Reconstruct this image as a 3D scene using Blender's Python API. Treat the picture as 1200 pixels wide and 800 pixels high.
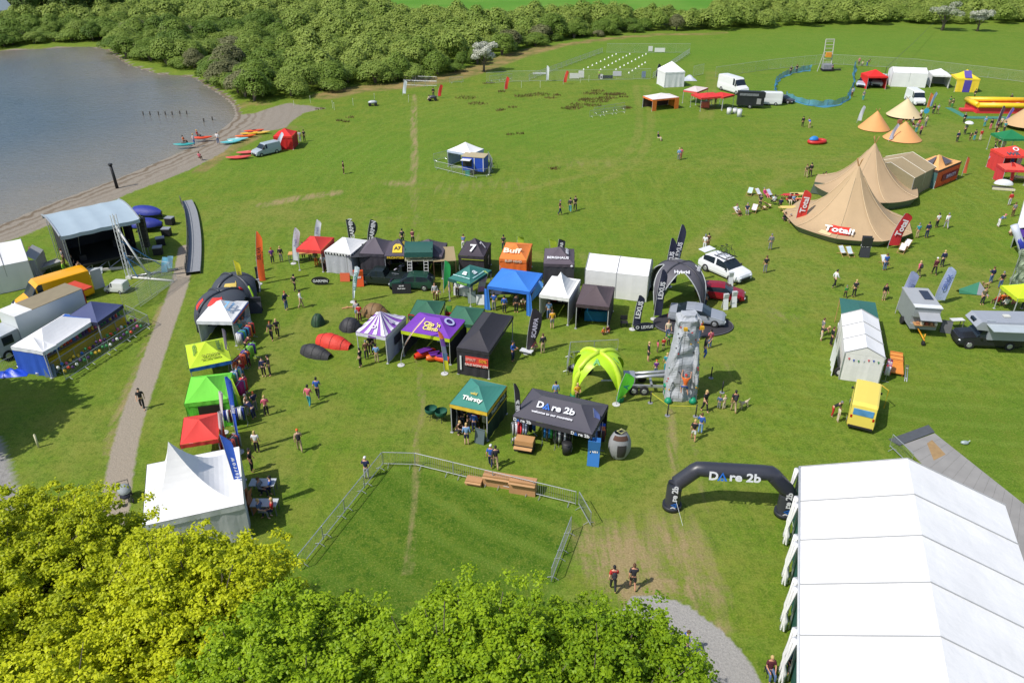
import bpy, math, random
import numpy as np
from mathutils import Vector, Matrix
random.seed(7); np.random.seed(7)
R = math.radians
for o in list(bpy.data.objects): bpy.data.objects.remove(o)
scene = bpy.context.scene
COL = scene.collection

# ------------------------------------------------------------------ camera, sky, sun, exposure
CAMH = 31.0; PITCH = R(29.5); FOC = 915.0           # focal length in pixels of the 1200 px wide photograph
cam_d = bpy.data.cameras.new('camera'); cam = bpy.data.objects.new('camera', cam_d); COL.objects.link(cam)
cam.location = (0, 0, CAMH); cam.rotation_euler = (math.pi/2 - PITCH, 0, 0)
cam_d.sensor_width = 36; cam_d.lens = 36*FOC/1200; cam_d.clip_start = 0.5; cam_d.clip_end = 3000
scene.camera = cam
SUN_EL = R(52); SH_AZ = R(31)                      # shadows fall towards +X, a little +Y
sd = Vector((math.cos(SH_AZ)*math.cos(SUN_EL), math.sin(SH_AZ)*math.cos(SUN_EL), -math.sin(SUN_EL)))
world = bpy.data.worlds.new('World'); scene.world = world; world.use_nodes = True
nt = world.node_tree; bg = nt.nodes['Background']
sky = nt.nodes.new('ShaderNodeTexSky'); sky.sky_type = 'NISHITA'; sky.sun_disc = False
sky.sun_elevation = SUN_EL; sky.sun_rotation = math.atan2(-sd.x, -sd.y)
sky.air_density = 1.0; sky.dust_density = 1.5; sky.altitude = 100
nt.links.new(sky.outputs[0], bg.inputs[0]); bg.inputs[1].default_value = 0.13
sun_d = bpy.data.lights.new('sun', 'SUN'); sun_d.energy = 4.2; sun_d.angle = R(0.53); sun_d.color = (1.0, 0.955, 0.88)
sun = bpy.data.objects.new('sun', sun_d); COL.objects.link(sun); sun.rotation_euler = sd.to_track_quat('-Z', 'Y').to_euler(); sun.location = (-40, -20, 80)
scene.view_settings.view_transform = 'Standard'; scene.view_settings.look = 'None'
scene.view_settings.exposure = 0.12; scene.view_settings.gamma = 1.0
scene.render.engine = 'CYCLES'
scene.cycles.max_bounces = 6; scene.cycles.diffuse_bounces = 3; scene.cycles.transparent_max_bounces = 8

# ------------------------------------------------------------------ survey helpers (photo bearing -> place on the ground)
def ray(px, py):
    a = (px-600)/FOC; b = -(py-400)/FOC
    c, s = math.cos(PITCH), math.sin(PITCH)
    return Vector((a, c + b*s, -s + b*c))
def P(px, py, h=0.0):
    d = ray(px, py); t = (h-CAMH)/d.z
    return Vector((d.x*t, d.y*t, h))
def top_at(base, px, py):
    d = ray(px, py); t = base.y/d.y
    return Vector((d.x*t, base.y, CAMH + d.z*t))
def proj(p):
    c, s = math.cos(PITCH), math.sin(PITCH)
    y, z = p[1], p[2]-CAMH
    dep = y*c - z*s; up = y*s + z*c
    return 600+FOC*p[0]/dep, 400-FOC*up/dep

# ------------------------------------------------------------------ materials
def lin(c):
    c = c/255.0
    return c/12.92 if c <= 0.04045 else ((c+0.055)/1.055)**2.4
_mats = {}
def M(rgb, rough=0.7, var=0.10, scale=1.5, metal=0.0, k=0.8, bump=0.0, fine=0.0):
    key = (tuple(rgb), rough, var, scale, metal, k, bump, fine)
    if key in _mats: return _mats[key]
    m = bpy.data.materials.new('surface_%d_%d_%d' % tuple(rgb)); m.use_nodes = True
    n = m.node_tree.nodes; l = m.node_tree.links; b = n['Principled BSDF']
    base = [max(lin(c)*k, 0.006) for c in rgb]
    tc = n.new('ShaderNodeTexCoord'); nz = n.new('ShaderNodeTexNoise'); nz.inputs['Scale'].default_value = scale
    nz.inputs['Detail'].default_value = 5; l.new(tc.outputs['Object'], nz.inputs['Vector'])
    mx = n.new('ShaderNodeMix'); mx.data_type = 'RGBA'
    mx.inputs[6].default_value = [c*(1-var*1.6) for c in base]+[1]; mx.inputs[7].default_value = [min(c*(1+var*1.6), .92) for c in base]+[1]
    l.new(nz.outputs['Fac'], mx.inputs[0]); l.new(mx.outputs[2], b.inputs['Base Color'])
    b.inputs['Roughness'].default_value = rough; b.inputs['Metallic'].default_value = metal
    if bump:
        bp = n.new('ShaderNodeBump'); bp.inputs['Strength'].default_value = bump; bp.inputs['Distance'].default_value = 0.05
        n2 = n.new('ShaderNodeTexNoise'); n2.inputs['Scale'].default_value = scale*2.2; n2.inputs['Detail'].default_value = 3
        l.new(tc.outputs['Object'], n2.inputs['Vector']); l.new(n2.outputs['Fac'], bp.inputs['Height']); l.new(bp.outputs[0], b.inputs['Normal'])
    _mats[key] = m; return m
def cloth(rgb, k=0.8): return M(rgb, 0.75, 0.05, 0.9, 0, k, 0.35)
def paint(rgb, k=0.8): return M(rgb, 0.25, 0.03, 0.8, 0, k)
WHITE = (250, 250, 250)
def white(): return cloth(WHITE)
STEEL = lambda: M((200, 204, 208), 0.35, 0.06, 3, 0.6)
DARK = lambda: M((38, 38, 42), 0.6, 0.1)
GLASS = lambda: M((40, 50, 58), 0.08, 0.05)
TYRE = lambda: M((35, 35, 36), 0.85, 0.1)
WOOD = lambda: M((196, 150, 98), 0.7, 0.2, 3)

# ------------------------------------------------------------------ mesh builder
class MB:
    def __init__(s): s.v = []; s.f = []; s.mi = []; s.cur = 0; s.sm = []; s.smooth = False
    def face(s, idx): s.f.append(tuple(idx)); s.mi.append(s.cur); s.sm.append(s.smooth)
    def poly(s, pts):
        i = len(s.v); s.v += [tuple(p) for p in pts]; s.face(range(i, i+len(pts))); return s
    def box(s, x0, x1, y0, y1, z0, z1, m=None):
        i = len(s.v)
        ps = [(x0,y0,z0),(x1,y0,z0),(x1,y1,z0),(x0,y1,z0),(x0,y0,z1),(x1,y0,z1),(x1,y1,z1),(x0,y1,z1)]
        if m is not None: ps = [tuple(m @ Vector(p)) for p in ps]
        s.v += ps
        for q in ((0,3,2,1),(4,5,6,7),(0,1,5,4),(1,2,6,5),(2,3,7,6),(3,0,4,7)): s.face([i+k for k in q])
        return s
    def cbox(s, c, sz, rz=0):
        m = Matrix.Translation(c) @ Matrix.Rotation(rz, 4, 'Z')
        return s.box(-sz[0]/2, sz[0]/2, -sz[1]/2, sz[1]/2, -sz[2]/2, sz[2]/2, m)
    def tube(s, pts, r, n=6, r1=None, caps=True):
        pts = [Vector(p) for p in pts]; base = len(s.v); N = len(pts)
        for k, p in enumerate(pts):
            d = (pts[min(k+1, N-1)]-pts[max(k-1, 0)]).normalized()
            a = Vector((0,0,1)) if abs(d.z) < 0.9 else Vector((1,0,0))
            u = d.cross(a).normalized(); w = d.cross(u)
            if hasattr(r, '__len__'): rr = r[k]
            else: rr = r if r1 is None else r + (r1-r)*k/max(1, N-1)
            for j in range(n):
                t = 2*math.pi*j/n; s.v.append(tuple(p + u*rr*math.cos(t) + w*rr*math.sin(t)))
        old = s.smooth; s.smooth = n > 5
        for k in range(N-1):
            for j in range(n):
                a0 = base+k*n+j; a1 = base+k*n+(j+1) % n
                s.face((a0, a1, a1+n, a0+n))
        s.smooth = old
        if caps:
            s.face([base+j for j in range(n)][::-1]); s.face([base+(N-1)*n+j for j in range(n)])
        return s
    def ell(s, c, r, nu=12, nv=8, v0=-1.0, v1=1.0, m=None):
        base = len(s.v); old = s.smooth; s.smooth = True
        for j in range(nv+1):
            ph = math.pi/2*(v0+(v1-v0)*j/nv)
            for i in range(nu):
                t = 2*math.pi*i/nu
                p = Vector((r[0]*math.cos(ph)*math.cos(t), r[1]*math.cos(ph)*math.sin(t), r[2]*math.sin(ph)))
                if m is not None: p = m @ p
                s.v.append(tuple(Vector(c)+p))
        for j in range(nv):
            for i in range(nu):
                a = base+j*nu+i; b = base+j*nu+(i+1) % nu; s.face((a, b, b+nu, a+nu))
        s.smooth = old; return s
    def grid(s, fn, nu, nv):
        base = len(s.v)
        for j in range(nv+1):
            for i in range(nu+1): s.v.append(tuple(fn(i/nu, j/nv)))
        for j in range(nv):
            for i in range(nu):
                a = base+j*(nu+1)+i; s.face((a, a+1, a+nu+2, a+nu+1))
        return s
    def mesh(s, name):
        me = bpy.data.meshes.new(name); me.from_pydata(s.v, [], s.f)
        me.polygons.foreach_set('material_index', s.mi); me.polygons.foreach_set('use_smooth', s.sm); me.update()
        return me
    def build(s, name, mats, parent=None):
        me = s.mesh(name)
        if not isinstance(mats, (list, tuple)): mats = [mats]
        for m in mats: me.materials.append(m)
        o = bpy.data.objects.new(name, me); COL.objects.link(o)
        if parent is not None: o.parent = parent
        return o
used_labels = {}
def tag(o, label, cat, group=None, kind=None):
    o['label'] = label
    if cat: o['category'] = cat
    if group: o['group'] = group
    if kind: o['kind'] = kind
    used_labels[label] = used_labels.get(label, 0)+1
    return o
def thing(name, label, cat, loc=(0,0,0), rz=0.0, group=None):
    o = bpy.data.objects.new(name, None); COL.objects.link(o); o.empty_display_size = 0.3
    o.location = loc; o.rotation_euler = (0, 0, rz); return tag(o, label, cat, group)
def children_of(o, pool): return [c for c in pool if c.parent == o]
def dup(root, loc, rz, label, group=None, scale=None):
    r = root.copy(); COL.objects.link(r); r.location = loc; r.rotation_euler = (0, 0, rz); r['label'] = label
    if scale: r.scale = (scale,)*3
    if group: r['group'] = group
    used_labels[label] = used_labels.get(label, 0)+1
    for ch in root.children:
        c = ch.copy(); COL.objects.link(c); c.parent = r
        for g in ch.children:
            d = g.copy(); COL.objects.link(d); d.parent = c
    return r
def frame_px(A, B, h=0.0):
    a = P(A[0], A[1], h); b = P(B[0], B[1], h); d = b-a
    return Vector((a.x, a.y, 0)), math.atan2(d.y, d.x), d.length
_textcache = {}
def lettering(parent, text, origin, u, v, height, mat, name='lettering', align='CENTER', stretch=1.0, bold=True):
    """flat letters on the plane spanned by u (reading direction) and v (letter up), in the parent's space"""
    key = (text, align)
    if key not in _textcache:
        cu = bpy.data.curves.new('txt', 'FONT'); cu.body = text; cu.align_x = align; cu.align_y = 'CENTER'; cu.size = 1.0
        cu.offset = 0.03; cu.resolution_u = 3; cu.extrude = 0.008
        to = bpy.data.objects.new('txt', cu); COL.objects.link(to)
        dg = bpy.context.evaluated_depsgraph_get(); dg.update()
        me = bpy.data.meshes.new_from_object(to.evaluated_get(dg))
        bpy.data.objects.remove(to); bpy.data.curves.remove(cu); _textcache[key] = me
    me = _textcache[key].copy(); me.materials.clear(); me.materials.append(mat)
    u = Vector(u).normalized(); v = Vector(v); v = (v - u*v.dot(u)).normalized(); w = u.cross(v)
    s = height/0.72
    mt = Matrix.Translation(Vector(origin)+w*0.02) @ Matrix(((u.x*s*stretch, v.x*s, w.x, 0), (u.y*s*stretch, v.y*s, w.y, 0), (u.z*s*stretch, v.z*s, w.z, 0), (0,0,0,1)))
    me.transform(mt); me.update()
    o = bpy.data.objects.new(name, me); COL.objects.link(o); o.parent = parent
    return o
# ================================================================== GROUND, LAKE, WOODLAND
def px2w(pts, h=0.0): return np.array([P(x, y, h)[:2] for x, y in pts])
def dist_poly(X, Y, pts, closed=False):
    d = np.full(X.shape, 1e9); n = len(pts)
    for i in range(n if closed else n-1):
        a = pts[i]; b = pts[(i+1) % n]; ab = b-a; L = max(ab@ab, 1e-9)
        t = np.clip(((X-a[0])*ab[0]+(Y-a[1])*ab[1])/L, 0, 1)
        d = np.minimum(d, np.hypot(X-a[0]-t*ab[0], Y-a[1]-t*ab[1]))
    return d
def inside(X, Y, pts):
    c = np.zeros(X.shape, bool); n = len(pts)
    for i in range(n):
        a = pts[i]; b = pts[(i+1) % n]
        if abs(a[1]-b[1]) < 1e-9: continue
        cond = ((a[1] > Y) != (b[1] > Y)) & (X < (b[0]-a[0])*(Y-a[1])/(b[1]-a[1])+a[0])
        c ^= cond
    return c
def sdist(X, Y, pts):
    d = dist_poly(X, Y, pts, True); return np.where(inside(X, Y, pts), d, -d)
def smooth(pts, k=2):
    pts = np.array(pts, float)
    for _ in range(k):
        q = [pts[0]]
        for a, b in zip(pts[:-1], pts[1:]): q += [a*.75+b*.25, a*.25+b*.75]
        q.append(pts[-1]); pts = np.array(q)
    return pts
shore_px = [(-5, 59), (25, 57), (50, 56), (100, 53), (125, 57), (142, 73), (165, 80), (185, 86), (225, 88), (240, 100), (262, 112), (272, 122), (276, 133), (268, 143), (255, 152), (235, 164), (210, 176), (170, 193), (135, 207), (100, 220), (50, 238), (0, 260)]
shore = smooth(px2w(shore_px))
lake = np.vstack([shore, [[-75, 42], [-260, 60], [-400, 200], [-330, 330], [-160, 205]]])
beach_px = [(276, 133), (300, 131), (337, 121), (383, 127), (357, 132), (343, 141), (335, 150), (300, 156), (275, 167), (262, 178), (250, 185), (222, 199), (190, 212), (155, 225), (110, 246), (60, 262), (31, 275), (0, 285), (-60, 305), (-60, 270), (0, 258), (100, 218), (200, 178), (255, 150)]
beach = px2w(beach_px)
def axis(lo, c0, c1, hi, st, g):
    a = list(np.arange(c0, c1, st)); x = a[-1]; s = st
    while x < hi: s *= g; x += s; a.append(x)
    x = a[0]; s = st; b = []
    while x > lo: s *= g; x -= s; b.append(x)
    return np.array(b[::-1]+a)
xs = axis(-700, -44, 40, 700, 0.33, 1.035); ys = axis(-30, 22, 74, 1100, 0.33, 1.022)
X, Y = np.meshgrid(xs, ys)
def ss(x, a, b): t = np.clip((x-a)/(b-a), 0, 1); return t*t*(3-2*t)
sdl = sdist(X, Y, lake)
near = 1-ss(-sdl, 0, 7)
Z = -0.35*near*(sdl <= 0) + (sdl > 0)*(-0.35-np.clip(sdl*0.12, 0, 2.5))
far_r = ss(Y, 260, 1000)
Z = Z + far_r*0.0
me = bpy.data.meshes.new('ground')
nx, ny = len(xs), len(ys)
co = np.stack([X, Y, Z], -1).reshape(-1, 3)
idx = (np.arange(ny-1)[:, None]*nx+np.arange(nx-1)[None]).reshape(-1)
quads = np.stack([idx, idx+1, idx+nx+1, idx+nx], -1)
me.from_pydata(co.tolist(), [], quads.tolist()); me.update()
me.polygons.foreach_set('use_smooth', [True]*len(me.polygons))
# ---- masks: where gravel, bare soil, beach, worn grass, lush grass and rough sedge lie
def line(px, w, f): return 1-ss(dist_poly(X, Y, smooth(px2w(px))), w*(1-f), w*(1+f))
def area(px, f): return ss(sdist(X, Y, px2w(px)), -f, f)
def blob(px, py, rx, ry=None):
    c = P(px, py); ry = ry or rx; return np.clip(1-np.hypot((X-c.x)/rx, (Y-c.y)/ry), 0, 1)
gravel = np.maximum.reduce([
    1-ss(dist_poly(X, Y, smooth(px2w([(219, 290), (213, 325), (204, 352), (188, 395), (176, 430), (158, 480), (148, 515), (139, 560), (134, 600), (130, 660), (128, 730)]))), 0.40, 1.20),
    
    area([(728, 715), (740, 699), (772, 697), (806, 709), (845, 738), (877, 772), (898, 808), (900, 900), (560, 900), (640, 740)], 0.25)])
trackw = area([(-60, 505), (0, 512), (12, 545), (22, 580), (40, 640), (-60, 640)], 0.1)
soil = np.maximum.reduce([
    1.3*blob(725, 655, 3.6, 4.2), 1.4*blob(765, 690, 3.4, 2.2), 1.2*blob(800, 690, 3.4, 2.6), .9*blob(790, 640, 3.4, 4.5), .9*blob(690, 640, 1.5, 3), 0.9*blob(835, 735, 1.8, 1.0), 0.7*blob(690, 660, 1.2, 2),
    0.5*line([(786, 480), (789, 560), (795, 610), (806, 690)], 0.35, .5), 0.4*line([(812, 510), (830, 590), (838, 690)], 0.3, .5), 0.4*line([(745, 600), (752, 650), (760, 690)], .5, .5),
    0.85*blob(468, 215, 4.6, 2.0), 0.8*line([(485, 112), (485, 150), (486, 200), (484, 212)], 0.5, .6), 0.35*line([(484, 212), (488, 300)], .5, .5),
    0.5*line([(486, 500), (489, 560), (482, 640), (478, 670)], 0.25, .8), 0.5*line([(486, 380), (495, 470), (490, 500)], 0.3, .8),
    0.7*line([(310, 240), (350, 232), (395, 226)], 1.0, .6), 0.5*blob(460, 255, 6, .7), 0.5*blob(525, 258, 3, .6),
    0.65*line([(214, 290), (212, 330), (196, 350), (180, 385), (164, 430), (140, 480), (128, 530)], 0.45, .6),
    0.3*line([(600, 215), (560, 218), (500, 222)], 3, .9), 0.35*blob(690, 192, 10, 4), 0.3*blob(690, 300, 4, 2), 0.4*blob(915, 370, 4, 3), 0.35*blob(840, 430, 5, 2.5)])
worn = np.maximum.reduce([0.7*line([(745, 100), (752, 150), (735, 185), (690, 205), (600, 225)], .7, .5), 0.7*line([(757, 100), (766, 150), (748, 192), (700, 215)], .7, .5), 0.8*line([(830, 84), (830, 105), (822, 140)], .6, .5), .8*line([(838, 84), (838, 105), (832, 140)], .6, .5), .7*line([(1000, 180), (900, 215), (850, 260), (800, 300)], 1.0, .5), .7*line([(640, 300), (500, 345), (330, 380), (310, 470), (330, 560)], 1.6, .9), .8*line([(520, 445), (640, 430), (740, 470), (790, 560)], 1.5, .9),
    
    0.9*blob(790, 600, 8, 9), 0.9*blob(790, 470, 8, 7), 0.8*blob(330, 250, 16, 9), 0.7*blob(500, 500, 10, 6), .7*blob(900, 330, 14, 12), 0.6*blob(100, 510, 10, 8), .7*blob(1130, 330, 12, 10),
    0.6*blob(900, 190, 20, 8), 0.6*blob(700, 190, 22, 7), .6*line([(1100, 150), (1050, 190), (900, 300), (780, 480), (760, 680)], 4, .9), .5*blob(380, 480, 8, 8), .6*blob(540, 330, 16, 5), .5*blob(640, 400, 8, 4), .5*blob(270, 600, 8, 8)])
lush = np.maximum.reduce([
    area([(355, 668), (449, 548), (487, 549), (672, 596), (688, 624), (640, 720), (500, 800), (340, 760)], 0.6)*1.25, 0.9*blob(1080, 480, 9, 5), 0.8*blob(1160, 500, 9, 8), 0.5*blob(620, 280, 16, 6), 0.6*blob(900, 240, 18, 8),
    0.9*blob(850, 60, 90, 40), 0.9*blob(980, 110, 45, 30), 0.8*blob(1000, 50, 90, 45), 0.7*blob(430, 180, 30, 20), .7*blob(640, 150, 40, 22), 0.5*blob(60, 430, 8, 4), 0.4*blob(500, 160, 22, 14), .5*blob(60, 290, 9, 4)])
bch = ss(sdist(X, Y, beach), -0.9, 0.9); bch = np.maximum(bch, (sdl > -1.0)*1.0)
sedge = np.maximum.reduce([line([(385, 112), (420, 104), (470, 101), (520, 93), (560, 82), (600, 66), (640, 56)], 3.2, .6), line([(640, 56), (700, 47), (760, 41), (850, 39)], 1.8, .6),
    0.8*blob(335, 150, 5, 3), 0.8*line([(300, 160), (262, 180), (235, 200)], 1.2, .7), 0.7*line([(278, 125), (290, 118), (310, 122)], 1.5, .6), .5*line([(0, 57), (100, 52), (130, 57)], 1.5, .6)])
fieldfar = ss(Y, 240, 262)
def setattr4(name, *ch):
    a = me.color_attributes.new(name, 'FLOAT_COLOR', 'POINT')
    arr = np.zeros((X.size, 4), np.float32)
    for i, c in enumerate(ch): arr[:, i] = c.reshape(-1)
    a.data.foreach_set('color', arr.reshape(-1))
setattr4('cover_a', gravel, soil, bch, worn); 
a = me.attributes.new('shore_dist', 'FLOAT', 'POINT'); a.data.foreach_set('value', np.clip(-sdl, -5, 60).astype(np.float32).reshape(-1))
a = me.attributes.new('worn', 'FLOAT', 'POINT'); a.data.foreach_set('value', worn.astype(np.float32).reshape(-1))
setattr4('cover_b', lush, sedge, trackw, fieldfar)
gm = bpy.data.materials.new('meadow_grass'); gm.use_nodes = True
n = gm.node_tree.nodes; l = gm.node_tree.links; b = n['Principled BSDF']; b.inputs['Roughness'].default_value = 0.9
b.inputs['Specular IOR Level'].default_value = 0.15
geo = n.new('ShaderNodeNewGeometry')
def noise(scale, detail=4, rough=.55, vec=None, dist=0):
    z = n.new('ShaderNodeTexNoise'); z.inputs['Scale'].default_value = scale; z.inputs['Detail'].default_value = detail; z.inputs['Roughness'].default_value = rough
    z.inputs['Distortion'].default_value = dist
    l.new(vec if vec is not None else geo.outputs['Position'], z.inputs['Vector']); return z.outputs['Fac']
def mapr(x, a, bb, c=0, d=1):
    m = n.new('ShaderNodeMapRange'); m.inputs[1].default_value = a; m.inputs[2].default_value = bb; m.inputs[3].default_value = c; m.inputs[4].default_value = d
    l.new(x, m.inputs[0]); return m.outputs[0]
def mix(f, a, c):
    m = n.new('ShaderNodeMix'); m.data_type = 'RGBA'
    for s, v in ((0, f), (6, a), (7, c)):
        if isinstance(v, (tuple, float, int)): m.inputs[s].default_value = v if isinstance(v, (float, int)) else tuple(v)+(1,)
        else: l.new(v, m.inputs[s])
    return m.outputs[2]
def mth(op, a, c=0.0):
    m = n.new('ShaderNodeMath'); m.operation = op; m.use_clamp = False
    for s, v in ((0, a), (1, c)):
        if isinstance(v, (float, int)): m.inputs[s].default_value = v
        else: l.new(v, m.inputs[s])
    return m.outputs[0]
def attr(name):
    a = n.new('ShaderNodeAttribute'); a.attribute_name = name; return a
ca = attr('cover_a'); cb = attr('cover_b'); sepa = n.new('ShaderNodeSeparateColor'); l.new(ca.outputs['Color'], sepa.inputs[0]); sepb = n.new('ShaderNodeSeparateColor'); l.new(cb.outputs['Color'], sepb.inputs[0])
shd = attr('shore_dist').outputs['Fac']; wn = attr('worn').outputs['Fac']
sepp = n.new('ShaderNodeSeparateXYZ'); l.new(geo.outputs['Position'], sepp.inputs[0]); nb = noise(0.05, 3); nm = noise(0.35, 5, .6); nf = noise(2.2, 6, .7); nff = noise(9, 4, .75)
mp = n.new('ShaderNodeMapping'); mp.inputs['Scale'].default_value = (0.5, 3.2, 1); mp.inputs['Rotation'].default_value = (0, 0, R(24)); l.new(geo.outputs['Position'], mp.inputs[0])
streak = noise(0.55, 5, .65, mp.outputs[0], 0.6)
mp2 = n.new('ShaderNodeMapping'); mp2.inputs['Scale'].default_value = (2.6, 0.35, 1); mp2.inputs['Rotation'].default_value = (0, 0, R(-12)); l.new(geo.outputs['Position'], mp2.inputs[0])
streak2 = noise(0.5, 5, .6, mp2.outputs[0], 0.4)
G_LUSH = (0.085, 0.165, 0.010); G_MID = (0.138, 0.212, 0.018); G_DRY = (0.250, 0.232, 0.062); G_DARK = (0.028, 0.066, 0.008)
c = mix(mapr(nb, .35, .65), (0.100, 0.190, 0.011), G_MID)
c = mix(mapr(nm, .40, .68, 0, .75), c, (0.185, 0.222, 0.022))
c = mix(mapr(streak, .48, .68, 0, .75), c, (0.090, 0.158, 0.012))
c = mix(mapr(streak2, .50, .66, 0, .6), c, (0.200, 0.235, 0.036))
lum = mth('MINIMUM', mth('MULTIPLY', sepb.outputs[0], mapr(nm, .3, .6, .75, 1.0)), 1.0); c = mix(lum, c, mix(mapr(sepb.outputs[0], .95, 1.15), mix(mapr(sepp.outputs[1], 45, 95), mix(mapr(nf, .35, .65), (0.058, 0.142, 0.007), (0.100, 0.190, 0.012)), mix(mapr(nf, .35, .65), (0.070, 0.200, 0.010), (0.105, 0.250, 0.014))), mix(mapr(nf, .38, .62), (0.036, 0.100, 0.004), (0.075, 0.152, 0.007))))
rg = n.new('ShaderNodeTexWave'); rg.wave_type = 'RINGS'; rg.rings_direction = 'Z'; rg.inputs['Scale'].default_value = .16; rg.inputs['Distortion'].default_value = 5; rg.inputs['Detail'].default_value = 3; rg.inputs['Detail Scale'].default_value = .6
rm = n.new('ShaderNodeVectorMath'); rm.operation = 'SUBTRACT'; l.new(geo.outputs['Position'], rm.inputs[0]); rm.inputs[1].default_value = tuple(P(1010, 235)); l.new(rm.outputs[0], rg.inputs['Vector'])
c = mix(mth('MULTIPLY', mapr(rg.outputs['Fac'], .55, .95, 0, .5), mapr(nb, .4, .6, .2, 1)), c, (0.165, 0.245, 0.034))
wm = mth('MULTIPLY', mth('ADD', wn, mapr(nm, .3, .7, -.3, .35)), mapr(nf, .3, .6, .45, 1.05)); wmc = mapr(wm, .15, 1.0, 0, .8); c = mix(wmc, c, G_DRY)
c = mix(mapr(nf, .45, .62, 0, .85), c, mix(mapr(nm, .4, .6), (0.066, 0.130, 0.009), (0.108, 0.155, 0.014)))
c = mix(mapr(nff, .50, .68, 0, .80), c, (0.225, 0.250, 0.050))
c = mix(mapr(nff, .30, .48, .80, 0), c, (0.072, 0.128, 0.010))
c = mix(cb.outputs['Alpha'], c, mix(mapr(nb, .4, .6), (0.085, 0.22, 0.02), (0.12, 0.25, 0.03)))
sg = mapr(mth('ADD', sepb.outputs[1], mapr(nf, .3, .7, -.35, .35)), .35, .8); c = mix(sg, c, mix(mapr(nm, .35, .65), (0.30, 0.21, 0.085), (0.12, 0.14, 0.03)))
soilf = mapr(mth('MULTIPLY', sepa.outputs[1], mth('ADD', mapr(nf, .3, .7, -.15, .8), mapr(streak2, .38, .62, -.1, .75))), .14, .80, 0, .82); c = mix(soilf, c, mix(mapr(nff, .3, .7), (0.24, 0.165, 0.085), (0.40, 0.30, 0.17)))
gvf = mapr(mth('ADD', sepa.outputs[0], mapr(nf, .2, .8, -.18, .18)), .36, .64); c = mix(gvf, c, mix(mapr(mth('MULTIPLY', sepp.outputs[1], 1.0), 30, 33), mix(mapr(nff, .3, .75), (0.25, 0.24, 0.225), (0.40, 0.385, 0.36)), mix(mapr(nff, .3, .75), (0.26, 0.22, 0.17), (0.36, 0.31, 0.245))))
c = mix(sepb.outputs[2], c, mix(mapr(nf, .3, .7), (0.20, 0.19, 0.18), (0.33, 0.32, 0.30)))
band = n.new('ShaderNodeTexWave'); band.wave_type = 'BANDS'; band.inputs['Scale'].default_value = 0.22; band.inputs['Distortion'].default_value = 2.5; band.inputs['Detail'].default_value = 3
cmb = n.new('ShaderNodeCombineXYZ'); l.new(mth('ADD', shd, mapr(nm, 0, 1, -1.5, 1.5)), cmb.inputs[0]); l.new(cmb.outputs[0], band.inputs['Vector'])
bc = mix(mth('MULTIPLY', mapr(band.outputs['Fac'], .5, .9, 0, .7), mapr(shd, 1.0, 6.0, 1.0, .12)), mix(mapr(nff, .3, .7), (0.19, 0.162, 0.130), (0.31, 0.275, 0.225)), (0.115, 0.080, 0.045))
bf = mapr(mth('ADD', sepa.outputs[2], mapr(nf, .3, .7, -.25, .25)), .35, .65); c = mix(bf, c, bc)
l.new(c, b.inputs['Base Color'])
bp = n.new('ShaderNodeBump'); bp.inputs['Strength'].default_value = 0.55; bp.inputs['Distance'].default_value = 0.12
l.new(mth('ADD', nf, mth('MULTIPLY', nff, .6)), bp.inputs['Height']); l.new(bp.outputs[0], b.inputs['Normal'])
me.materials.append(gm)
ground = bpy.data.objects.new('ground', me); COL.objects.link(ground); tag(ground, 'wide green festival meadow running down to a grey shingle lake shore', None, kind='structure')

# ---- lake water
wx = axis(-420, -150, -40, -20, 2.0, 1.05); wx = wx[wx < -5]; wy = axis(30, 60, 260, 360, 2.0, 1.05)
Xw, Yw = np.meshgrid(wx, wy); sw = sdist(Xw, Yw, lake)
wme = bpy.data.meshes.new('lake_water'); nx2, ny2 = len(wx), len(wy)
ok = np.array([sw[j:j+2, i:i+2].max() > -3 for j in range(ny2-1) for i in range(nx2-1)])
idx = (np.arange(ny2-1)[:, None]*nx2+np.arange(nx2-1)[None]).reshape(-1)[ok]
wme.from_pydata(np.stack([Xw, Yw, np.full(Xw.shape, -0.36)], -1).reshape(-1, 3).tolist(), [], np.stack([idx, idx+1, idx+nx2+1, idx+nx2], -1).tolist())
a = wme.attributes.new('depth', 'FLOAT', 'POINT'); a.data.foreach_set('value', np.clip(sw, -5, 60).astype(np.float32).reshape(-1))
wm_ = bpy.data.materials.new('lake_water'); wm_.use_nodes = True; n = wm_.node_tree.nodes; l = wm_.node_tree.links; b = n['Principled BSDF']
geo = n.new('ShaderNodeNewGeometry'); dp = attr('depth').outputs['Fac']
c = mix(mapr(dp, -1, 30), (0.22, 0.19, 0.145), (0.062, 0.090, 0.115)); nb = noise(.04, 3); c = mix(mapr(nb, .4, .7, 0, .5), c, (0.092, 0.118, 0.145)); l.new(c, b.inputs['Base Color'])
b.inputs['Roughness'].default_value = 0.10; b.inputs['IOR'].default_value = 1.33
mp = n.new('ShaderNodeMapping'); mp.inputs['Scale'].default_value = (.7, 1.6, 1); mp.inputs['Rotation'].default_value = (0, 0, R(-18)); l.new(geo.outputs['Position'], mp.inputs[0])
w1 = noise(1.3, 4, .6, mp.outputs[0], .3); bp = n.new('ShaderNodeBump'); bp.inputs['Strength'].default_value = 0.5; bp.inputs['Distance'].default_value = 0.22; l.new(w1, bp.inputs['Height']); l.new(bp.outputs[0], b.inputs['Normal'])
wme.materials.append(wm_); water = bpy.data.objects.new('lake_water', wme); COL.objects.link(water); tag(water, 'blue grey rippled lake in the upper left corner', None, kind='structure')

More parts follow.
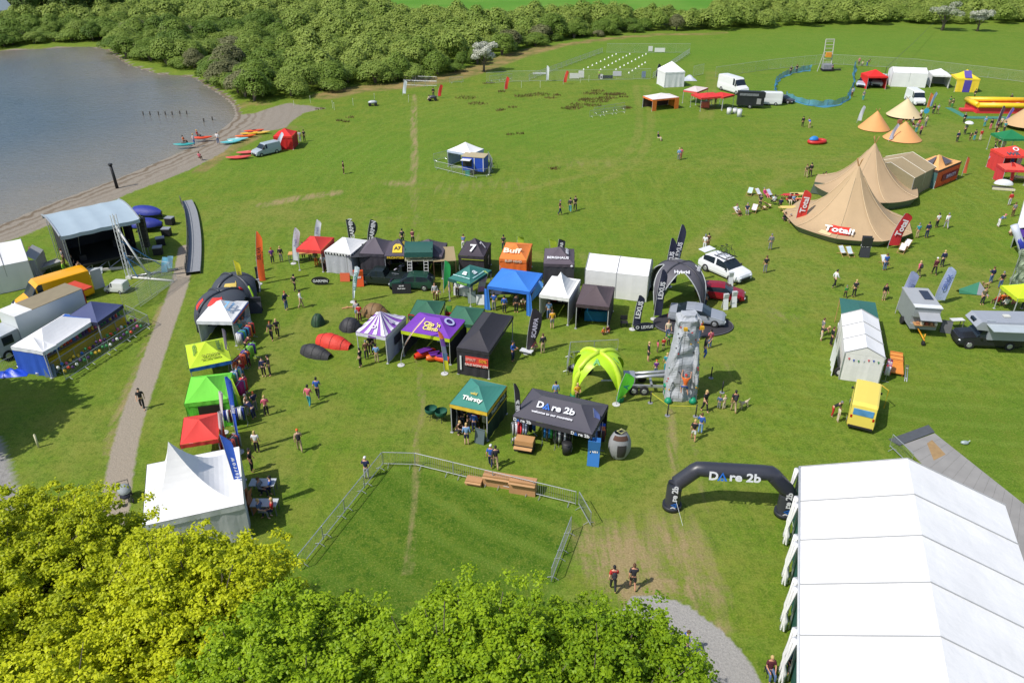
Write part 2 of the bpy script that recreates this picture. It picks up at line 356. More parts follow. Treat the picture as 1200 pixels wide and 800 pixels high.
# ================================================================== TREES
def leaf_mat(name, cols, rough=.55, trans=0.25):
    m = bpy.data.materials.new(name); m.use_nodes = True; n = m.node_tree.nodes; l = m.node_tree.links; b = n['Principled BSDF']
    oi = n.new('ShaderNodeObjectInfo'); geo = n.new('ShaderNodeNewGeometry'); at = n.new('ShaderNodeAttribute'); at.attribute_name = 'tint'
    cr = n.new('ShaderNodeValToRGB'); cr.color_ramp.elements[0].color = cols[0]+(1,); cr.color_ramp.elements[1].color = cols[1]+(1,)
    add = n.new('ShaderNodeMath'); add.operation = 'MULTIPLY_ADD'; l.new(oi.outputs['Random'], add.inputs[0]); add.inputs[1].default_value = .55; l.new(at.outputs['Fac'], add.inputs[2])
    l.new(add.outputs[0], cr.inputs[0])
    if len(cols) > 2:
        e = cr.color_ramp.elements.new(0.5); e.color = cols[2]+(1,)
    l.new(cr.outputs[0], b.inputs['Base Color']); b.inputs['Roughness'].default_value = rough; b.inputs['Specular IOR Level'].default_value = .25
    tr = n.new('ShaderNodeBsdfTranslucent'); l.new(cr.outputs[0], tr.inputs[0]); mx = n.new('ShaderNodeMixShader'); mx.inputs[0].default_value = trans
    l.new(b.outputs[0], mx.inputs[1]); l.new(tr.outputs[0], mx.inputs[2]); l.new(mx.outputs[0], n['Material Output'].inputs[0])
    return m
BARK = M((120, 108, 95), .9, .2, 3)
def leaf_mesh(name, centers, norms, size, mats, tint, trunk=None, fold=.25, sizes=None):
    """centers Nx3, one folded diamond-ish leaf each; trunk: MB to append"""
    N = len(centers); rnd = np.random.RandomState(N)
    nrm = norms/np.linalg.norm(norms, axis=1, keepdims=True)
    t = rnd.normal(size=(N, 3)); t -= nrm*(t*nrm).sum(1, keepdims=True); t /= np.linalg.norm(t, axis=1, keepdims=True); w = np.cross(nrm, t)
    s = (size*(0.7+0.6*rnd.rand(N)))[:, None] if sizes is None else sizes[:, None]
    p = [centers-t*s*.5, centers+w*s*.42-nrm*s*fold*.5, centers+t*s*.55, centers-w*s*.42-nrm*s*fold*.5]
    V = np.stack(p, 1).reshape(-1, 3); F = np.arange(N*4).reshape(-1, 4)
    F = np.concatenate([F[:, [0, 1, 2]], F[:, [0, 2, 3]]]); T = np.repeat(tint, 4)
    tv = []; tf = []
    if trunk is not None: tv = trunk.v; tf = [tuple(i+len(V) for i in f) for f in trunk.f]
    me = bpy.data.meshes.new(name)
    me.from_pydata(V.tolist()+[list(v) for v in tv], [], F.tolist()+tf)
    mi = [0]*len(F)+[1]*len(tf); me.polygons.foreach_set('material_index', mi)
    a = me.attributes.new('tint', 'FLOAT', 'POINT'); a.data.foreach_set('value', np.concatenate([T, np.zeros(len(tv))]).astype(np.float32))
    for m in mats: me.materials.append(m)
    me.update(); return me
def crown_pts(rnd, lobes, n, shell=.35):
    """points on a bumpy union of lobes (cx,cy,cz,rx,ry,rz)"""
    wts = np.array([l_[3]*l_[4]+l_[3]*l_[5] for l_ in lobes]); wts = wts/wts.sum(); ks = rnd.choice(len(lobes), n, p=wts)
    d = rnd.normal(size=(n, 3)); d /= np.linalg.norm(d, axis=1, keepdims=True); d[:, 2] = np.where(d[:, 2] < -.35, -d[:, 2], d[:, 2])
    L = np.array(lobes)[ks]; rad = 1-shell*rnd.rand(n)**2
    fr = 1+.12*np.sin(d[:, 0]*7+ks)*np.sin(d[:, 1]*6+ks*2)*np.sin(d[:, 2]*5)
    pts = L[:, :3]+d*L[:, 3:]*(rad*fr)[:, None]
    # drop points deep inside other lobes
    keep = np.ones(n, bool)
    for k, q in enumerate(lobes):
        e = (((pts-np.array(q[:3]))/np.array(q[3:]))**2).sum(1); keep &= ~((e < .45) & (ks != k))
    return pts[keep], d[keep], ks[keep]
WM = leaf_mat('willow_leaves', [(0.058, 0.122, 0.014), (0.270, 0.350, 0.065), (0.155, 0.240, 0.032)])
WM2 = leaf_mat('dark_leaves', [(0.030, 0.070, 0.012), (0.120, 0.180, 0.028), (0.070, 0.120, 0.018)])
WMW = leaf_mat('hawthorn_blossom', [(0.20, 0.26, 0.12), (0.66, 0.66, 0.58), (0.42, 0.44, 0.34)])
def shrub_mesh(name, seed, mat, nl=5600, r=3.0, h=5.5, leaf=.26, nlob=13, trunk_h=1.0):
    rnd = np.random.RandomState(seed); lob = []
    for i in range(nlob):
        a = rnd.rand()*6.28; rr = r*.60*math.sqrt((i+.5)/nlob); q = .85+.4*rnd.rand()
        z = h*(.24+.46*(1-(rr/(r*.64))**2)*rnd.uniform(.8, 1.1))
        lob.append((rr*math.cos(a), rr*math.sin(a), z, r*.44*q, r*.44*q, h*.27*q))
    pts, d, ks = crown_pts(rnd, lob, nl); nr = d+rnd.normal(size=d.shape)*.20; nr[:, 2] += .25
    tint = np.clip(.20+.09*rnd.rand(len(pts))+.08*np.sin(ks*2.4), 0, .5)
    tr = MB()
    for i in range(4):
        a = rnd.rand()*6.28; q = lob[i]
        tr.tube([(0, 0, -.1), (q[0]*.4, q[1]*.4, trunk_h), (q[0], q[1], q[2])], .16, 5, .04)
    return leaf_mesh(name, pts, nr, leaf, [mat, BARK], tint, tr)
willows = [shrub_mesh('willow_shrub', 10+i, WM, r=2.9+.3*(i % 3), h=3.9+.5*(i % 4)) for i in range(7)]
WM3 = leaf_mat('budding_leaves', [(0.12, 0.12, 0.05), (0.26, 0.25, 0.13), (0.18, 0.19, 0.08)])
greys = [shrub_mesh('willow_shrub', 60+i, WM3, r=2.9, h=4.2+i) for i in range(2)]
darks = [shrub_mesh('dark_tree', 40+i, WM2, r=3.6, h=8.5+i, leaf=.4, nlob=16, trunk_h=2.0, nl=4800) for i in range(3)]
# woodland zone between its front and back edges
front_px = [(-120, 62), (0, 57), (50, 54), (90, 50), (125, 54), (141, 68), (165, 76), (200, 82), (232, 84), (246, 98), (268, 112), (300, 121), (318, 122), (345, 116), (400, 106), (470, 98), (520, 90), (560, 78), (600, 62), (640, 53), (700, 45), (760, 39), (850, 37), (900, 35), (1000, 31), (1080, 30), (1200, 30), (1330, 30)]
front_w = px2w(front_px)
cand = []
rnd = np.random.RandomState(5)
yy = 110.0
while yy < 330:
    xx = -200.0
    while xx < 260:
        x = xx+rnd.uniform(-1.6, 1.6); y = yy+rnd.uniform(-1.4, 1.4)
        xx += 4.3
        pxl, pyl = proj((x, y, 0))
        if pxl < -70 or pxl > 1270: continue
        fy = np.interp(pxl, [q[0] for q in front_px], [q[1] for q in front_px])
        if pyl > fy-1.5: continue
        # back edge: an open field shows above the wood in the middle
        bk = np.interp(pxl, [-100, 380, 470, 560, 700, 820, 880, 1300], [-40, -40, 23, 27, 28, 26, -12, -12])
        if pyl < bk: continue
        if pyl < -38: continue
        if inside(np.array([x]), np.array([y]), lake)[0]: continue
        cand.append((x, y, pxl, pyl, fy-pyl))
    yy += 3.9
cand.sort(key=lambda q: -q[3])
cand_front = [q for q in cand if q[4] < 9 or (q[2] < 340 and q[3] > 18)]
things_ = cand_front[:275]; ids = set(id(q) for q in things_); rest = [q for q in cand if id(q) not in ids]
ORD = ['first','second','third','fourth','fifth','sixth','seventh','eighth','ninth','tenth','eleventh','twelfth','thirteenth','fourteenth','fifteenth','sixteenth','seventeenth','eighteenth','nineteenth','twentieth']
def nth(i):
    if i < 20: return ORD[i]
    t = {2:'twenty',3:'thirty',4:'forty',5:'fifty',6:'sixty',7:'seventy',8:'eighty',9:'ninety'}
    n_ = i+1; hnd = ''
    if n_ > 99: hnd = {1:'one hundred and ',2:'two hundred and '}[n_//100]; n_ = n_ % 100
    if n_ == 0: return hnd.replace(' and ', '')+'th'
    if n_ <= 20: return hnd+ORD[n_-1]
    a, b_ = n_//10, n_ % 10
    return hnd+(t[a][:-1]+'ieth' if b_ == 0 else t[a]+'-'+ORD[b_-1])
def zone(px, py):
    if px < 150: return 'on the far bank of the lake'
    if px < 345: return 'on the bank above the beach'
    if px < 600: return 'behind the brown sedge strip'
    if px < 860: return 'behind the fenced football pitch'
    return 'in the far hedge'
cnt = {}
for q in sorted(things_, key=lambda q: q[2]):
    x, y, pxl, pyl, dd = q
    dark = (pxl > 830 and rnd.rand() < .55) or (600 < pxl < 700 and rnd.rand() < .4) or rnd.rand() < .07
    me_ = darks[rnd.randint(3)] if (dark and pxl > 830) else greys[rnd.randint(2)] if rnd.rand() < .14 else willows[rnd.randint(7)]
    o = bpy.data.objects.new('broadleaf_tree' if me_ in darks else 'willow_shrub', me_); COL.objects.link(o)
    sc = rnd.uniform(.52, 1.15)*(1.0 if pxl < 900 else .9)*(1+.15*min(q[4], 8)/8)
    if me_ in darks: sc *= .8
    o.location = (x, y, -.05); o.rotation_euler = (0, 0, rnd.rand()*6.28); o.scale = (sc*rnd.uniform(.95, 1.25), sc*rnd.uniform(.95, 1.25), sc*rnd.uniform(.68, 1.02))
    z_ = zone(pxl, pyl); kk = ('%s' % z_); cnt[kk] = cnt.get(kk, 0)+1
    kind_ = 'dark tree' if me_ in darks else 'green willow' if me_ in willows else 'greyish willow'
    tag(o, '%s %s, %s from left' % (kind_, z_, nth(cnt[kk]-1).replace(' and ', '-')), 'tree', 'trees of the wood behind the lake and meadow')
# the rest of the wood reads as one mass
V = []; F = []; T = []; off = 0; low = [shrub_mesh('tmp', 80+i, WM, nl=2000, leaf=.42) for i in range(4)]
lows = []
for m_ in low:
    co_ = np.zeros(len(m_.vertices)*3); m_.vertices.foreach_get('co', co_); nl_ = sum(1 for p_ in m_.polygons if p_.material_index == 0)
    tt = np.zeros(len(m_.vertices)); m_.attributes['tint'].data.foreach_get('value', tt)
    fs = np.array([list(p_.vertices) for p_ in m_.polygons if p_.material_index == 0]); lows.append((co_.reshape(-1, 3)[:nl_*2], fs, tt[:nl_*2]))
for q in rest:
    c_, f_, t_ = lows[rnd.randint(4)]; a = rnd.rand()*6.28; s = rnd.uniform(.65, 1.3); ca_, sa_ = math.cos(a)*s, math.sin(a)*s
    zs = s*rnd.uniform(.65, 1.0)
    W = np.stack([c_[:, 0]*ca_-c_[:, 1]*sa_+q[0], c_[:, 0]*sa_+c_[:, 1]*ca_+q[1], c_[:, 2]*zs], 1)
    V.append(W); F.append(f_+off); T.append(t_+rnd.uniform(-.1, .40)); off += len(W)
for m_ in low: bpy.data.meshes.remove(m_)
if V:
    V = np.concatenate(V); F = np.concatenate(F); T = np.concatenate(T)
    wme = bpy.data.meshes.new('woodland'); wme.from_pydata(V.tolist(), [], F.tolist()); a = wme.attributes.new('tint', 'FLOAT', 'POINT'); a.data.foreach_set('value', T.astype(np.float32)); wme.materials.append(WM)
    o = bpy.data.objects.new('woodland', wme); COL.objects.link(o); tag(o, 'continuous mass of low green willow wood stretching away behind the lake', None, kind='stuff')
print('woodland', len(things_), len(rest))
# tall dark trees at the top left and the pale house among them
for i, (px_, py_, s_) in enumerate([(22, 12, 1.0), (38, 14, 1.1), (56, 10, 1.2), (82, 12, 1.25), (100, 8, 1.1), (118, 6, 1.2), (135, 4, 1.0), (-12, 8, 1.1), (160, -2, 1.0), (185, -4, 1.0)]):
    o = bpy.data.objects.new('tall_dark_tree', darks[i % 3]); COL.objects.link(o); o.location = P(px_, py_+14); o.scale = (s_*1.2,)*3; o.rotation_euler = (0, 0, i*1.3)
    tag(o, 'tall dark tree at the top left above the far lake bank, %s from the left' % nth(i), 'tree', 'tall dark trees beyond the far bank')
def hawthorn(px_, py_, s_, lab, seed):
    r_ = thing('hawthorn_tree', lab, 'tree', P(px_, py_), 0)
    mb = MB(); rnd = np.random.RandomState(seed); mb.tube([(0, 0, -.1), (.05, 0, 1.2), (0, .1, 2.4)], .22*s_, 6, .1)
    for a in (0, 1.3, 2.6, 4.0, 5.2): mb.tube([(0, 0, 1.1), (math.cos(a)*.9, math.sin(a)*.9, 2.3), (math.cos(a)*1.7, math.sin(a)*1.7, 3.3)], .1, 5, .03)
    mb.build('trunk', BARK, r_)
    lob = [(rnd.uniform(-1.7, 1.7), rnd.uniform(-1.5, 1.5), rnd.uniform(2.4, 4.3), .9, .9, .6) for _ in range(15)]
    pts, d, ks = crown_pts(rnd, lob, 4200); me_ = leaf_mesh('crown', pts, d+rnd.normal(size=d.shape)*.5, .26, [WMW], np.clip(rnd.rand(len(pts))*.8-.1, 0, 1))
    o = bpy.data.objects.new('crown', me_); COL.objects.link(o); o.parent = r_; r_.scale = (s_,)*3
hawthorn(567, 84, 1.2, 'white blossoming hawthorn tree standing on the meadow edge before the wood', 3)
hawthorn(1104, 36, 1.5, 'larger white blossoming hawthorn in the hedge above the white marquee', 4)
hawthorn(1145, 37, 1.2, 'smaller white blossoming hawthorn in the hedge above the purple and yellow tent', 5)
# house at the far left
fr, rz_, L_ = frame_px((-14, 34), (12, 31))
h_ = thing('house', 'pale house with grey roof showing between trees at the top left corner', 'house', fr, rz_)
MB().box(0, 8, 0, 6, 0, 4.2).build('wall', M((225, 222, 205)), h_)
mb = MB(); mb.poly([(-.3, -.3, 4.2), (8.3, -.3, 4.2), (8.3, 3, 6.6), (-.3, 3, 6.6)]).poly([(8.3, 6.3, 4.2), (-.3, 6.3, 4.2), (-.3, 3, 6.6), (8.3, 3, 6.6)]).poly([(0, 0, 4.2), (0, 6, 4.2), (0, 3, 6.5)]).poly([(8, 6, 4.2), (8, 0, 4.2), (8, 3, 6.5)]); mb.build('roof', M((150, 165, 175)), h_)
for x_ in (1.5, 5.0): MB().box(x_, x_+1.2, -.03, .02, 1.6, 2.9).build('window', GLASS(), h_)

# ---- big maples in the foreground
def maple(name, lab, x, y, h, r, n_, cols, seed, leaf=.115, cat='tree'):
    rt = thing(name, lab, cat, (x, y, 0), 0)
    rnd = np.random.RandomState(seed)
    mb = MB(); mb.tube([(0, 0, -.2), (.1, .05, h*.25), (0, .1, h*.5), (.2, 0, h*.8)], .42, 9, .10)
    lm = leaf_mat('leaves_'+name+str(seed), cols, .5, .32)
    tips = []
    for i in range(int(60+r*9)):
        a = rnd.rand()*6.28; rr = r*math.sqrt(rnd.rand())*.88; q = 1-(rr/r)**2
        z = h*(.50+.46*math.sqrt(max(q, 0)))*rnd.uniform(.93, 1.03) - (rnd.rand() < .35)*h*.2
        tips.append((rr*math.cos(a), rr*math.sin(a), z))
    for i, tp in enumerate(tips):
        z0 = h*rnd.uniform(.25, .55); mid = (tp[0]*.55+rnd.uniform(-.3, .3), tp[1]*.55+rnd.uniform(-.3, .3), z0+(tp[2]-z0)*.6)
        mb.tube([(0, 0, z0), mid, tp], .10, 5, .02)
        for k in range(3):
            e = Vector(tp)+Vector(rnd.normal(size=3))*r*.12; mb.tube([mid, e], .035, 4, .012)
    mb.build('trunk', BARK, rt)
    # small rounded clumps of leaves around every twig
    sub = []
    for tp in tips:
        for k in range(38):
            o_ = np.clip(rnd.normal(size=3), -1.5, 1.5)*np.array([r*.17, r*.17, r*.08]); c_ = np.array(tp)+o_; q = rnd.uniform(.12, .30)
            sub.append((c_[0], c_[1], c_[2], q, q, q*.62))
    sub = np.array(sub); ks = rnd.randint(0, len(sub), n_)
    d = rnd.normal(size=(n_, 3)); d /= np.linalg.norm(d, axis=1, keepdims=True); d[:, 2] = np.where(d[:, 2] < -.2, -d[:, 2]*.8, d[:, 2])
    rad = (1-.6*rnd.rand(n_)**1.5+(rnd.rand(n_) < .42)*rnd.rand(n_)*.9)[:, None]; pts = sub[ks, :3]+d*sub[ks, 3:]*rad
    nr = d*.5+rnd.normal(size=d.shape)*.42; nr[:, 2] += .7
    ct = rnd.rand(len(sub)); tint = np.clip(.05+.40*ct[ks]+.50*rnd.rand(n_), 0, 1)-.05
    sz = leaf*(.6+.7*rnd.rand(n_))
    me_ = leaf_mesh('crown', pts, nr, leaf, [lm], tint, None, .3, sz); o = bpy.data.objects.new('crown', me_); COL.objects.link(o); o.parent = rt
YEL = [(0.20, 0.27, 0.006), (0.60, 0.64, 0.016), (0.40, 0.46, 0.010)]
GRN = [(0.10, 0.20, 0.006), (0.34, 0.48, 0.014), (0.21, 0.34, 0.010)]
maple('maple_tree', 'big yellow green maple crown filling the bottom left corner', -18.0, 18.0, 12.6, 6.4, 380000, YEL, 1)
maple('maple_tree', 'yellow green maple crown right in front of the large white peaked marquee', -10.8, 17.6, 12.6, 4.3, 190000, YEL, 2)
maple('maple_tree', 'maple standing outside the left edge whose shade falls on the left grass', -41.5, 40.5, 12.5, 4.6, 26000, GRN, 8, .34)
maple('maple_tree', 'yellow green maple crown at the very bottom left edge of the view', -13.5, 12.5, 12.8, 4.5, 120000, YEL, 6)
maple('maple_tree', 'fresh green maple crown at the bottom below the left end of the steel barriers', -6.6, 14.2, 13.0, 4.3, 200000, GRN, 3)
maple('maple_tree', 'fresh green maple crown at the bottom centre below the fenced grass', -1.4, 14.8, 13.0, 4.4, 210000, GRN, 4)
maple('maple_tree', 'fresh green maple crown overhanging the grey path at the bottom', 2.5, 15.5, 12.0, 3.7, 180000, GRN, 5)
# ================================================================== BUILDERS
BLACKC = (58, 56, 62)
TXW = lambda: M((240, 240, 245), .6, .02); TXD = lambda: M((30, 30, 36), .6, .02)
def roof_mesh(mb, w, d, he, hp, ridge, power, nt=6, face_mats=None, inset=0.0, nu=8, apex=(0, 0)):
    c = [(0,0),(w,0),(w,d),(0,d)]
    if ridge > 0:
        if w >= d: r0, r1 = (w/2-ridge/2, d/2), (w/2+ridge/2, d/2)
        else: r0, r1 = (w/2, d/2-ridge/2), (w/2, d/2+ridge/2)
    else: r0 = r1 = (w/2+apex[0], d/2+apex[1])
    if w >= d: tops = [(r0, r1), (r1, r1), (r1, r0), (r0, r0)]
    else: tops = [(r0, r0), (r0, r1), (r1, r1), (r1, r0)]
    for k in range(4):
        a, b_ = c[k], c[(k+1) % 4]; ta, tb = tops[k]
        mb.cur = face_mats[k] if face_mats else 0
        def fn(u, v):
            ex, ey = a[0]+(b_[0]-a[0])*u, a[1]+(b_[1]-a[1])*u; tx, ty = ta[0]+(tb[0]-ta[0])*u, ta[1]+(tb[1]-ta[1])*u
            sag = 0.05*math.sin(math.pi*u)*(1-v)*v*4*(1.0)
            return (ex+(tx-ex)*v, ey+(ty-ey)*v, he+(hp-he)*v**power-sag)
        mb.grid(fn, nu, nt)
    return r0, r1
def wall_strip(mb, p0, p1, z0, z1, thick=.02, wav=0.0, n=10):
    p0 = Vector((p0[0], p0[1], 0)); p1 = Vector((p1[0], p1[1], 0)); d = (p1-p0); nrm = Vector((d.y, -d.x, 0)).normalized()
    ph = random.random()*6
    mb.grid(lambda u, v: tuple(p0+d*u+nrm*(thick+wav*math.sin(u*n*2.2+ph)*(1-v)+.006*math.sin(u*31+ph))+Vector((0, 0, z0+(z1-z0)*v))), n*2, 2)
def gazebo(label, FL, FR, depth, roof, he=2.1, hp=3.05, val=None, walls=None, ridge=0, power=1.15, valh=.28, legs=(214, 216, 220), group='pop up gazebos of the stalls', name='gazebo', cat='gazebo', roofmats=None, leg_shift=True, apex=(0, 0), nt=6):
    fr, rz, w = frame_px(FL, FR, he)
    rt = thing(name, label, cat, fr, rz, group)
    mb = MB(); mats = [cloth(roof)]
    fm = None
    if roofmats: mats = [cloth(c) for c in roofmats[0]]; fm = roofmats[1]
    roof_mesh(mb, w, depth, he, hp, ridge, power, nt, face_mats=fm, apex=apex)
    mb.build('roof', mats, rt)
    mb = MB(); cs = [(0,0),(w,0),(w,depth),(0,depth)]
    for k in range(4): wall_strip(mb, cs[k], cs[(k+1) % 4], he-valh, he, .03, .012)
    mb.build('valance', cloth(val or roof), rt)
    for i, c in enumerate(cs):
        x = c[0]+(.05 if c[0] == 0 else -.05); y = c[1]+(.05 if c[1] == 0 else -.05)
        MB().box(x-.03, x+.03, y-.03, y+.03, 0, he-.02).box(x-.1, x+.1, y-.1, y+.1, 0, .03).build('leg', M(legs, .4, .05, 2, .3), rt)
    fmb = MB()                                                   # scissor frame below the roof
    for k in range(4):
        a, b_ = cs[k], cs[(k+1) % 4]; q = .06
        fmb.tube([(a[0]*(1-q)+w/2*q, a[1]*(1-q)+depth/2*q, he-.12), (b_[0]*(1-q)+w/2*q, b_[1]*(1-q)+depth/2*q, he-.12)], .018, 4)
    fmb.build('frame', M(legs, .4, .05, 2, .3), rt)
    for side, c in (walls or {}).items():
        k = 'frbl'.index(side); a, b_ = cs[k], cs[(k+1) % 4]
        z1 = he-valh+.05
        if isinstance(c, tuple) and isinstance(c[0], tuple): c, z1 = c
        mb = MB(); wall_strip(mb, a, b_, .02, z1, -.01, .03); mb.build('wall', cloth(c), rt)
    rt['_w'] = w; rt['_d'] = depth; rt['_he'] = he; rt['_hp'] = hp; rt['_ridge'] = ridge
    return rt
def rtext(rt, side, text, u, v, h, col, stretch=1.0, flip=False, name='lettering'):
    """letters on a roof face; u along the eave seen from outside, v from eave to ridge"""
    w, d, he, hp = rt['_w'], rt['_d'], rt['_he'], rt['_hp']; rg_ = rt.get('_ridge', 0)
    dx_, dy_ = (w/2-rg_/2, d/2) if w >= d else (w/2, d/2-rg_/2)
    dd = {'f': dy_, 'b': dy_, 'r': dx_, 'l': dx_}[side]; sl = (hp-he)/dd
    if side == 'f': o, uu, vv = (w*u, dd*v, he+(hp-he)*v), (1,0,0), (0,1,sl)
    if side == 'r': o, uu, vv = (w-dd*v, d*u, he+(hp-he)*v), (0,1,0), (-1,0,sl)
    if side == 'l': o, uu, vv = (dd*v, d*(1-u), he+(hp-he)*v), (0,-1,0), (1,0,sl)
    if side == 'b': o, uu, vv = (w*(1-u), d-dd*v, he+(hp-he)*v), (-1,0,0), (0,-1,sl)
    nrm = Vector(uu).cross(Vector(vv)).normalized()
    return lettering(rt, text, Vector(o)+nrm*.03, uu, vv, h, M(col, .6, .02), name, 'CENTER', stretch)
def vtext(rt, side, text, u, z, h, col, stretch=1.0, off=.06):
    w, d = rt['_w'], rt['_d']
    if side == 'f': o, uu = (w*u, -off, z), (1,0,0)
    if side == 'r': o, uu = (w+off, d*u, z), (0,1,0)
    if side == 'l': o, uu = (-off, d*(1-u), z), (0,-1,0)
    return lettering(rt, text, o, uu, (0,0,1), h, M(col, .6, .02), 'lettering', 'CENTER', stretch)
def marquee(label, FL, FR, depth, he, hp, col=WHITE, along='x', bays=2, walls='frbl', name='marquee', group=None, wallc=None, band=None, sag=.04, rot_frame=None, mw=None, curve=1.0, front_open=None):
    if rot_frame: fr, rz, w = rot_frame
    else: fr, rz, w = frame_px(FL, FR, he)
    if mw: w = mw
    rt = thing(name, label, 'marquee', fr, rz, group)
    mb = MB(); L, W = (w, depth) if along == 'x' else (depth, w)
    def pt(a, b_, z): return (a, b_, z) if along == 'x' else (b_, a, z)
    for s in (0, 1):
        def fn(u, v):
            y = W/2*v if s == 0 else W-W/2*v
            q = abs(math.sin(u*bays*math.pi)); return pt(L*u, y, he+(hp-he)*v**curve-sag*q*math.sin(math.pi*v*.9))
        mb.grid(fn, bays*6, 6)
    mb.build('roof', cloth(col) if w*depth < 100 else M(col, .7, .07, .5, 0, .8, .9), rt)
    mb = MB()
    for i in range(bays+1):
        x = L*i/bays; mb.tube([pt(x, -.03, he+.02), pt(x, W/2, hp+.035), pt(x, W+.03, he+.02)], .035, 4)
    if band: mb.build('seam', cloth(band), rt)
    else: mb.build('seam', M((160, 163, 166), .7, .05), rt)
    fmb = MB()
    for i in range(bays+1):
        for y in (0.04, W-.04): fmb.tube([pt(L*i/bays, y, 0), pt(L*i/bays, y, he-.05)], .045, 5)
    fmb.build('frame', STEEL(), rt)
    wc = cloth(wallc or col); k = .0
    cs = [(0,0),(w,0),(w,depth),(0,depth)]
    for side in walls:
        kk = 'frbl'.index(side); mb = MB(); wall_strip(mb, cs[kk], cs[(kk+1) % 4], .02, he-.01, -.008, .02, max(6, int(w)))
        gable = (along == 'x' and side in 'rl') or (along == 'y' and side in 'fb')
        if gable:
            a, b_ = cs[kk], cs[(kk+1) % 4]
            mb.poly([(a[0], a[1], he-.01), (b_[0], b_[1], he-.01), ((a[0]+b_[0])/2, (a[1]+b_[1])/2, hp-.02)])
        mb.build('wall', wc, rt)
    rt['_w'] = w; rt['_d'] = depth; rt['_he'] = he; rt['_hp'] = hp
    return rt
def flag(label, base, top, col, width=.7, kind='feather', text=None, tcol=(240,240,245), group='feather flags on the field', lean=None, cols2=None, th=None, z0=.35, base_w=True):
    b0 = P(*base); t0 = top_at(b0, *top); H = t0.z; dx = t0.x-b0.x
    rt = thing('feather_flag', label, 'flag', b0, 0, group)
    def axis_(t): return Vector((dx*t*t, 0, H*t))
    sgn = 1
    MB().tube([axis_(t/8) for t in range(9)], .028, 5, .012).build('pole', M((190, 192, 196), .4, .05), rt)
    mb = MB(); ph = random.random()*6
    def fn(u, v):
        t = z0/H+(1-z0/H)*v; a = axis_(t)
        if kind == 'feather': ww = width*min(1, (1-v)*6+.12)**.6
        elif kind == 'tear': ww = width*(.12+.88*math.sin(math.pi*min(1, v*.78+.02))**.9)*min(1, (1-v)*6+.2)**.5
        elif kind == 'taper': ww = width*(.25+.75*v)*min(1, (1-v)*9+.3)
        else: ww = width
        return (a.x+ww*u, .10*math.sin(u*2.5+v*4+ph)*u-.01, a.z-.0)
    nu_, nv_ = 5, 16
    if cols2:
        for j in range(nv_):
            mb.cur = int(len(cols2)*j/nv_)
            v0_, v1_ = j/nv_, (j+1)/nv_; mb.grid(lambda u, v: fn(u, v0_+(v1_-v0_)*v), nu_, 1)
        mb.build('cloth', [cloth(c) for c in cols2], rt)
    else: mb.grid(fn, nu_, nv_); mb.build('cloth', cloth(col), rt)
    if text:
        a = axis_(.3); b_ = axis_(.95); vec = (b_-a).normalized()
        mid = axis_(.60) + Vector((width*.5, -.13, 0))
        lettering(rt, text, mid, vec, Vector((-1, 0, 0)), th or width*.42, M(tcol, .6, .02), stretch=1.0)
    if base_w: MB().tube([(0, 0, 0), (0, 0, .05)], .28, 10).build('base', M((215, 215, 215), .6), rt)
    return rt
# ---- vehicles ------------------------------------------------------
def interp(x, pts): return float(np.interp(x, [p[0] for p in pts], [p[1] for p in pts]))
KINDS = {
 'suv': dict(L=4.75, W=1.88, T=[(0,.62),(.015,.80),(.06,.92),(.25,1.04),(.42,1.58),(.55,1.68),(.80,1.63),(.87,1.55),(.96,1.10),(1,.86)], B=[(0,.6),(.06,.85),(.25,1.0),(1,1.08)], ws=(.25,.42), rw=(.86,.965), gl=(.30,.90), wh=.36, ax=(.19,.80)),
 'hatch': dict(L=4.3, W=1.77, T=[(0,.55),(.015,.68),(.06,.78),(.26,.95),(.44,1.42),(.56,1.46),(.82,1.40),(.88,1.30),(.97,.98),(1,.70)], B=[(0,.5),(.06,.72),(.26,.92),(1,.98)], ws=(.26,.44), rw=(.87,.97), gl=(.32,.90), wh=.32, ax=(.19,.80)),
 'saloon': dict(L=4.8, W=1.85, T=[(0,.55),(.015,.70),(.06,.80),(.26,.96),(.42,1.38),(.55,1.44),(.70,1.38),(.86,1.05),(.98,1.0),(1,.75)], B=[(0,.5),(.06,.74),(.26,.93),(.86,1.02),(1,.98)], ws=(.26,.42), rw=(.70,.86), gl=(.31,.80), wh=.34, ax=(.18,.79)),
 'van': dict(L=5.9, W=2.0, T=[(0,.8),(.015,1.05),(.10,1.25),(.16,1.42),(.25,2.25),(.30,2.50),(.95,2.55),(.995,2.50),(1,2.3)], B=[(0,.7),(.06,1.1),(.15,1.35),(1,1.35)], ws=(.155,.25), rw=None, gl=(.19,.34), wh=.34, ax=(.15,.80)),
 'smallvan': dict(L=4.6, W=1.85, T=[(0,.7),(.015,.85),(.10,1.02),(.24,1.15),(.36,1.75),(.42,1.85),(.95,1.88),(.995,1.82),(1,1.5)], B=[(0,.6),(.08,.95),(.24,1.1),(1,1.12)], ws=(.24,.36), rw=None, gl=(.28,.46), wh=.32, ax=(.18,.80)),
 'pickup': dict(L=5.1, W=1.85, T=[(0,.7),(.012,.95),(.05,1.08),(.24,1.18),(.33,1.68),(.38,1.76),(.58,1.76),(.63,1.2),(.64,1.12),(1,1.12)], B=[(0,.6),(.05,1.0),(.24,1.1),(.63,1.1),(1,1.08)], ws=(.24,.335), rw=None, gl=(.27,.60), wh=.40, ax=(.16,.79)),
 'campervan': dict(L=4.4, W=1.9, T=[(0,.8),(.02,1.2),(.05,1.4),(.10,2.1),(.15,2.3),(.92,2.35),(.99,2.2),(1,1.6)], B=[(0,.7),(.03,1.3),(1,1.3)], ws=(.05,.11), rw=None, gl=(.10,.92), wh=.33, ax=(.18,.78)),
}
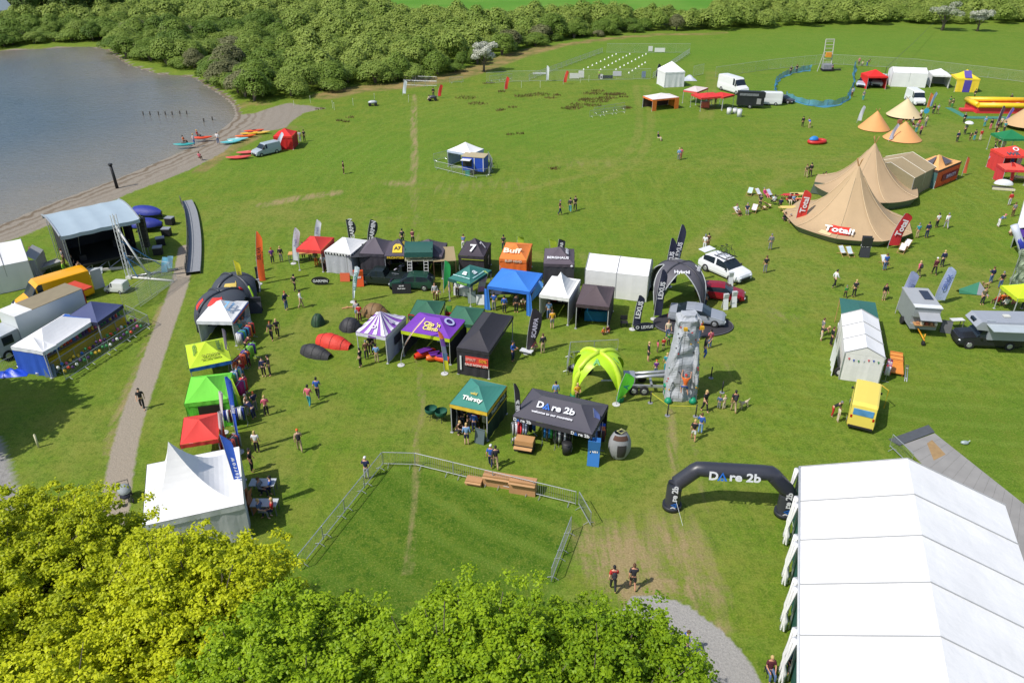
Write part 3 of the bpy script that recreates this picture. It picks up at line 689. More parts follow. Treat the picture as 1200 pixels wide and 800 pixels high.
def wheel(rt, x, y, r, rimc=(190,192,196), wid=.2):
    s = 1 if y > 0 else -1
    w = MB().tube([(x, y-wid/2, r), (x, y+wid/2, r)], r, 14).build('wheel', TYRE(), rt)
    MB().tube([(x, y+s*(wid/2-.02), r), (x, y+s*(wid/2+.025), r)], r*.62, 12, r*.5).build('rim', M(rimc, .3, .05, 2, .5), w)
def vehicle(label, front, rear, kind, col, cat='car', name='parked_car', group=None, scale=None, extra=None, at=None):
    k = KINDS[kind]; a = P(*front); b_ = P(*rear)
    d = a-b_; rz = math.atan2(d.y, d.x); c = (a+b_)/2
    if at: c, rz = at
    rt = thing(name, label, cat, (c.x, c.y, 0), rz, group); L, W = k['L'], k['W']
    sc = (d.length/L) if not at else 1
    sc = min(max(sc, .85), 1.15); rt.scale = (sc, sc, sc)
    X = lambda f: L/2-f*L                       # front is +x
    fs = sorted(set([i/26 for i in range(27)]+[p[0] for p in k['T']]+[p[0] for p in k['B']]))
    body = MB(); glass = MB(); wsb = MB(); rwb = MB(); body.smooth = True
    secs = []
    for f in fs:
        T = interp(f, k['T']); B = min(interp(f, k['B']), T); g = max(0, T-B)
        taper = 1-.10*max(0, (.06-f)/.06)**2-.06*max(0, (f-.94)/.06)**2
        w = W/2*taper; wr = w*(1-.17*min(1, g/.6)) if kind not in ('van', 'campervan') else w*(1-.07*min(1, g/.6))
        zb = .24 if .06 < f < .94 else .30
        secs.append([(w*.93, zb), (w, zb+.16), (w*1.0, B*.72), (w*.965, B-.01), (w*.95, B), (wr, max(T-.06, B)), (wr*.88, T-.01 if g > .05 else T), (0, T+.02)])
    for i in range(len(fs)-1):
        f0, f1 = fs[i], fs[i+1]; fm = (f0+f1)/2; g = interp(fm, k['T'])-interp(fm, k['B'])
        for s in (1, -1):
            for j in range(7):
                p = [(X(f0), s*secs[i][j][0], secs[i][j][1]), (X(f1), s*secs[i+1][j][0], secs[i+1][j][1]), (X(f1), s*secs[i+1][j+1][0], secs[i+1][j+1][1]), (X(f0), s*secs[i][j+1][0], secs[i][j+1][1])]
                if s < 0: p = p[::-1]
                tgt = body
                if j == 4 and k['gl'][0] < fm < k['gl'][1] and g > .12 and not (abs(fm-(k['gl'][0]+k['gl'][1])/2) < .012):
                    tgt = glass
                elif j >= 5 and k['ws'][0] <= fm <= k['ws'][1]: tgt = wsb
                elif j >= 5 and k['rw'] and k['rw'][0] <= fm <= k['rw'][1]: tgt = rwb
                tgt.poly(p)
    for i, f in ((0, 0), (-1, 1)):
        sct = secs[i]; body.poly([(X(f), q[0], q[1]) for q in sct]+[(X(f), -q[0], q[1]) for q in sct[::-1]])
    bo = body.build('body', paint(col), rt)
    if glass.f: glass.build('side_window', GLASS(), rt)
    if wsb.f: wsb.build('windscreen', GLASS(), rt)
    if rwb.f: rwb.build('rear_window', GLASS(), rt)
    for ax in k['ax']:
        for s in (1, -1): wheel(rt, X(ax), s*(W/2-.07), k['wh'])
    for s in (1, -1):
        zz = interp(.03, k['B'])-.1
        MB().ell((L/2-.05, s*W*.35, zz), (.12, .20, .09)).build('headlight', M((225, 230, 235), .1), rt)
        MB().cbox((-L/2-.0, s*W*.40, zz+.05), (.06, .14, .22)).build('tail_light', M((190, 25, 20), .2), rt)
        MB().cbox((L/2-L*(k['ws'][0]+.06), s*(W/2+.08), interp(k['ws'][0]+.06, k['B'])+.06), (.14, .16, .12)).build('mirror', M((50, 50, 54), .4), rt)
    MB().cbox((L/2+.0, 0, .42), (.06, W*.62, .24)).build('grille', DARK(), rt)
    rt['_s'] = sc
    return rt
# ---- people --------------------------------------------------------
def skin_mesh(nodes, edges, sub=1):
    me = bpy.data.meshes.new('sk'); me.from_pydata([n[:3] for n in nodes], edges, []); o = bpy.data.objects.new('sk', me); COL.objects.link(o)
    m = o.modifiers.new('s', 'SKIN'); m.use_smooth_shade = True
    for i, v in enumerate(me.skin_vertices[0].data):
        r_ = nodes[i][3]; v.radius = (r_, r_) if not isinstance(r_, tuple) else r_; v.use_root = (i == 0)
    sb = o.modifiers.new('b', 'SUBSURF'); sb.levels = sub; sb.render_levels = sub
    dg = bpy.context.evaluated_depsgraph_get(); dg.update()
    out = bpy.data.meshes.new_from_object(o.evaluated_get(dg)); bpy.data.objects.remove(o); bpy.data.meshes.remove(me)
    vs = [tuple(v.co) for v in out.vertices]; fs_ = [tuple(p.vertices) for p in out.polygons]; bpy.data.meshes.remove(out)
    return vs, fs_
def add_raw(mb, vs, fs_):
    i = len(mb.v); mb.v += vs; mb.smooth = True
    for f in fs_: mb.face([i+k for k in f])
POSES = {}
def make_pose(name, pelvis=(0,0,.93), lean=0.0, arms=None, legs=None, sit=False):
    """joints in metres for a 1.75 m figure facing -Y"""
    px_, py_, pz = pelvis
    def up(h, f=0.0): return (px_, py_-math.sin(lean)*h-f, pz+math.cos(lean)*h)
    ch = up(.42); nk = up(.57); hd = up(.63, .01); hd1 = up(.76, .03)
    A = arms or [((.17, 0, .49), (.24, .03, .22), (.25, -.08, .0)), ((-.17, 0, .49), (-.24, .03, .22), (-.25, -.08, .0))]
    Lg = legs or [((.09, 0, 0), (.10, -.02, -.44), (.11, .02, -.85)), ((-.09, 0, 0), (-.10, -.02, -.44), (-.11, .02, -.85))]
    def rel(p):
        q = up(p[2]); return (px_+p[0], q[1]+p[1], q[2])
    AA = [[rel(q) for q in a] for a in A]; LL = [[(px_+q[0], py_+q[1], pz+q[2]) for q in l_] for l_ in Lg]
    def skel(rs, rl, full=True):
        nodes = [(px_, py_, pz, (.135*rs, .10*rs))]; edges = []
        nodes += [(*up(.18), (.125*rs, .092*rs)), (*ch, (.155*rs, .10*rs)), (*nk, .055), (*hd, .055)]
        edges = [(0,1),(1,2),(2,3),(3,4)]
        for a in AA:
            i = len(nodes); nodes += [(*a[0], .062), (*a[1], .045), (*a[2], .030)]; edges += [(2, i), (i, i+1), (i+1, i+2)]
            e = Vector(a[2])+(Vector(a[2])-Vector(a[1])).normalized()*.09; nodes.append((*e, (.040, .018))); edges.append((i+2, i+3))
        for q in LL:
            i = len(nodes); nodes += [(*q[0], .09), (*q[1], .058), (*q[2], .038)]; edges += [(0, i), (i, i+1), (i+1, i+2)]
            nodes.append((q[2][0], q[2][1]-.14, max(q[2][2]-.05, .03), (.045, .03))); edges.append((i+2, i+3))
        return nodes, edges
    mb = MB(); n_, e_ = skel(1, 1); add_raw(mb, *skin_mesh(n_, e_))
    hc = (Vector(hd)+Vector(hd1))/2+Vector((0, 0, .03))
    mb.ell(hc, (.078, .098, .118), 12, 8)
    mb.ell(hc+Vector((0, -.098, -.012)), (.014, .020, .022), 6, 4)
    for s in (1, -1):
        mb.ell(hc+Vector((s*.080, .005, -.01)), (.012, .022, .032), 6, 4); mb.ell(hc+Vector((s*.030, -.088, .012)), (.013, .010, .008), 6, 4)
    mb.ell(hc+Vector((0, -.088, -.055)), (.026, .012, .007), 6, 4)
    for a in AA:                                        # fingers and thumb
        w0 = Vector(a[2]); dr = (w0-Vector(a[1])).normalized(); sd_ = dr.cross(Vector((0, 1, .3))).normalized(); fw = dr.cross(sd_)
        for i, ln in enumerate((.070, .080, .074, .058)):
            st = w0+dr*.085+sd_*(.030-.020*i); mb.tube([st, st+dr*ln*.6+fw*.006, st+dr*ln+fw*.022], .0095, 5, .007)
        st = w0+dr*.03+sd_*.034; mb.tube([st, st+dr*.035+sd_*.025, st+dr*.065+sd_*.028+fw*.01], .011, 5, .008)
    body = mb.mesh('body')
    def shirt(long):
        n2 = [(*up(-.02), (.150, .118)), (*up(.18), (.142, .110)), (*ch, (.168, .115)), (*up(.52), (.085, .075))]; e2 = [(0,1),(1,2),(2,3)]
        for a in AA:
            i = len(n2); n2.append((*a[0], .080)); e2.append((2, i))
            a1 = Vector(a[1]); m_ = Vector(a[0]).lerp(a1, .75)
            if long: n2 += [(*a1, .060), (*Vector(a1).lerp(Vector(a[2]), .9), .044)]; e2 += [(i, i+1), (i+1, i+2)]
            else: n2.append((*m_, .066)); e2.append((i, i+1))
        return skin_mesh(n2, e2)
    def trous(long):
        n2 = [(*up(.03), (.140, .108)), (px_, py_, pz-.03, (.135, .108))]; e2 = [(0, 1)]
        for q in LL:
            i = len(n2); n2.append((*q[0], .102)); e2.append((1, i)); k1 = Vector(q[1])
            if long: n2 += [(*k1, .074), (*k1.lerp(Vector(q[2]), .93), .060)]; e2 += [(i, i+1), (i+1, i+2)]
            else: n2.append((*Vector(q[0]).lerp(k1, .92), .085)); e2.append((i, i+1))
        return skin_mesh(n2, e2)
    out = dict(body=body, hc=hc)
    for nm, fnc in (('top', shirt), ('trousers', trous)):
        for lg in (True, False):
            m_ = MB(); add_raw(m_, *fnc(lg)); out[nm, lg] = m_.mesh(nm)
    h = MB(); h.ell(hc+Vector((0, .012, .018)), (.088, .104, .122), 12, 6, .02, 1.0); h.ell(hc+Vector((0, .045, -.005)), (.080, .075, .10), 10, 6, -.7, .6); out['hair'] = h.mesh('hair')
    h = MB(); h.ell(hc+Vector((0, .012, .018)), (.088, .104, .122), 12, 6, .02, 1.0); h.ell(hc+Vector((0, .06, -.07)), (.085, .065, .19), 10, 6); out['longhair'] = h.mesh('hair')
    h = MB(); h.ell(hc+Vector((0, .005, .035)), (.095, .112, .105), 12, 6, .0, 1.0); h.ell(hc+Vector((0, -.10, .045)), (.075, .08, .012), 8, 4); out['hat'] = h.mesh('hat')
    out['hood_off'] = None
    b_ = MB(); bp_ = Vector(up(.32)); b_.ell(bp_+Vector((0, .19, 0)), (.15, .11, .25), 10, 8); b_.ell(bp_+Vector((0, .29, -.06)), (.10, .05, .11), 8, 6)
    for s in (1, -1): b_.tube([bp_+Vector((s*.10, .12, .17)), bp_+Vector((s*.11, -.06, .20)), bp_+Vector((s*.12, -.12, 0)), bp_+Vector((s*.12, .10, -.15))], .022, 5)
    out['pack'] = b_.mesh('backpack')
    for k_, v_ in out.items():
        if isinstance(v_, bpy.types.Mesh): v_.materials.append(M((128, 128, 128)))
    POSES[name] = out
a_bent = [((.17, 0, .49), (.25, .02, .23), (.13, -.26, .26)), ((-.17, 0, .49), (-.25, .02, .23), (-.13, -.26, .22))]
make_pose('stand')
make_pose('hold', arms=a_bent)
make_pose('onehand', arms=[((.17, 0, .49), (.26, -.02, .25), (.20, -.24, .36)), ((-.17, 0, .49), (-.24, .03, .22), (-.25, -.06, .0))])
make_pose('walk', lean=.04, arms=[((.17, 0, .49), (.24, .12, .24), (.24, .06, .01)), ((-.17, 0, .49), (-.23, -.08, .23), (-.22, -.26, .08))], legs=[((.09, 0, 0), (.10, -.12, -.42), (.10, -.20, -.85)), ((-.09, 0, 0), (-.10, .03, -.44), (-.10, .24, -.81))])
make_pose('sit', pelvis=(0, .12, .46), lean=-.12, arms=[((.17, 0, .49), (.23, -.06, .23), (.15, -.28, .14)), ((-.17, 0, .49), (-.23, -.06, .23), (-.15, -.28, .14))], legs=[((.09, 0, 0), (.12, -.44, .02), (.12, -.50, -.38)), ((-.09, 0, 0), (-.12, -.44, .02), (-.12, -.46, -.38))])
make_pose('recline', pelvis=(0, .10, .36), lean=-.55, arms=[((.17, 0, .49), (.24, -.12, .25), (.16, -.30, .10)), ((-.17, 0, .49), (-.24, -.12, .25), (-.16, -.30, .10))], legs=[((.09, 0, 0), (.12, -.42, .10), (.12, -.78, -.24)), ((-.09, 0, 0), (-.12, -.42, .10), (-.12, -.74, -.24))])
make_pose('bend', pelvis=(0, .1, .85), lean=.75, arms=[((.17, 0, .49), (.19, -.22, .40), (.14, -.34, .20)), ((-.17, 0, .49), (-.19, -.22, .40), (-.14, -.34, .20))], legs=[((.09, 0, 0), (.11, -.06, -.40), (.11, .02, -.77)), ((-.09, 0, 0), (-.11, -.06, -.40), (-.11, .02, -.77))])
make_pose('crouch', pelvis=(0, .1, .30), lean=.35, arms=[((.17, 0, .49), (.22, -.20, .30), (.10, -.36, .22)), ((-.17, 0, .49), (-.22, -.20, .30), (-.10, -.36, .22))], legs=[((.09, 0, 0), (.16, -.34, .18), (.14, -.18, -.22)), ((-.09, 0, 0), (-.16, -.34, .18), (-.14, -.14, -.22))])
make_pose('climb', pelvis=(0, .0, .80), lean=.12, arms=[((.17, 0, .49), (.30, -.12, .62), (.24, -.20, .90)), ((-.17, 0, .49), (-.34, -.10, .50), (-.36, -.18, .76))], legs=[((.09, 0, 0), (.24, -.16, -.25), (.22, -.04, -.62)), ((-.09, 0, 0), (-.18, -.10, -.38), (-.24, .06, -.72))])
CN = {'black': (34,33,38), 'dark': (48,48,56), 'navy': (34,42,84), 'blue': (48,96,182), 'lightblue': (130,170,215), 'teal': (60,160,170), 'white': (238,238,240), 'cream': (222,208,180), 'beige': (190,168,132),
      'grey': (128,130,134), 'lightgrey': (180,182,188), 'red': (196,42,40), 'pink': (226,110,130), 'magenta': (190,30,110), 'purple': (110,50,140), 'maroon': (92,34,46), 'orange': (232,112,40), 'yellow': (238,180,40),
      'lime': (160,214,50), 'green': (60,140,70), 'khaki': (112,108,74), 'brown': (100,70,48), 'denim': (84,108,148), 'blond': (210,180,120), 'ginger': (180,90,40)}
CW = {'lightblue': 'light blue', 'lightgrey': 'light grey', 'dark': 'dark grey', 'denim': 'blue denim'}
SKIN = [(222,172,140), (208,152,120), (230,186,158)]
def person(px, py, where, top='dark', bottom='navy', face=0, pose='stand', hair='brown', scale=1.0, long_t=True, long_s=False, hat=None, pack=None, z=0.0, longhair=False, at=None, extra='', group=None):
    """feet at pixel (px,py); face in degrees, 0 = towards the camera, 90 = towards the photo's right, 180 = away"""
    ps = POSES[pose]; loc = P(px, py, z) if at is None else at
    verb = {'stand': 'standing', 'hold': 'standing', 'onehand': 'standing', 'walk': 'walking', 'sit': 'sitting', 'recline': 'reclining', 'bend': 'bending over', 'crouch': 'crouching', 'climb': 'climbing'}[pose]
    who = 'child' if scale < .85 else 'person'
    bt = CW.get(bottom, bottom)+(' trousers' if long_t else ' shorts')
    lab = '%s in %s top and %s %s %s' % (who, CW.get(top, top), bt, verb, where)
    if len(lab.split()) > 16: lab = '%s in %s top and %s %s' % (who, CW.get(top, top), bt, where)
    if len(lab.split()) > 16: lab = '%s in %s top %s' % (who, CW.get(top, top), where)
    o = bpy.data.objects.new('person', None); COL.objects.link(o); o.empty_display_size = .3; o.location = loc; o.rotation_euler = (0, 0, R(face)); o.scale = (scale*random.uniform(.93, 1.03),)*3
    tag(o, lab, 'person', group or 'people at the festival')
    def add(nm, me_, colr):
        c = bpy.data.objects.new(nm, me_); COL.objects.link(c); c.parent = o; c.material_slots[0].link = 'OBJECT'; c.material_slots[0].material = M(colr, .8, .06, 3); return c
    add('body', ps['body'], random.choice(SKIN)); add('top', ps['top', long_s], CN[top]); add('trousers', ps['trousers', long_t], CN[bottom])
    if hat: add('hat', ps['hat'], CN[hat])
    else: add('hair', ps['longhair' if longhair else 'hair'], CN[hair])
    if pack: add('backpack', ps['pack'], CN[pack])
    return o
# ---- small furniture ----------------------------------------------
def barrier_mesh():
    mb = MB(); L = 2.3
    for z in (.22, 1.1): mb.tube([(0, 0, z), (L, 0, z)], .024, 5)
    for x in (0, L): mb.tube([(x, 0, .12), (x, 0, 1.1)], .024, 5)
    for i in range(1, 19): mb.tube([(L*i/19, 0, .22), (L*i/19, 0, 1.1)], .008, 3, caps=False)
    me_ = mb.mesh('rails'); me_.materials.append(STEEL())
    f = MB()
    for x in (.35, L-.35): f.tube([(x, -.3, .02), (x, -.3, .05), (x, 0, .2), (x, .3, .05), (x, .3, .02)], .02, 4)
    fm = f.mesh('feet'); fm.materials.append(STEEL()); return me_, fm
BAR = barrier_mesh()
def barriers(px_list, where, group, tall=1.0, start=0, name='crowd_barrier', what='steel crowd barrier', closed=False):
    pts = [P(*q) for q in px_list]; L = 2.36; cur = pts[0]; i = 0; segs = []
    for a, b_ in zip(pts[:-1], pts[1:]):
        n_ = max(1, round((b_-a).length/L))
        for k in range(n_): segs.append((a.lerp(b_, k/n_), a.lerp(b_, (k+1)/n_)))
    for i, (a, b_) in enumerate(segs):
        d = b_-a; o = bpy.data.objects.new(name, None); COL.objects.link(o); o.location = a; o.rotation_euler = (0, 0, math.atan2(d.y, d.x)); o.scale = (d.length/2.3*.985, 1, tall)
        tag(o, '%s, %s %s' % (what, nth(i)+' from left', where), 'barrier', group)
        for nm, m_ in zip(('rails', 'feet'), BAR):
            c = bpy.data.objects.new(nm, m_); COL.objects.link(c); c.parent = o
def mesh_panel_mesh():
    mb = MB(); L = 3.4
    mb.tube([(0, 0, .05), (0, 0, 2), (L, 0, 2), (L, 0, .05), (0, 0, .12)], .022, 4)
    m_ = mb.mesh('frame'); m_.materials.append(M((185, 190, 192), .5, .05)); g = MB()
    for i in range(1, 24): g.tube([(L*i/24, 0, .12), (L*i/24, 0, 2)], .0045, 3, caps=False)
    for i in range(1, 10): g.tube([(0, 0, .2*i), (L, 0, .2*i)], .0045, 3, caps=False)
    gm_ = g.mesh('wire_mesh'); gm_.materials.append(M((175, 182, 180), .5, .05)); return m_, gm_
PAN = mesh_panel_mesh()
def panels(px_list, where, group, tall=1.0):
    pts = [P(*q) for q in px_list]; segs = []
    for a, b_ in zip(pts[:-1], pts[1:]):
        n_ = max(1, round((b_-a).length/3.4))
        for k in range(n_): segs.append((a.lerp(b_, k/n_), a.lerp(b_, (k+1)/n_)))
    for i, (a, b_) in enumerate(segs):
        d = b_-a; o = bpy.data.objects.new('mesh_fence_panel', None); COL.objects.link(o); o.location = a; o.rotation_euler = (0, 0, math.atan2(d.y, d.x)); o.scale = (d.length/3.4, 1, tall)
        tag(o, 'wire mesh fence panel, %s from left %s' % (nth(i), where), 'fence panel', group)
        for nm, m_ in zip(('frame', 'wire_mesh'), PAN):
            c = bpy.data.objects.new(nm, m_); COL.objects.link(c); c.parent = o
def deckchair(px, py, face, col, label, at=None, scale=1.0):
    rt = thing('deckchair', label, 'deckchair', at or P(px, py), R(face), 'deckchairs around the tipis'); rt.scale = (scale,)*3
    mb = MB()
    for s in (-.3, .3):
        mb.tube([(s, -.45, .02), (s, .55, .85)], .022, 4); mb.tube([(s*.9, .55, .02), (s*.9, -.35, .42)], .022, 4)
    for y, z in ((-.40, .06), (.53, .84), (.5, .04), (-.35, .42)): mb.tube([(-.3, y, z), (.3, y, z)], .02, 4)
    mb.build('frame', WOOD(), rt)
    g = MB(); g.grid(lambda u, v: (-.26+.52*u, -.37+.9*v, .40+.44*v-.26*math.sin(math.pi*min(1, v*1.25))*(1-v*.5)), 4, 8); g.build('canvas', cloth(col), rt)
    return rt
def table(label, px, py, w, d, h, col, rz=0, name='table', cat='table', clothed=False, at=None, group=None):
    rt = thing(name, label, cat, at or P(px, py), R(rz), group)
    MB().box(-w/2, w/2, -d/2, d/2, h-.04, h).build('tabletop', M(col, .6, .1, 3), rt)
    if clothed: 
        g = MB(); cs = [(-w/2,-d/2),(w/2,-d/2),(w/2,d/2),(-w/2,d/2)]
        for k in range(4): wall_strip(g, cs[k], cs[(k+1) % 4], .03, h+.003, .01, .03, 5)
        g.build('tablecloth', cloth(col), rt)
    else:
        for x in (-w/2+.06, w/2-.06):
            for y in (-d/2+.06, d/2-.06): MB().box(x-.025, x+.025, y-.025, y+.025, 0, h-.04).build('leg', M((120, 122, 125), .5), rt)
    return rt
def goods(label, px, py, w, d, h, cols, rz=0, name='clothes_rail', cat='clothes rail', n_=10, at=None, group='rails of clothes for sale', seed=1):
    rt = thing(name, label, cat, at or P(px, py), R(rz), group); rn = random.Random(seed)
    mb = MB(); mb.tube([(-w/2, 0, 0), (-w/2, 0, h), (w/2, 0, h), (w/2, 0, 0)], .02, 5)
    for x in (-w/2, w/2): mb.tube([(x, -.25, .03), (x, .25, .03)], .02, 5)
    mb.build('rail', STEEL(), rt)
    for i in range(n_):
        x = -w/2+.08+(w-.16)*(i+.5)/n_; c = rn.choice(cols); hh = h*rn.uniform(.5, .72); g = MB()
        g.smooth = True; g.cbox((x, 0, h-.04-hh/2), ((w-.16)/n_*.8, d*rn.uniform(.8, 1), hh), rn.uniform(-.15, .15)); g.build('garment', cloth(c), rt)
    return rt
def aboard(label, px, py, w, h, col, face=0, name='a_board', cat='sign', lines=None, group='standing sign boards', tcol=(240,240,240)):
    rt = thing(name, label, cat, P(px, py), R(face), group)
    mb = MB()
    for s in (-1, 1):
        m_ = Matrix.Translation((0, s*.22, 0)) @ Matrix.Rotation(s*.22, 4, 'X'); mb.box(-w/2, w/2, -.015, .015, 0.02, h, m_)
    mb.build('board', M(col, .5, .05), rt)
    if lines:
        for i, t in enumerate(lines): lettering(rt, t, (0, -.25+.22*(h*(.8-.26*i))/1.0, h*(.8-.26*i)), (1,0,0), (0,.22,1), h*.13, M(tcol, .6, .02))
    return rt
def camp_tent(label, a, b_, w, h, col, kind='tunnel', col2=None, group='small camping tents pitched on the grass'):
    A, B = P(*a), P(*b_); d = B-A; L = d.length
    rt = thing('camping_tent', label, 'tent', A, math.atan2(d.y, d.x), group); mb = MB(); mb.smooth = True
    def fn(u, v):
        t = math.pi*u; q = math.sin(math.pi*(.12+.78*v))**.6 if kind == 'tunnel' else math.sin(math.pi*(.02+.96*v))**.6
        q *= (1-.25*v) if kind == 'tunnel' else 1
        sc = 1-.05*abs(math.sin(v*math.pi*3))
        return (L*v, math.cos(t)*w/2*q*sc, math.sin(t)**1.25*h*q*sc if math.sin(t) > 0 else 0)
    mb.grid(fn, 14, 18); mb.build('flysheet', M(col, .65, .1, 2.2, 0, .8, .8), rt)
    pl = MB()
    for v in (.2, .5, .8): pl.tube([Vector(fn(u/12, v))*1.0+Vector((0, 0, .01)) for u in range(13)], .018, 4)
    pl.build('pole', DARK(), rt)
    if col2:
        g = MB(); g.smooth = True; g.poly([Vector(fn(u/10, .86))+Vector((.03, 0, .0)) for u in range(11)]); g.build('door', cloth(col2), rt)
        MB().poly([(L*.86+.07, -.2, .03), (L*.86+.07, .25, .03), (L*.86+.07, .05, h*.55)]).build('opening', DARK(), rt)
    return rt
# ================================================================== LEFT: STAGE, VANS, FAIR STALL
A, B = P(75, 276, 4.15), P(156, 258, 4.15); A.z = B.z = 0; d = B-A; L = d.length
st = thing('stage', 'open air stage with curved grey blue roof and black back wall by the lake', 'stage', A, math.atan2(d.y, d.x))
D = 5.4
MB().box(0, L, 0, D, .75, .95).build('floor', DARK(), st)
mb = MB()
for x in np.linspace(.1, L-.1, 5):
    mb.tube([(x, .1, 0), (x, .1, .75)], .04, 5)
    if x < L-1: mb.tube([(x, .1, .05), (x+L/4*.9, .1, .72)], .03, 4)
mb.build('floor_support', STEEL(), st)
g = MB(); wall_strip(g, (0, D-.2), (L, D-.2), .9, 4.4, .01, .05); wall_strip(g, (0, .3), (0, D-.2), .9, 4.2, -.02, .04); wall_strip(g, (L, D-.2), (L, 1.2), .9, 4.2, -.02, .04); g.build('back_wall', cloth((44, 46, 54)), st)
g = MB(); g.smooth = True
rf = lambda u, v: (-.45+(L+.9)*u, -.6+(D+1.0)*v, 4.15+.75*math.sin(math.pi*(.08+.72*v))-.05*abs(math.sin(u*math.pi*4)))
g.grid(rf, 24, 12)
for s, v_ in ((0, 0), (1, 1)): g.grid(lambda u, v: Vector(rf(u, v_))-Vector((0, 0, .35*v)), 20, 1)
g.build('roof', M((176, 194, 206), .55, .05, .8, 0, .8, .3), st)
mb = MB()
for u_ in (0, 1): mb.tube([Vector(rf(u_, k/10))+Vector((0, 0, .02)) for k in range(11)], .09, 5)
for x in (-.2, L+.2):
    for y in (-.3, D-.1):
        mb.tube([(x-.1, y, 0), (x-.1, y, 4.2)], .03, 4).tube([(x+.1, y, 0), (x+.1, y, 4.2)], .03, 4)
        for k in range(12): mb.tube([(x-.1, y, k*.35), (x+.1, y, k*.35+.35)], .015, 3)
mb.build('truss', STEEL(), st)
mb = MB()
for x in np.linspace(1, L-.8, 6): mb.tube([(x, .4, 4.0), (x, .5, 3.75)], .12, 8, .16)
mb.build('spotlight', M((90, 92, 98), .4), st)
mb = MB(); mb.tube([(1.2, 2.2, .95), (1.25, .7, 3.7)], .03, 4).tube([(L-1.2, 2, .95), (L-1.1, .7, 3.9)], .03, 4); mb.build('brace', STEEL(), st)
MB().cbox((1.2, 1.4, 1.2), (.6, .5, .5)).build('monitor_speaker', DARK(), st); MB().cbox((L-1.3, 3, 1.3), (.9, .7, .7)).build('monitor_speaker', DARK(), st)
# PA tower at the right of the stage
b0 = P(152, 326); tw = thing('truss_tower', 'tall silver truss tower with white outriggers right of the stage', 'truss tower', b0, R(-8))
mb = MB(); Ht = 6.3
for x in (-.18, .18):
    for y in (-.18, .18): mb.tube([(x, y, 0), (x*.95, y, Ht)], .035, 5)
for k in range(14):
    z = k*.45; s = 1 if k % 2 else -1
    mb.tube([(-.18*s, -.18, z), (.18*s, -.18, z+.45)], .016, 3).tube([(-.18*s, .18, z), (.18*s, .18, z+.45)], .016, 3).tube([(.18, -.18*s, z), (.18, .18*s, z+.45)], .016, 3)
mb.build('mast', M((225, 228, 230), .35, .05), tw)
MB().cbox((0, 0, .1), (.5, .5, .2)).tube([(.3, 0, .12), (4.4, -.2, .12)], .11, 6).build('outrigger', M((232, 232, 228), .4, .05), tw)
MB().tube([(.25, .25, .12), (3.6, 2.4, .12)], .09, 6).build('outrigger', STEEL(), tw)
MB().tube([(0, 0, 5.2), (2.2, -.1, .2)], .09, 6).build('outrigger', M((232, 232, 228), .4, .05), tw)
MB().tube([(0, .1, 2.2), (1.7, .9, .2)], .035, 5).tube([(0, 0, 3.8), (3.0, 1.9, .2)], .045, 5).tube([(.1, 0, 2.6), (.9, -.1, .2)], .045, 5).build('strap', M((70, 140, 200), .5), tw)
for (x, y, s_, i) in ((171, 288, 1.0, 0),):
    r_ = thing('speaker_stack', 'tall black loudspeaker column hanging beside the stage', 'loudspeaker', P(174, 300), R(5)); mb = MB()
    for k in range(7): mb.cbox((0, .04*k, 1.2+k*.42), (.7, .55, .38))
    mb.build('cabinet', DARK(), r_); MB().tube([(0, .3, 0), (0, .3, 4.3)], .05, 5).build('pole', STEEL(), r_)
for i, (x, y, lab) in enumerate([(200, 263, 'black flight case farthest from the stage tower'), (196, 276, 'black flight case nearer the boats, second from the back'), (186, 298, 'black flight case with pale lid in the stage shadow'), (189, 287, 'low black case lying on the shaded grass')]):
    r_ = thing('flight_case', lab, 'case', P(x, y), R(12*i-10), 'flight cases beside the stage'); MB().cbox((0, 0, .4), (.85, .7, .7)).build('case_body', DARK(), r_); MB().cbox((0, 0, .80), (.87, .72, .09)).build('lid', M((150, 155, 165), .5), r_)
# two blue covered boats behind the stage tower
for i, (a, b_, lab) in enumerate([((191, 257), (160, 254), 'rear blue covered boat on a trailer beside the stage'), ((192, 270), (158, 270), 'front dark blue covered boat on a trailer beside the stage')]):
    A, B = P(*a), P(*b_); d = A-B; r_ = thing('covered_boat', lab, 'boat', (A+B)/2, math.atan2(d.y, d.x), 'covered boats beside the stage'); l_ = d.length
    g = MB(); g.smooth = True
    g.grid(lambda u, v: ((u-.5)*l_, math.cos(math.pi*v)*.95*(1-max(0, u-.5)**2*3.2)*min(1, .6+u*4), .65+math.sin(math.pi*v)*.75*(1-.5*(u-.4)**2*3)), 16, 12); g.build('cover', M((40, 54, 150), .6, .12, 2, 0, .8, .6), r_)
    g = MB(); g.smooth = True; g.grid(lambda u, v: ((u-.5)*l_*.98, math.cos(math.pi*v)*.9*(1-max(0, u-.5)**2*3.4), .68-math.sin(math.pi*v)*.42), 16, 8); g.build('hull', M((30, 34, 56), .4), r_)
    for s in (1, -1): wheel(r_, -.3, s*.7, .28)
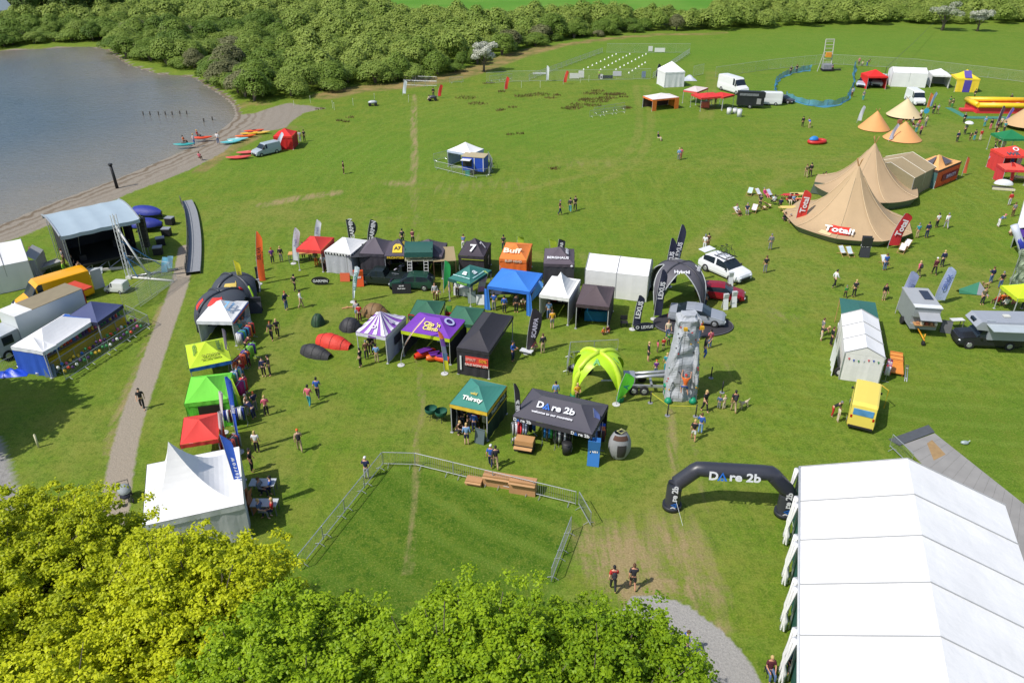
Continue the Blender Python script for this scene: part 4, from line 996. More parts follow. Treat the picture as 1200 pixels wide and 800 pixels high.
# left marquee
mq = marquee('white ridge marquee at the far left edge beside the stage', (-26, 317), (33, 305), 4.6, 2.6, 3.9, along='x', bays=2)
r_ = thing('side_tent', 'small grey lean to porch at the right end of the left marquee', 'tent', P(37, 326), R(13)); g = MB(); g.grid(lambda u, v: (u*.8, v*2.6, 2.35-.6*u), 4, 4); wall_strip(g, (.8, 0), (.8, 2.6), 0, 1.75, .01, .04); wall_strip(g, (0, 0), (.8, 0), 0, 1.8, .01, .02); g.build('cover', cloth((205, 208, 210)), r_)
A, B = P(-8, 343), P(76, 313); d = B-A; r_ = thing('aluminium_ramp', 'long narrow aluminium ramp between the left marquee and the stage', 'ramp', A, math.atan2(d.y, d.x)); l_ = d.length
mb = MB(); mb.box(0, l_, 0, .95, .55, .62); mb.build('deck', M((178, 178, 176), .5, .15, 5), r_)
mb = MB(); mb.box(0, l_, -.06, 0, .45, .72).box(0, l_, .95, 1.01, .45, .72)
for x in np.linspace(.3, l_-.3, 7): mb.tube([(x, 0, 0), (x, 0, .55)], .03, 4).tube([(x, .95, 0), (x, .95, .55)], .03, 4)
mb.build('side_rail', STEEL(), r_)
r_ = thing('pallet_stack', 'stack of wooden planks in front of the left marquee', 'pallets', P(27, 327), R(14)); mb = MB()
for k in range(4): mb.cbox((0, 0, .55+k*.13), (1.3, .8, .05)); [mb.cbox((0, y, .48+k*.13), (1.25, .1, .09)) for y in (-.35, 0, .35)]
mb.box(-.5, .5, -.3, .3, 0, .45); mb.build('planks', WOOD(), r_)
for i, (x, y, c, lab) in enumerate([(5, 335, (150, 180, 215), 'pale blue crate by the left marquee'), (12, 333, (225, 150, 120), 'salmon pink box in front of the left marquee'), (17, 330, (220, 220, 225), 'white box in front of the left marquee'), (40, 299, (120, 80, 60), 'brown barrel beside the left marquee')]):
    r_ = thing('crate' if i < 3 else 'barrel', lab, 'box' if i < 3 else 'barrel', P(x, y), R(20*i)); (MB().cbox((0, 0, .3), (.9, .6, .6)).box(-.47, .47, -.32, .32, .55, .6) if i < 3 else MB().tube([(0,0,0),(0,0,.45),(0,0,.9)], [.3,.36,.3], 12)).build('body', M(c, .6), r_)
person(78, 325, 'beside the left leg of the stage', 'lime', 'dark', 100, long_s=True, hair='blond')
person(76, 310, 'on the ramp behind the steward', 'grey', 'brown', 140); person(93, 322, 'below the left front of the stage', 'brown', 'navy', 60, 'bend'); person(97, 328, 'at the front edge of the stage', 'cream', 'beige', 90, 'crouch')
person(88, 318, 'in the shade at the stage corner', 'black', 'black', -30)
r_ = thing('display_board', 'grey framed board leaning at the front of the stage', 'board', P(108, 322), R(14)); MB().box(-.9, .9, 0, .04, .05, .75, Matrix.Rotation(-.9, 4, 'X')).build('panel', M((176, 186, 190), .5), r_); MB().box(-.15, .15, -.03, -.005, .3, .45, Matrix.Rotation(-.9, 4, 'X')).build('handle', DARK(), r_)
r_ = thing('white_beam', 'white painted beam lying on the grass before the stage', 'beam', P(131, 316), R(13)); MB().box(-.95, .95, -.09, .09, 0, .2).box(-.97, -.93, -.11, .11, 0, .22).box(.93, .97, -.11, .11, 0, .22).build('beam', M((225, 222, 210), .6), r_)
# black pole on the beach
r_ = thing('beach_post', 'leaning black chimney like post on the shingle beach', 'post', P(137, 219), 0); MB().tube([(0, 0, -.2), (-.05, 0, 1.4), (-.12, 0, 2.75)], .20, 8, .17).build('post', DARK(), r_); MB().tube([(-.12, 0, 2.72), (-.13, 0, 2.92)], .26, 10).build('cap', DARK(), r_)
# footbridge like boardwalk
bw = [(227, 322), (229, 300), (229, 280), (227, 262), (224, 248), (219, 238)]
pts = smooth([P(*q)[:2] for q in bw]); r_ = thing('boardwalk', 'curved grey metal walkway leading up the bank right of the stage', 'walkway', (pts[0][0], pts[0][1], 0), 0)
g = MB(); rl = MB(); n_ = len(pts)-1; o_ = pts[0]
def bwp(v, s, h=.32): i = min(int(v*n_), n_-1); t = v*n_-i; p = pts[i]*(1-t)+pts[i+1]*t; d_ = pts[min(i+1, n_)]-pts[i]; d_ = d_/np.linalg.norm(d_); nn = np.array([d_[1], -d_[0]]); q = p+nn*s-o_; return (q[0], q[1], h)
g.grid(lambda u, v: bwp(v, (u-.5)*1.25), 2, 30); 
for s in (-.62, .62): g.grid(lambda u, v: Vector(bwp(v, s))-Vector((0, 0, .36*u)), 1, 30)
g.build('deck', M((148, 150, 154), .6, .15, 6), r_)
for s in (-.64,):
    rl.tube([Vector(bwp(k/16, s, 1.0)) for k in range(17)], .03, 4)
    for k in range(13): rl.tube([Vector(bwp(k/12, s, .0)), Vector(bwp(k/12, s, 1.0))], .025, 4)
rl.grid(lambda u, v: Vector(bwp(v, -.64, .3+.5*u)), 1, 30)
rl.build('handrail', M((92, 90, 86), .6), r_)
# light blue banners near the stage tower
for i, (x, y, c, lab) in enumerate([(190, 323, (120, 190, 225), 'pale blue sail banner propped beside the stage tower'), (196, 318, (150, 205, 232), 'second pale blue banner behind the first by the stage tower')]):
    flag(lab, (x, y), (x+.5, y-22+4*i), c, .55, 'plain', base_w=False, group='pale blue banners by the stage')
# vehicles
van = vehicle('bright yellow high roof van parked with its rear door open', (24, 368), (108, 343), 'van', (250, 178, 10), 'van', 'delivery_van')
MB().box(-3.9, -2.98, .95, 1.03, .5, 2.3, Matrix.Rotation(.1, 4, 'Z')).build('rear_door', M((190, 190, 196), .4), van)
vehicle('dark grey car half hidden behind the yellow van', (26, 361), (62, 347), 'hatch', (46, 48, 58))
tr = thing('box_truck', 'white box lorry with brown roof and open red rear flap', 'lorry', (P(22, 424)+P(104, 383))/2, 0)
A, B = P(-6, 422), P(98, 375); d = A-B; tr.location = (A+B)/2; tr.rotation_euler = (0, 0, math.atan2(d.y, d.x)); Lt = d.length
MB().box(-Lt/2, Lt/2-1.9, -1.1, 1.1, .85, 3.15).build('box_body', M((222, 228, 232), .45, .04), tr)
MB().box(-Lt/2-.02, Lt/2-3.3, -1.12, 1.12, 3.155, 3.2).build('roof', M((150, 138, 112), .8, .1), tr)
MB().box(Lt/2-3.3, Lt/2-1.88, -1.12, 1.12, 3.155, 3.21).build('roof_deflector', M((240, 240, 240), .5), tr)
MB().box(-Lt/2-.9, -Lt/2-.02, -1.15, 1.15, 2.95, 3.05).box(-Lt/2-.08, -Lt/2-.02, -1.15, 1.15, .85, 2.95).build('rear_flap', M((214, 70, 36), .5), tr)
cb = MB(); cb.smooth = False; xa = Lt/2-1.85
cb.poly([(xa, -1, .5), (xa+1.85, -1, .5), (xa+1.85, -1, 1.25), (xa+1.4, -1, 2.1), (xa, -1, 2.2)]).poly([(xa+1.85, 1, .5), (xa, 1, .5), (xa, 1, 2.2), (xa+1.4, 1, 2.1), (xa+1.85, 1, 1.25)]).poly([(xa+1.85, -1, .5), (xa+1.85, 1, .5), (xa+1.85, 1, 1.25), (xa+1.85, -1, 1.25)]).poly([(xa+1.4, -1, 2.1), (xa+1.4, 1, 2.1), (xa, 1, 2.2), (xa, -1, 2.2)]).poly([(xa, 1, .5), (xa, -1, .5), (xa, -1, 2.2), (xa, 1, 2.2)])
cb.build('cab', M((188, 194, 200), .3), tr)
MB().poly([(xa+1.84, -.9, 1.3), (xa+1.84, .9, 1.3), (xa+1.43, .9, 2.05), (xa+1.43, -.9, 2.05)]).build('windscreen', GLASS(), tr)
for s in (1, -1): MB().box(xa+.5, xa+1.35, s*1.005-.01, s*1.005+.01, 1.25, 1.95).build('side_window', GLASS(), tr)
for x in (Lt/2-.6, -Lt/2+1.4):
    for s in (1, -1): wheel(tr, x, s*.95, .42)
MB().box(-Lt/2+.2, Lt/2-.3, -.5, .5, .5, .85).build('chassis', DARK(), tr)
vehicle('small white and black utility buggy parked alone on the grass below the stage', (128, 342), (149, 338), 'smallvan', (225, 228, 226), 'buggy', 'utility_buggy', at=(P(138, 341), R(172)))
bpy.data.objects['utility_buggy'].scale = (.42, .62, .55)
# fair stall
BL, WH = (70, 128, 225), (248, 248, 250)
gA = gazebo('white and blue fairground stall canopy with blue end wall', (52, 412), (113, 373), 3.0, WH, 2.25, 3.1, val=(235, 238, 245), walls={'l': ((42, 92, 200), 2.1)}, ridge=2.0, roofmats=([WH, BL], [0, 1, 0, 0]), group='fair stall canopies')
gB = gazebo('dark navy stall canopy joined to the right end of the white and blue one', (114, 378), (144, 357), 3.0, (74, 84, 128), 2.25, 3.15, val=(38, 44, 78), group='fair stall canopies')
gC = gazebo('white end bay with one blue panel on the left of the fair stall', (50, 412.5), (66, 404), 2.9, WH, 2.27, 2.95, val=(228, 232, 240), roofmats=([WH, BL], [0, 1, 0, 0]), group='fair stall canopies')
A, B = P(57, 436), P(150, 383); d = B-A; ct = thing('stall_counter', 'long yellow fronted prize counter under the fair stall canopies', 'counter', A, math.atan2(d.y, d.x)); l_ = d.length
MB().box(0, l_, 0, .7, 0, .95).build('counter_front', M((225, 190, 20), .6, .25, 4), ct); MB().box(-.05, l_+.05, .3, 1.7, .95, 1.0).build('counter_top', M((150, 140, 140), .6), ct)
rn = random.Random(4); PC = [(230, 90, 60), (240, 200, 60), (70, 150, 90), (60, 120, 200), (220, 110, 150), (240, 240, 235), (90, 60, 120)]
TOYB = {}
def toy(mb, x, y, z, s):
    mb.ell((x, y, z+s*.8), (s*.7, s*.6, s*.8), 7, 5).ell((x, y-.1*s, z+s*1.9), (s*.5, s*.5, s*.5), 7, 5)
    for q in (-1, 1): mb.ell((x+q*s*.4, y, z+s*2.3), (s*.2, s*.12, s*.2), 5, 3)
for i in range(26):
    c = rn.choice(PC); mb = MB(); toy(mb, 0, 0, 0, .17)
    q = A.lerp(B, (i+.5)/26); o = mb.build('soft_toy', M(c, .8), None); o.location = (q.x+.5*-math.sin(ct.rotation_euler.z), q.y+.5*math.cos(ct.rotation_euler.z), 1.0)
    tag(o, 'soft toy prize on the yellow fairground counter, %s from the left' % nth(i), 'soft toy', 'soft toy prizes on the counter')
barriers([(78, 447), (176, 383), (150, 371)], 'round the fair stall', 'crowd barriers round the fair stall')
barriers([(64, 440), (160, 376)], 'close in front of the yellow counter', 'inner crowd barriers of the fair stall')
panels([(147, 368), (207, 328)], 'right of the fair stall', 'mesh panels right of the fair stall'); panels([(165, 360), (204, 331), (152, 322)], 'on the triangle of grass by the stage', 'mesh panels by the stage')
# strings of coloured prizes on the fences
for i, (a, b_) in enumerate([((78, 447), (170, 390)), ((70, 443), (163, 383))]):
    A, B = P(*a), P(*b_); r_ = thing('bunting', 'string of small coloured balls and pennants hung %s' % ('on the outer stall barrier' if i == 0 else 'on the inner stall barrier'), 'bunting', A, 0)
    MB().tube([Vector((0, 0, 1.05)), Vector((B-A))+Vector((0, 0, 1.05))], .008, 4).build('string', M((60, 120, 90), .7), r_)
    for k in range(22):
        q = (B-A)*(k+.5)/22; MB().ell(q+Vector((0, -.05, .85+.1*math.sin(k*2))), (.13, .10, .14), 7, 5).build('pennant', M(rn.choice(PC), .7), r_)
barriers([(-10, 419), (22, 400)], 'at the left edge by the lorry cab', 'crowd barriers at the left edge'); barriers([(-10, 446), (26, 428)], 'left of the blue stall wall', 'crowd barriers left of the stall')
r_ = thing('tarpaulin', 'crumpled bright blue tarpaulin heap on the grass left of the stall', 'tarpaulin', P(15, 438), R(10)); g = MB(); g.smooth = True; g.grid(lambda u, v: ((u-.5)*2.3, (v-.5)*1.1, .02+.35*math.sin(math.pi*u)*math.sin(math.pi*v)*(1+.4*math.sin(u*17+v*11))), 16, 10); g.build('sheet', M((30, 80, 215), .4, .1), r_)
r_ = thing('propane_tank', 'small rusty red gas bottle by the stall corner', 'gas bottle', P(28, 427), 0); MB().tube([(0, 0, 0), (0, 0, .45), (0, 0, .58)], [.16, .16, .07], 10).build('tank', M((150, 50, 40), .5), r_); MB().tube([(0, 0, .56), (0, 0, .66)], .04, 6).build('valve', STEEL(), r_)
aboard('grey price board standing at the left front corner of the fair stall', 61, 440, .75, 1.0, (120, 140, 160), 15)
r_ = thing('white_step', 'low white step lying on the grass below the stall', 'step', P(50, 438), R(25)); MB().box(-.4, .4, -.15, .15, 0, .18).box(-.42, .42, -.17, .17, .18, .22).build('step', M((230, 230, 228), .6), r_)
r_ = thing('blue_barrel', 'blue barrel standing at the open front of the white lorry', 'barrel', P(30, 414), 0); MB().tube([(0,0,0),(0,0,.2),(0,0,.5),(0,0,.9)], [.3,.33,.33,.3], 12).build('drum', M((30, 80, 190), .4), r_); MB().tube([(0,0,.9),(0,0,.94)], .27, 12).build('lid', M((30, 70, 160), .4), r_)
r_ = thing('marker_post', 'short white marker post standing alone on the lower left grass', 'post', P(45.5, 524), 0); MB().tube([(0, 0, 0), (0, 0, 1.0)], .07, 8).build('post', M((225, 218, 180), .6), r_); MB().ell((0, 0, 1.0), (.07, .07, .05), 8, 4).build('cap', M((225, 218, 180), .6), r_)
person(168, 479, 'alone on the left gravel path', 'black', 'black', 20, 'walk', 'black')
r_ = thing('buggy', 'dark pushchair with grey hood on the path behind the peaked marquee', 'pushchair', P(149, 585), R(30)); MB().ell((0, 0, .75), (.38, .5, .3), 10, 7, -.1, 1).build('hood', cloth((150, 158, 160)), r_); MB().ell((0, -.1, .5), (.32, .45, .25), 10, 6).build('seat', cloth((40, 44, 60)), r_); MB().tube([(-.3, .5, 1.05), (.3, .5, 1.05)], .02, 5).tube([(-.3, .5, 1.05), (-.3, -.5, .25)], .02, 5).tube([(.3, .5, 1.05), (.3, -.5, .25)], .02, 5).build('frame', DARK(), r_)
for s in (-.3, .3):
    for y in (-.5, .35): MB().tube([(s-.04, y, .16), (s+.04, y, .16)], .16, 10).build('wheel', TYRE(), r_)

# ---- row of tents down the left ------------------------------------
dm = thing('dome_tent', 'large dark grey inflatable dome tent with yellow and red patches', 'tent', P(228, 395), R(0))
A, B = P(231, 392), P(304, 352); cxy = (P(232, 388)+P(292, 322))/2
o0 = dm.location.copy(); dm.location = (P(262, 374).x, P(262, 374).y, 0); dm.scale = (.82, .82, .88)
def dome_lobe(cx, cy, rx, ry, h, rz_, opn=.62):
    """four legged dome: arched openings on each side"""
    g = MB(); g.smooth = True
    def fn(u, v):
        a = u*2*math.pi; k = abs(math.cos(2*a))                    # legs on the diagonals
        arch = opn*(k**1.1)*(1 if math.cos(a) > .3 or opn > .6 else .35)
        ph = (arch + (1-arch)*v)*math.pi/2
        r_ = math.cos(ph)**.75; x = rx*r_*math.cos(a)*1.1; y = ry*r_*math.sin(a)*1.1
        c_, s_ = math.cos(rz_), math.sin(rz_); return (cx+x*c_-y*s_, cy+x*s_+y*c_, h*math.sin(ph)**.8)
    g.grid(fn, 48, 10); return g, fn
g1, f1 = dome_lobe(.3, -.2, 2.7, 3.0, 3.0, 0.1, .5); g2, f2 = dome_lobe(.5, 3.4, 2.5, 2.6, 3.2, .2, .5)
DG = M((70, 76, 86), .75, .05, 1, 0, .8, .3)
g1.build('canopy', DG, dm); g2.build('canopy', DG, dm)
for f_, sp, cl in ((f1, (1/8, 3/8, 5/8), [(60, 64, 74)]*3), (f2, (3/8, 5/8), [(60, 64, 74)]*2)):
    for s, c in zip(sp, cl): MB().tube([Vector(f_(s, k/10))+Vector((0, 0, .04)) for k in range(11)], [.22-.010*k for k in range(11)], 8).build('inflated_leg', M(c, .45), dm)
MB().tube([Vector(f1(1/8, k/10))+Vector((.05, 0, .12)) for k in range(7)], .2, 8, .15).build('inflated_leg', M((190, 26, 34), .45), dm)
MB().tube([Vector(f2(7/8, k/10))+Vector((.05, 0, .06)) for k in range(11)], .2, 8, .1).build('inflated_leg', M((70, 74, 84), .45), dm)
MB().tube([Vector(f2(7/8, k/10))+Vector((.08, 0, .13)) for k in range(6)], .17, 8, .12).build('inflated_leg', M((178, 228, 40), .45), dm)
def patch(f_, u0, u1, v0, v1, col, nm):
    g = MB(); g.smooth = True; g.grid(lambda u, v: Vector(f_(u0+(u1-u0)*u, v0+(v1-v0)*v))+Vector((0, -.03, .05)), 10, 5); g.build(nm, cloth(col), dm)
patch(f2, .68, .80, .50, .66, (224, 196, 96), 'badge'); patch(f1, .68, .81, .52, .80, (220, 60, 54), 'badge'); patch(f1, .56, .60, .35, .65, (220, 60, 54), 'badge')
flag('yellow feather flag standing in front of the dark dome tent', (285, 356), (273, 305), (226, 220, 50), .55, 'taper', 'EASTERN', (120, 120, 60), base_w=True)
g1_ = gazebo('white gazebo with blue print and rainbow edge, next to the dark dome tent', (230, 376), (272, 377), 3.6, (250, 250, 250), 2.2, 3.2, walls={'l': (235, 235, 240), 'b': (235, 235, 240)}, val=(236, 238, 246), power=1.3)
rtext(g1_, 'r', 'Sprayway', .45, .45, .26, (130, 180, 225)); rtext(g1_, 'f', '7', .72, .75, .6, (120, 180, 220))
MB().box(g1_['_w']+.045, g1_['_w']+.065, .1, 3.5, 1.93, 2.06).build('stripe', M((226, 90, 70), .6), g1_); MB().box(g1_['_w']+.045, g1_['_w']+.065, .1, 3.5, 2.07, 2.17).build('stripe', M((80, 110, 210), .6), g1_)
g2_ = gazebo('yellow green gazebo with blue edge and dark lettering on the roof', (222, 432), (271, 422), 3.7, (196, 226, 44), 2.2, 3.1, val=(34, 110, 196), walls={'b': (90, 120, 40)})
rtext(g2_, 'f', 'OUTDOOR', .55, .40, .17, (130, 140, 40)); rtext(g2_, 'f', 'ACTIVE WEAR', .55, .25, .15, (130, 140, 40)); rtext(g2_, 'r', 'MERRELL', .5, .45, .28, (90, 130, 60)); rtext(g2_, 'l', 'MERRELL', .5, .40, .28, (120, 160, 60))
g3_ = gazebo('bright lime green gazebo with a window in its front wall', (216, 473), (267, 467), 3.4, (118, 222, 66), 2.2, 3.1, walls={'f': (104, 212, 52), 'l': (96, 200, 48), 'r': (84, 200, 40)}, power=1.3)
MB().box(g3_['_w']*.28, g3_['_w']*.86, -.06, -.03, 1.0, 1.85).build('window', M((50, 40, 48), .3), g3_)
g4_ = gazebo('red gazebo between the lime gazebo and the white peaked marquee', (211, 521), (256, 514), 3.0, (232, 66, 58), 2.1, 2.75, walls={'r': (214, 46, 42)})
rd = Vector((.942, .337, 0)); fr_ = P(286, 590, 2.5); fl_ = fr_-rd*5.1
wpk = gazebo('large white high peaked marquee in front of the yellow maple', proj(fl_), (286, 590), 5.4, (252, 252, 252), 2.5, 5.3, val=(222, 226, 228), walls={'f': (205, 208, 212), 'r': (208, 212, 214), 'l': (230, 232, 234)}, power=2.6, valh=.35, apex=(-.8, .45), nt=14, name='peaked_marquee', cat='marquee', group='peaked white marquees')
flag('tall royal blue feather flag leaning over the white peaked marquee', (284, 601), (257, 509), (42, 92, 200), .66, 'taper', 'H a r r o w', (235, 240, 250), th=.24)
flag('blue feather flag with white edge beside the lime gazebo', (281, 530), (263, 441), (46, 92, 200), .42, 'taper', 'KEEN')
flag('thin white and pink feather flag in front of the lime gazebo', (263, 507), (256, 458), (236, 226, 226), .3, 'taper')
flag('thin white and red feather flag beside the red gazebo', (262, 533), (255, 482), (236, 216, 216), .3, 'taper')
flag('narrow lime flag at the right front corner of the lime gazebo', (282, 487), (269, 443), (190, 226, 70), .22, 'plain')
flag('narrow purple grey flag standing before the yellow green gazebo', (270, 440), (260, 385), (120, 110, 130), .28, 'taper')
flag('tall bright orange feather flag standing at the top of the left row', (304, 333), (300, 271), (244, 106, 40), .62, 'feather', 'SILVA', (110, 50, 30), th=.36)
# side stalls and goods
aboard('white framed dark display board at the foot of the orange flag', 301, 366, 1.0, 1.5, (70, 72, 82), 5)
aboard('pale poster board just behind the framed display board', 300, 341, .9, 1.2, (214, 218, 226), 8)
aboard('grey display board on the right side of the orange flag', 306, 328, .8, 1.4, (62, 66, 78), 30)
aboard('small white leaflet board in the mouth of the dark dome tent', 288, 350, .8, .9, (210, 218, 224), 0)
aboard('pale blue leaflet board near the red leg of the dome tent', 292, 336, .6, .9, (200, 215, 225), 0)
GC = [(40, 60, 120), (200, 60, 50), (60, 160, 200), (240, 130, 60), (30, 30, 40), (170, 40, 120), (220, 220, 225), (100, 170, 70), (60, 100, 180)]
for i, (x, y, w_, rz_, lab, cs_) in enumerate([
    (290, 402, 2.2, 75, 'mixed dark clothes rail right of the white gazebo', GC), (294, 425, 1.8, 80, 'purple and green jackets rail beside the yellow green gazebo', [(90, 50, 160), (130, 200, 60), (60, 50, 120)]),
    (283, 437, 1.6, 75, 'orange clothes rail beside the yellow green gazebo', [(230, 100, 50), (190, 60, 60), (60, 60, 70)]), (277, 455, 1.8, 80, 'bright multicoloured clothes rail beside the lime gazebo', GC),
    (285, 466, 1.3, 85, 'magenta and teal clothes rail outside the lime gazebo', [(190, 30, 120), (40, 160, 190), (220, 80, 60)]), (277, 498, 1.5, 10, 'white and maroon shirts rail between the lime gazebo and shoppers', [(230, 232, 235), (90, 30, 50), (40, 60, 150)]),
    (274, 535, 1.6, 75, 'grey clothes rail beside the red gazebo', [(150, 152, 158), (70, 72, 80), (200, 90, 80)])]):
    goods(lab, x, y, w_, .5, 1.4, cs_, rz_, seed=i)
table('white clothed display table behind the clothes beside the white gazebo', 284, 386, 1.6, .8, .8, (216, 226, 230), 80, clothed=True)
table('small white picnic table with two benches beside the peaked marquee, upper', 310, 576, 1.5, .7, .75, (200, 205, 210), 0, 'picnic_table')
table('small white picnic table beside the peaked marquee, lower', 312, 600, 1.5, .7, .75, (200, 205, 210), 0, 'picnic_table')
aboard('tall thin wooden board leaning on the right wall of the peaked marquee', 295, 600, .5, 1.7, (170, 110, 70), 80)
for a in [
 (320, 309, 'second from the left of the two above the orange flag shadow', 'purple', 'dark', 200, 'stand'), (330, 307, 'between the orange flag and the red gazebo', 'black', 'grey', 180, 'stand'), (346, 341, 'in the open between the orange flag and the black oval sign', 'black', 'black', 150, 'walk'),
 (336, 363, 'carrying a white board near the dome tent', 'navy', 'denim', 60, 'onehand'), (353, 361, 'heading for the small green tent', 'white', 'beige', 100, 'walk'),
 (319, 398, 'arm in arm on the left of a pair', 'dark', 'black', 0, 'walk'), (326, 395, 'on the right of a pair in black', 'black', 'black', 10, 'walk'), (310, 441, 'as a suited pair right of the orange rail', 'navy', 'black', 0, 'stand'), (317, 440, 'close to the suited man', 'black', 'dark', -60, 'hold'),
 (313, 487, 'alone right of the shoppers at the lime gazebo', 'pink', 'black', 200, 'hold'), (302, 530, 'alone below the shirt rail', 'white', 'black', 180, 'stand'), (352, 529, 'with a big rucksack left of the barrier field', 'beige', 'beige', 200, 'walk'),
 (297, 490, 'in the knot outside the lime gazebo', 'navy', 'navy', 250, 'bend'), (291, 486, 'in the knot outside the lime gazebo, at the rail', 'cream', 'lightgrey', 90, 'stand'), (300, 482, 'behind the pushchair outside the lime gazebo', 'navy', 'grey', 230, 'hold'),
 (292, 430, 'looking through the purple jackets', 'orange', 'maroon', 200, 'hold'), (289, 462, 'at the multicoloured rail', 'magenta', 'purple', 250, 'stand'), (281, 452, 'under the edge of the yellow green gazebo', 'lightblue', 'navy', 90, 'stand'), (290, 412, 'pushing a pram past the white gazebo', 'maroon', 'dark', 130, 'bend'),
 (284, 397, 'in front of the dome tent mouth', 'teal', 'beige', 160, 'hold'), (288, 393, 'behind the pram', 'lightgrey', 'navy', 190, 'stand'), (285, 445, 'by the orange rail', 'red', 'denim', 20, 'hold'), (304, 318, 'behind the orange flag pole', 'grey', 'dark', 90, 'stand'),
 (309, 580, 'on the left at the upper picnic table', 'grey', 'dark', 80, 'sit'), (315, 578, 'on the right at the upper picnic table', 'blue', 'navy', -80, 'sit'), (309, 605, 'on the left at the lower picnic table', 'denim', 'grey', 80, 'sit'), (317, 604, 'on the right at the lower picnic table', 'red', 'navy', -80, 'sit'),
 (296, 552, 'in the doorway of the peaked marquee', 'black', 'black', 90, 'stand'),
 (373, 467, 'as a pair walking across open grass', 'blue', 'dark', 180, 'walk'), (363, 476, 'beside the one in blue on open grass', 'pink', 'teal', 170, 'walk'),
 (430, 561, 'leaning on the left corner of the barriers', 'navy', 'lightgrey', 180, 'onehand')]:
    person(*a[:7], **({'pack': 'black'} if a[0] in (352,) else {}), pose=a[7] if len(a) > 7 else 'stand') if False else person(a[0], a[1], a[2], a[3], a[4], a[5], a[6], hair=random.choice(['brown', 'black', 'blond', 'ginger', 'grey']), long_s=random.random() < .5, pack='black' if a[0] in (352,) else None, hat='orange' if a[0] == 352 else ('white' if a[0] == 430 else None))
# ================================================================== MIDDLE ROWS
GRY = (98, 90, 100)
a1 = gazebo('red gazebo at the left end of the back row with a wooden counter', (347, 292), (376, 294), 3.4, (226, 62, 54), 2.2, 2.9, val=(222, 70, 66), walls={'r': (214, 84, 84)})
table('light wooden counter under the red gazebo of the back row', 355, 306, 2.6, .8, .9, (226, 168, 96), 5, 'counter')
a2 = gazebo('white gazebo with black dotted edge next to the red one', (380, 294), (411, 298), 3.6, (248, 248, 246), 2.2, 3.0, val=(226, 226, 226), walls={'f': (186, 188, 196), 'r': (176, 180, 198)})
mb = MB()
for i in range(9): mb.box(a2['_w']*(i+.25)/9, a2['_w']*(i+.7)/9, -.065, -.05, 1.95, 2.12); mb.box(a2['_w']+.05, a2['_w']+.065, 3.6*(i+.25)/9, 3.6*(i+.7)/9, 1.95, 2.12)
mb.build('edge_pattern', DARK(), a2)
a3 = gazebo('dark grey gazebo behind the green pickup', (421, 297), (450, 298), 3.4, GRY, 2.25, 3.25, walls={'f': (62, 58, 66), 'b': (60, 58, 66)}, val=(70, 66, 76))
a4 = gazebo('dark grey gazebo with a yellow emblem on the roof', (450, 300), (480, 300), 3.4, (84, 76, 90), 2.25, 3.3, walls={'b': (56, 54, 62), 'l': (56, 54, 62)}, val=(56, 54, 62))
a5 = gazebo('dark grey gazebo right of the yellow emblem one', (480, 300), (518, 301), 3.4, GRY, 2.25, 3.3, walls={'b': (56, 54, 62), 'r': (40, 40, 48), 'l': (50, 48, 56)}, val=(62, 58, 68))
vtext(a4, 'f', 'FRONTIER', .45, 2.1, .20, (240, 205, 40), 1.25)
for s_, u_ in (('f', .5), ('r', .5)):
    w, d, he, hp = a4['_w'], a4['_d'], 2.25, 3.3; dd = d/2 if s_ == 'f' else w/2; sl = (hp-he)/dd; g = MB()
    def qp(a_, b_): return (w*.5+a_, dd*b_, he+(hp-he)*b_+.02) if s_ == 'f' else (w-dd*b_, d*.5+a_, he+(hp-he)*b_+.02)
    g.poly([qp(-.45, .18), qp(.45, .18), qp(.42, .55), qp(.2, .68), qp(-.2, .68), qp(-.42, .55)]); g.build('emblem', M((240, 205, 50), .6, .04), a4)
    rtext(a4, s_, 'A7', .5, .42, .36, (50, 44, 50))
for (nm, t_) in (((409, 283), (405, 257)), ((431, 289), (434, 257))):
    flag('black teardrop flag with white lettering, %s of the two' % ('left' if nm[0] < 420 else 'right'), nm, t_, (48, 56, 60), .95, 'tear', 'GARMIN', th=.42, base_w=False)
flag('white feather flag standing left of the red back row gazebo', (344, 309), (345, 267), (226, 230, 240), .62, 'feather', 'Fresh', (150, 150, 190))
flag('white feather flag behind the red back row gazebo', (369, 288), (371, 257), (228, 230, 240), .6, 'feather', 'Fresh', (150, 150, 190))
r_ = thing('oval_sign', 'black oval pop out sign with white lettering lying on the grass', 'sign', P(376, 334), R(0)); g = MB(); g.tube([(0, 0, .42), (0, .05, .42)], .42, 24); ob = g.build('panel', DARK(), r_); ob.scale = (2.0, 1, 1); lettering(r_, 'GARMIN', (0, -.03, .42), (1, 0, 0), (0, 0, 1), .26, M((235, 235, 240), .6, .02))
flag('white and green tapering flag standing before the pickup', (414, 354), (416, 312), (226, 240, 246), .52, 'taper', 'HILLEBERG', (60, 140, 130), th=.26)
aboard('orange and white sign board behind the tapering flag', 421, 335, .9, 1.6, (240, 96, 44), 5, lines=['10', 'OFF'])
aboard('low orange and white board left of the tapering flag', 405, 329, .9, .8, (232, 110, 70), 0)
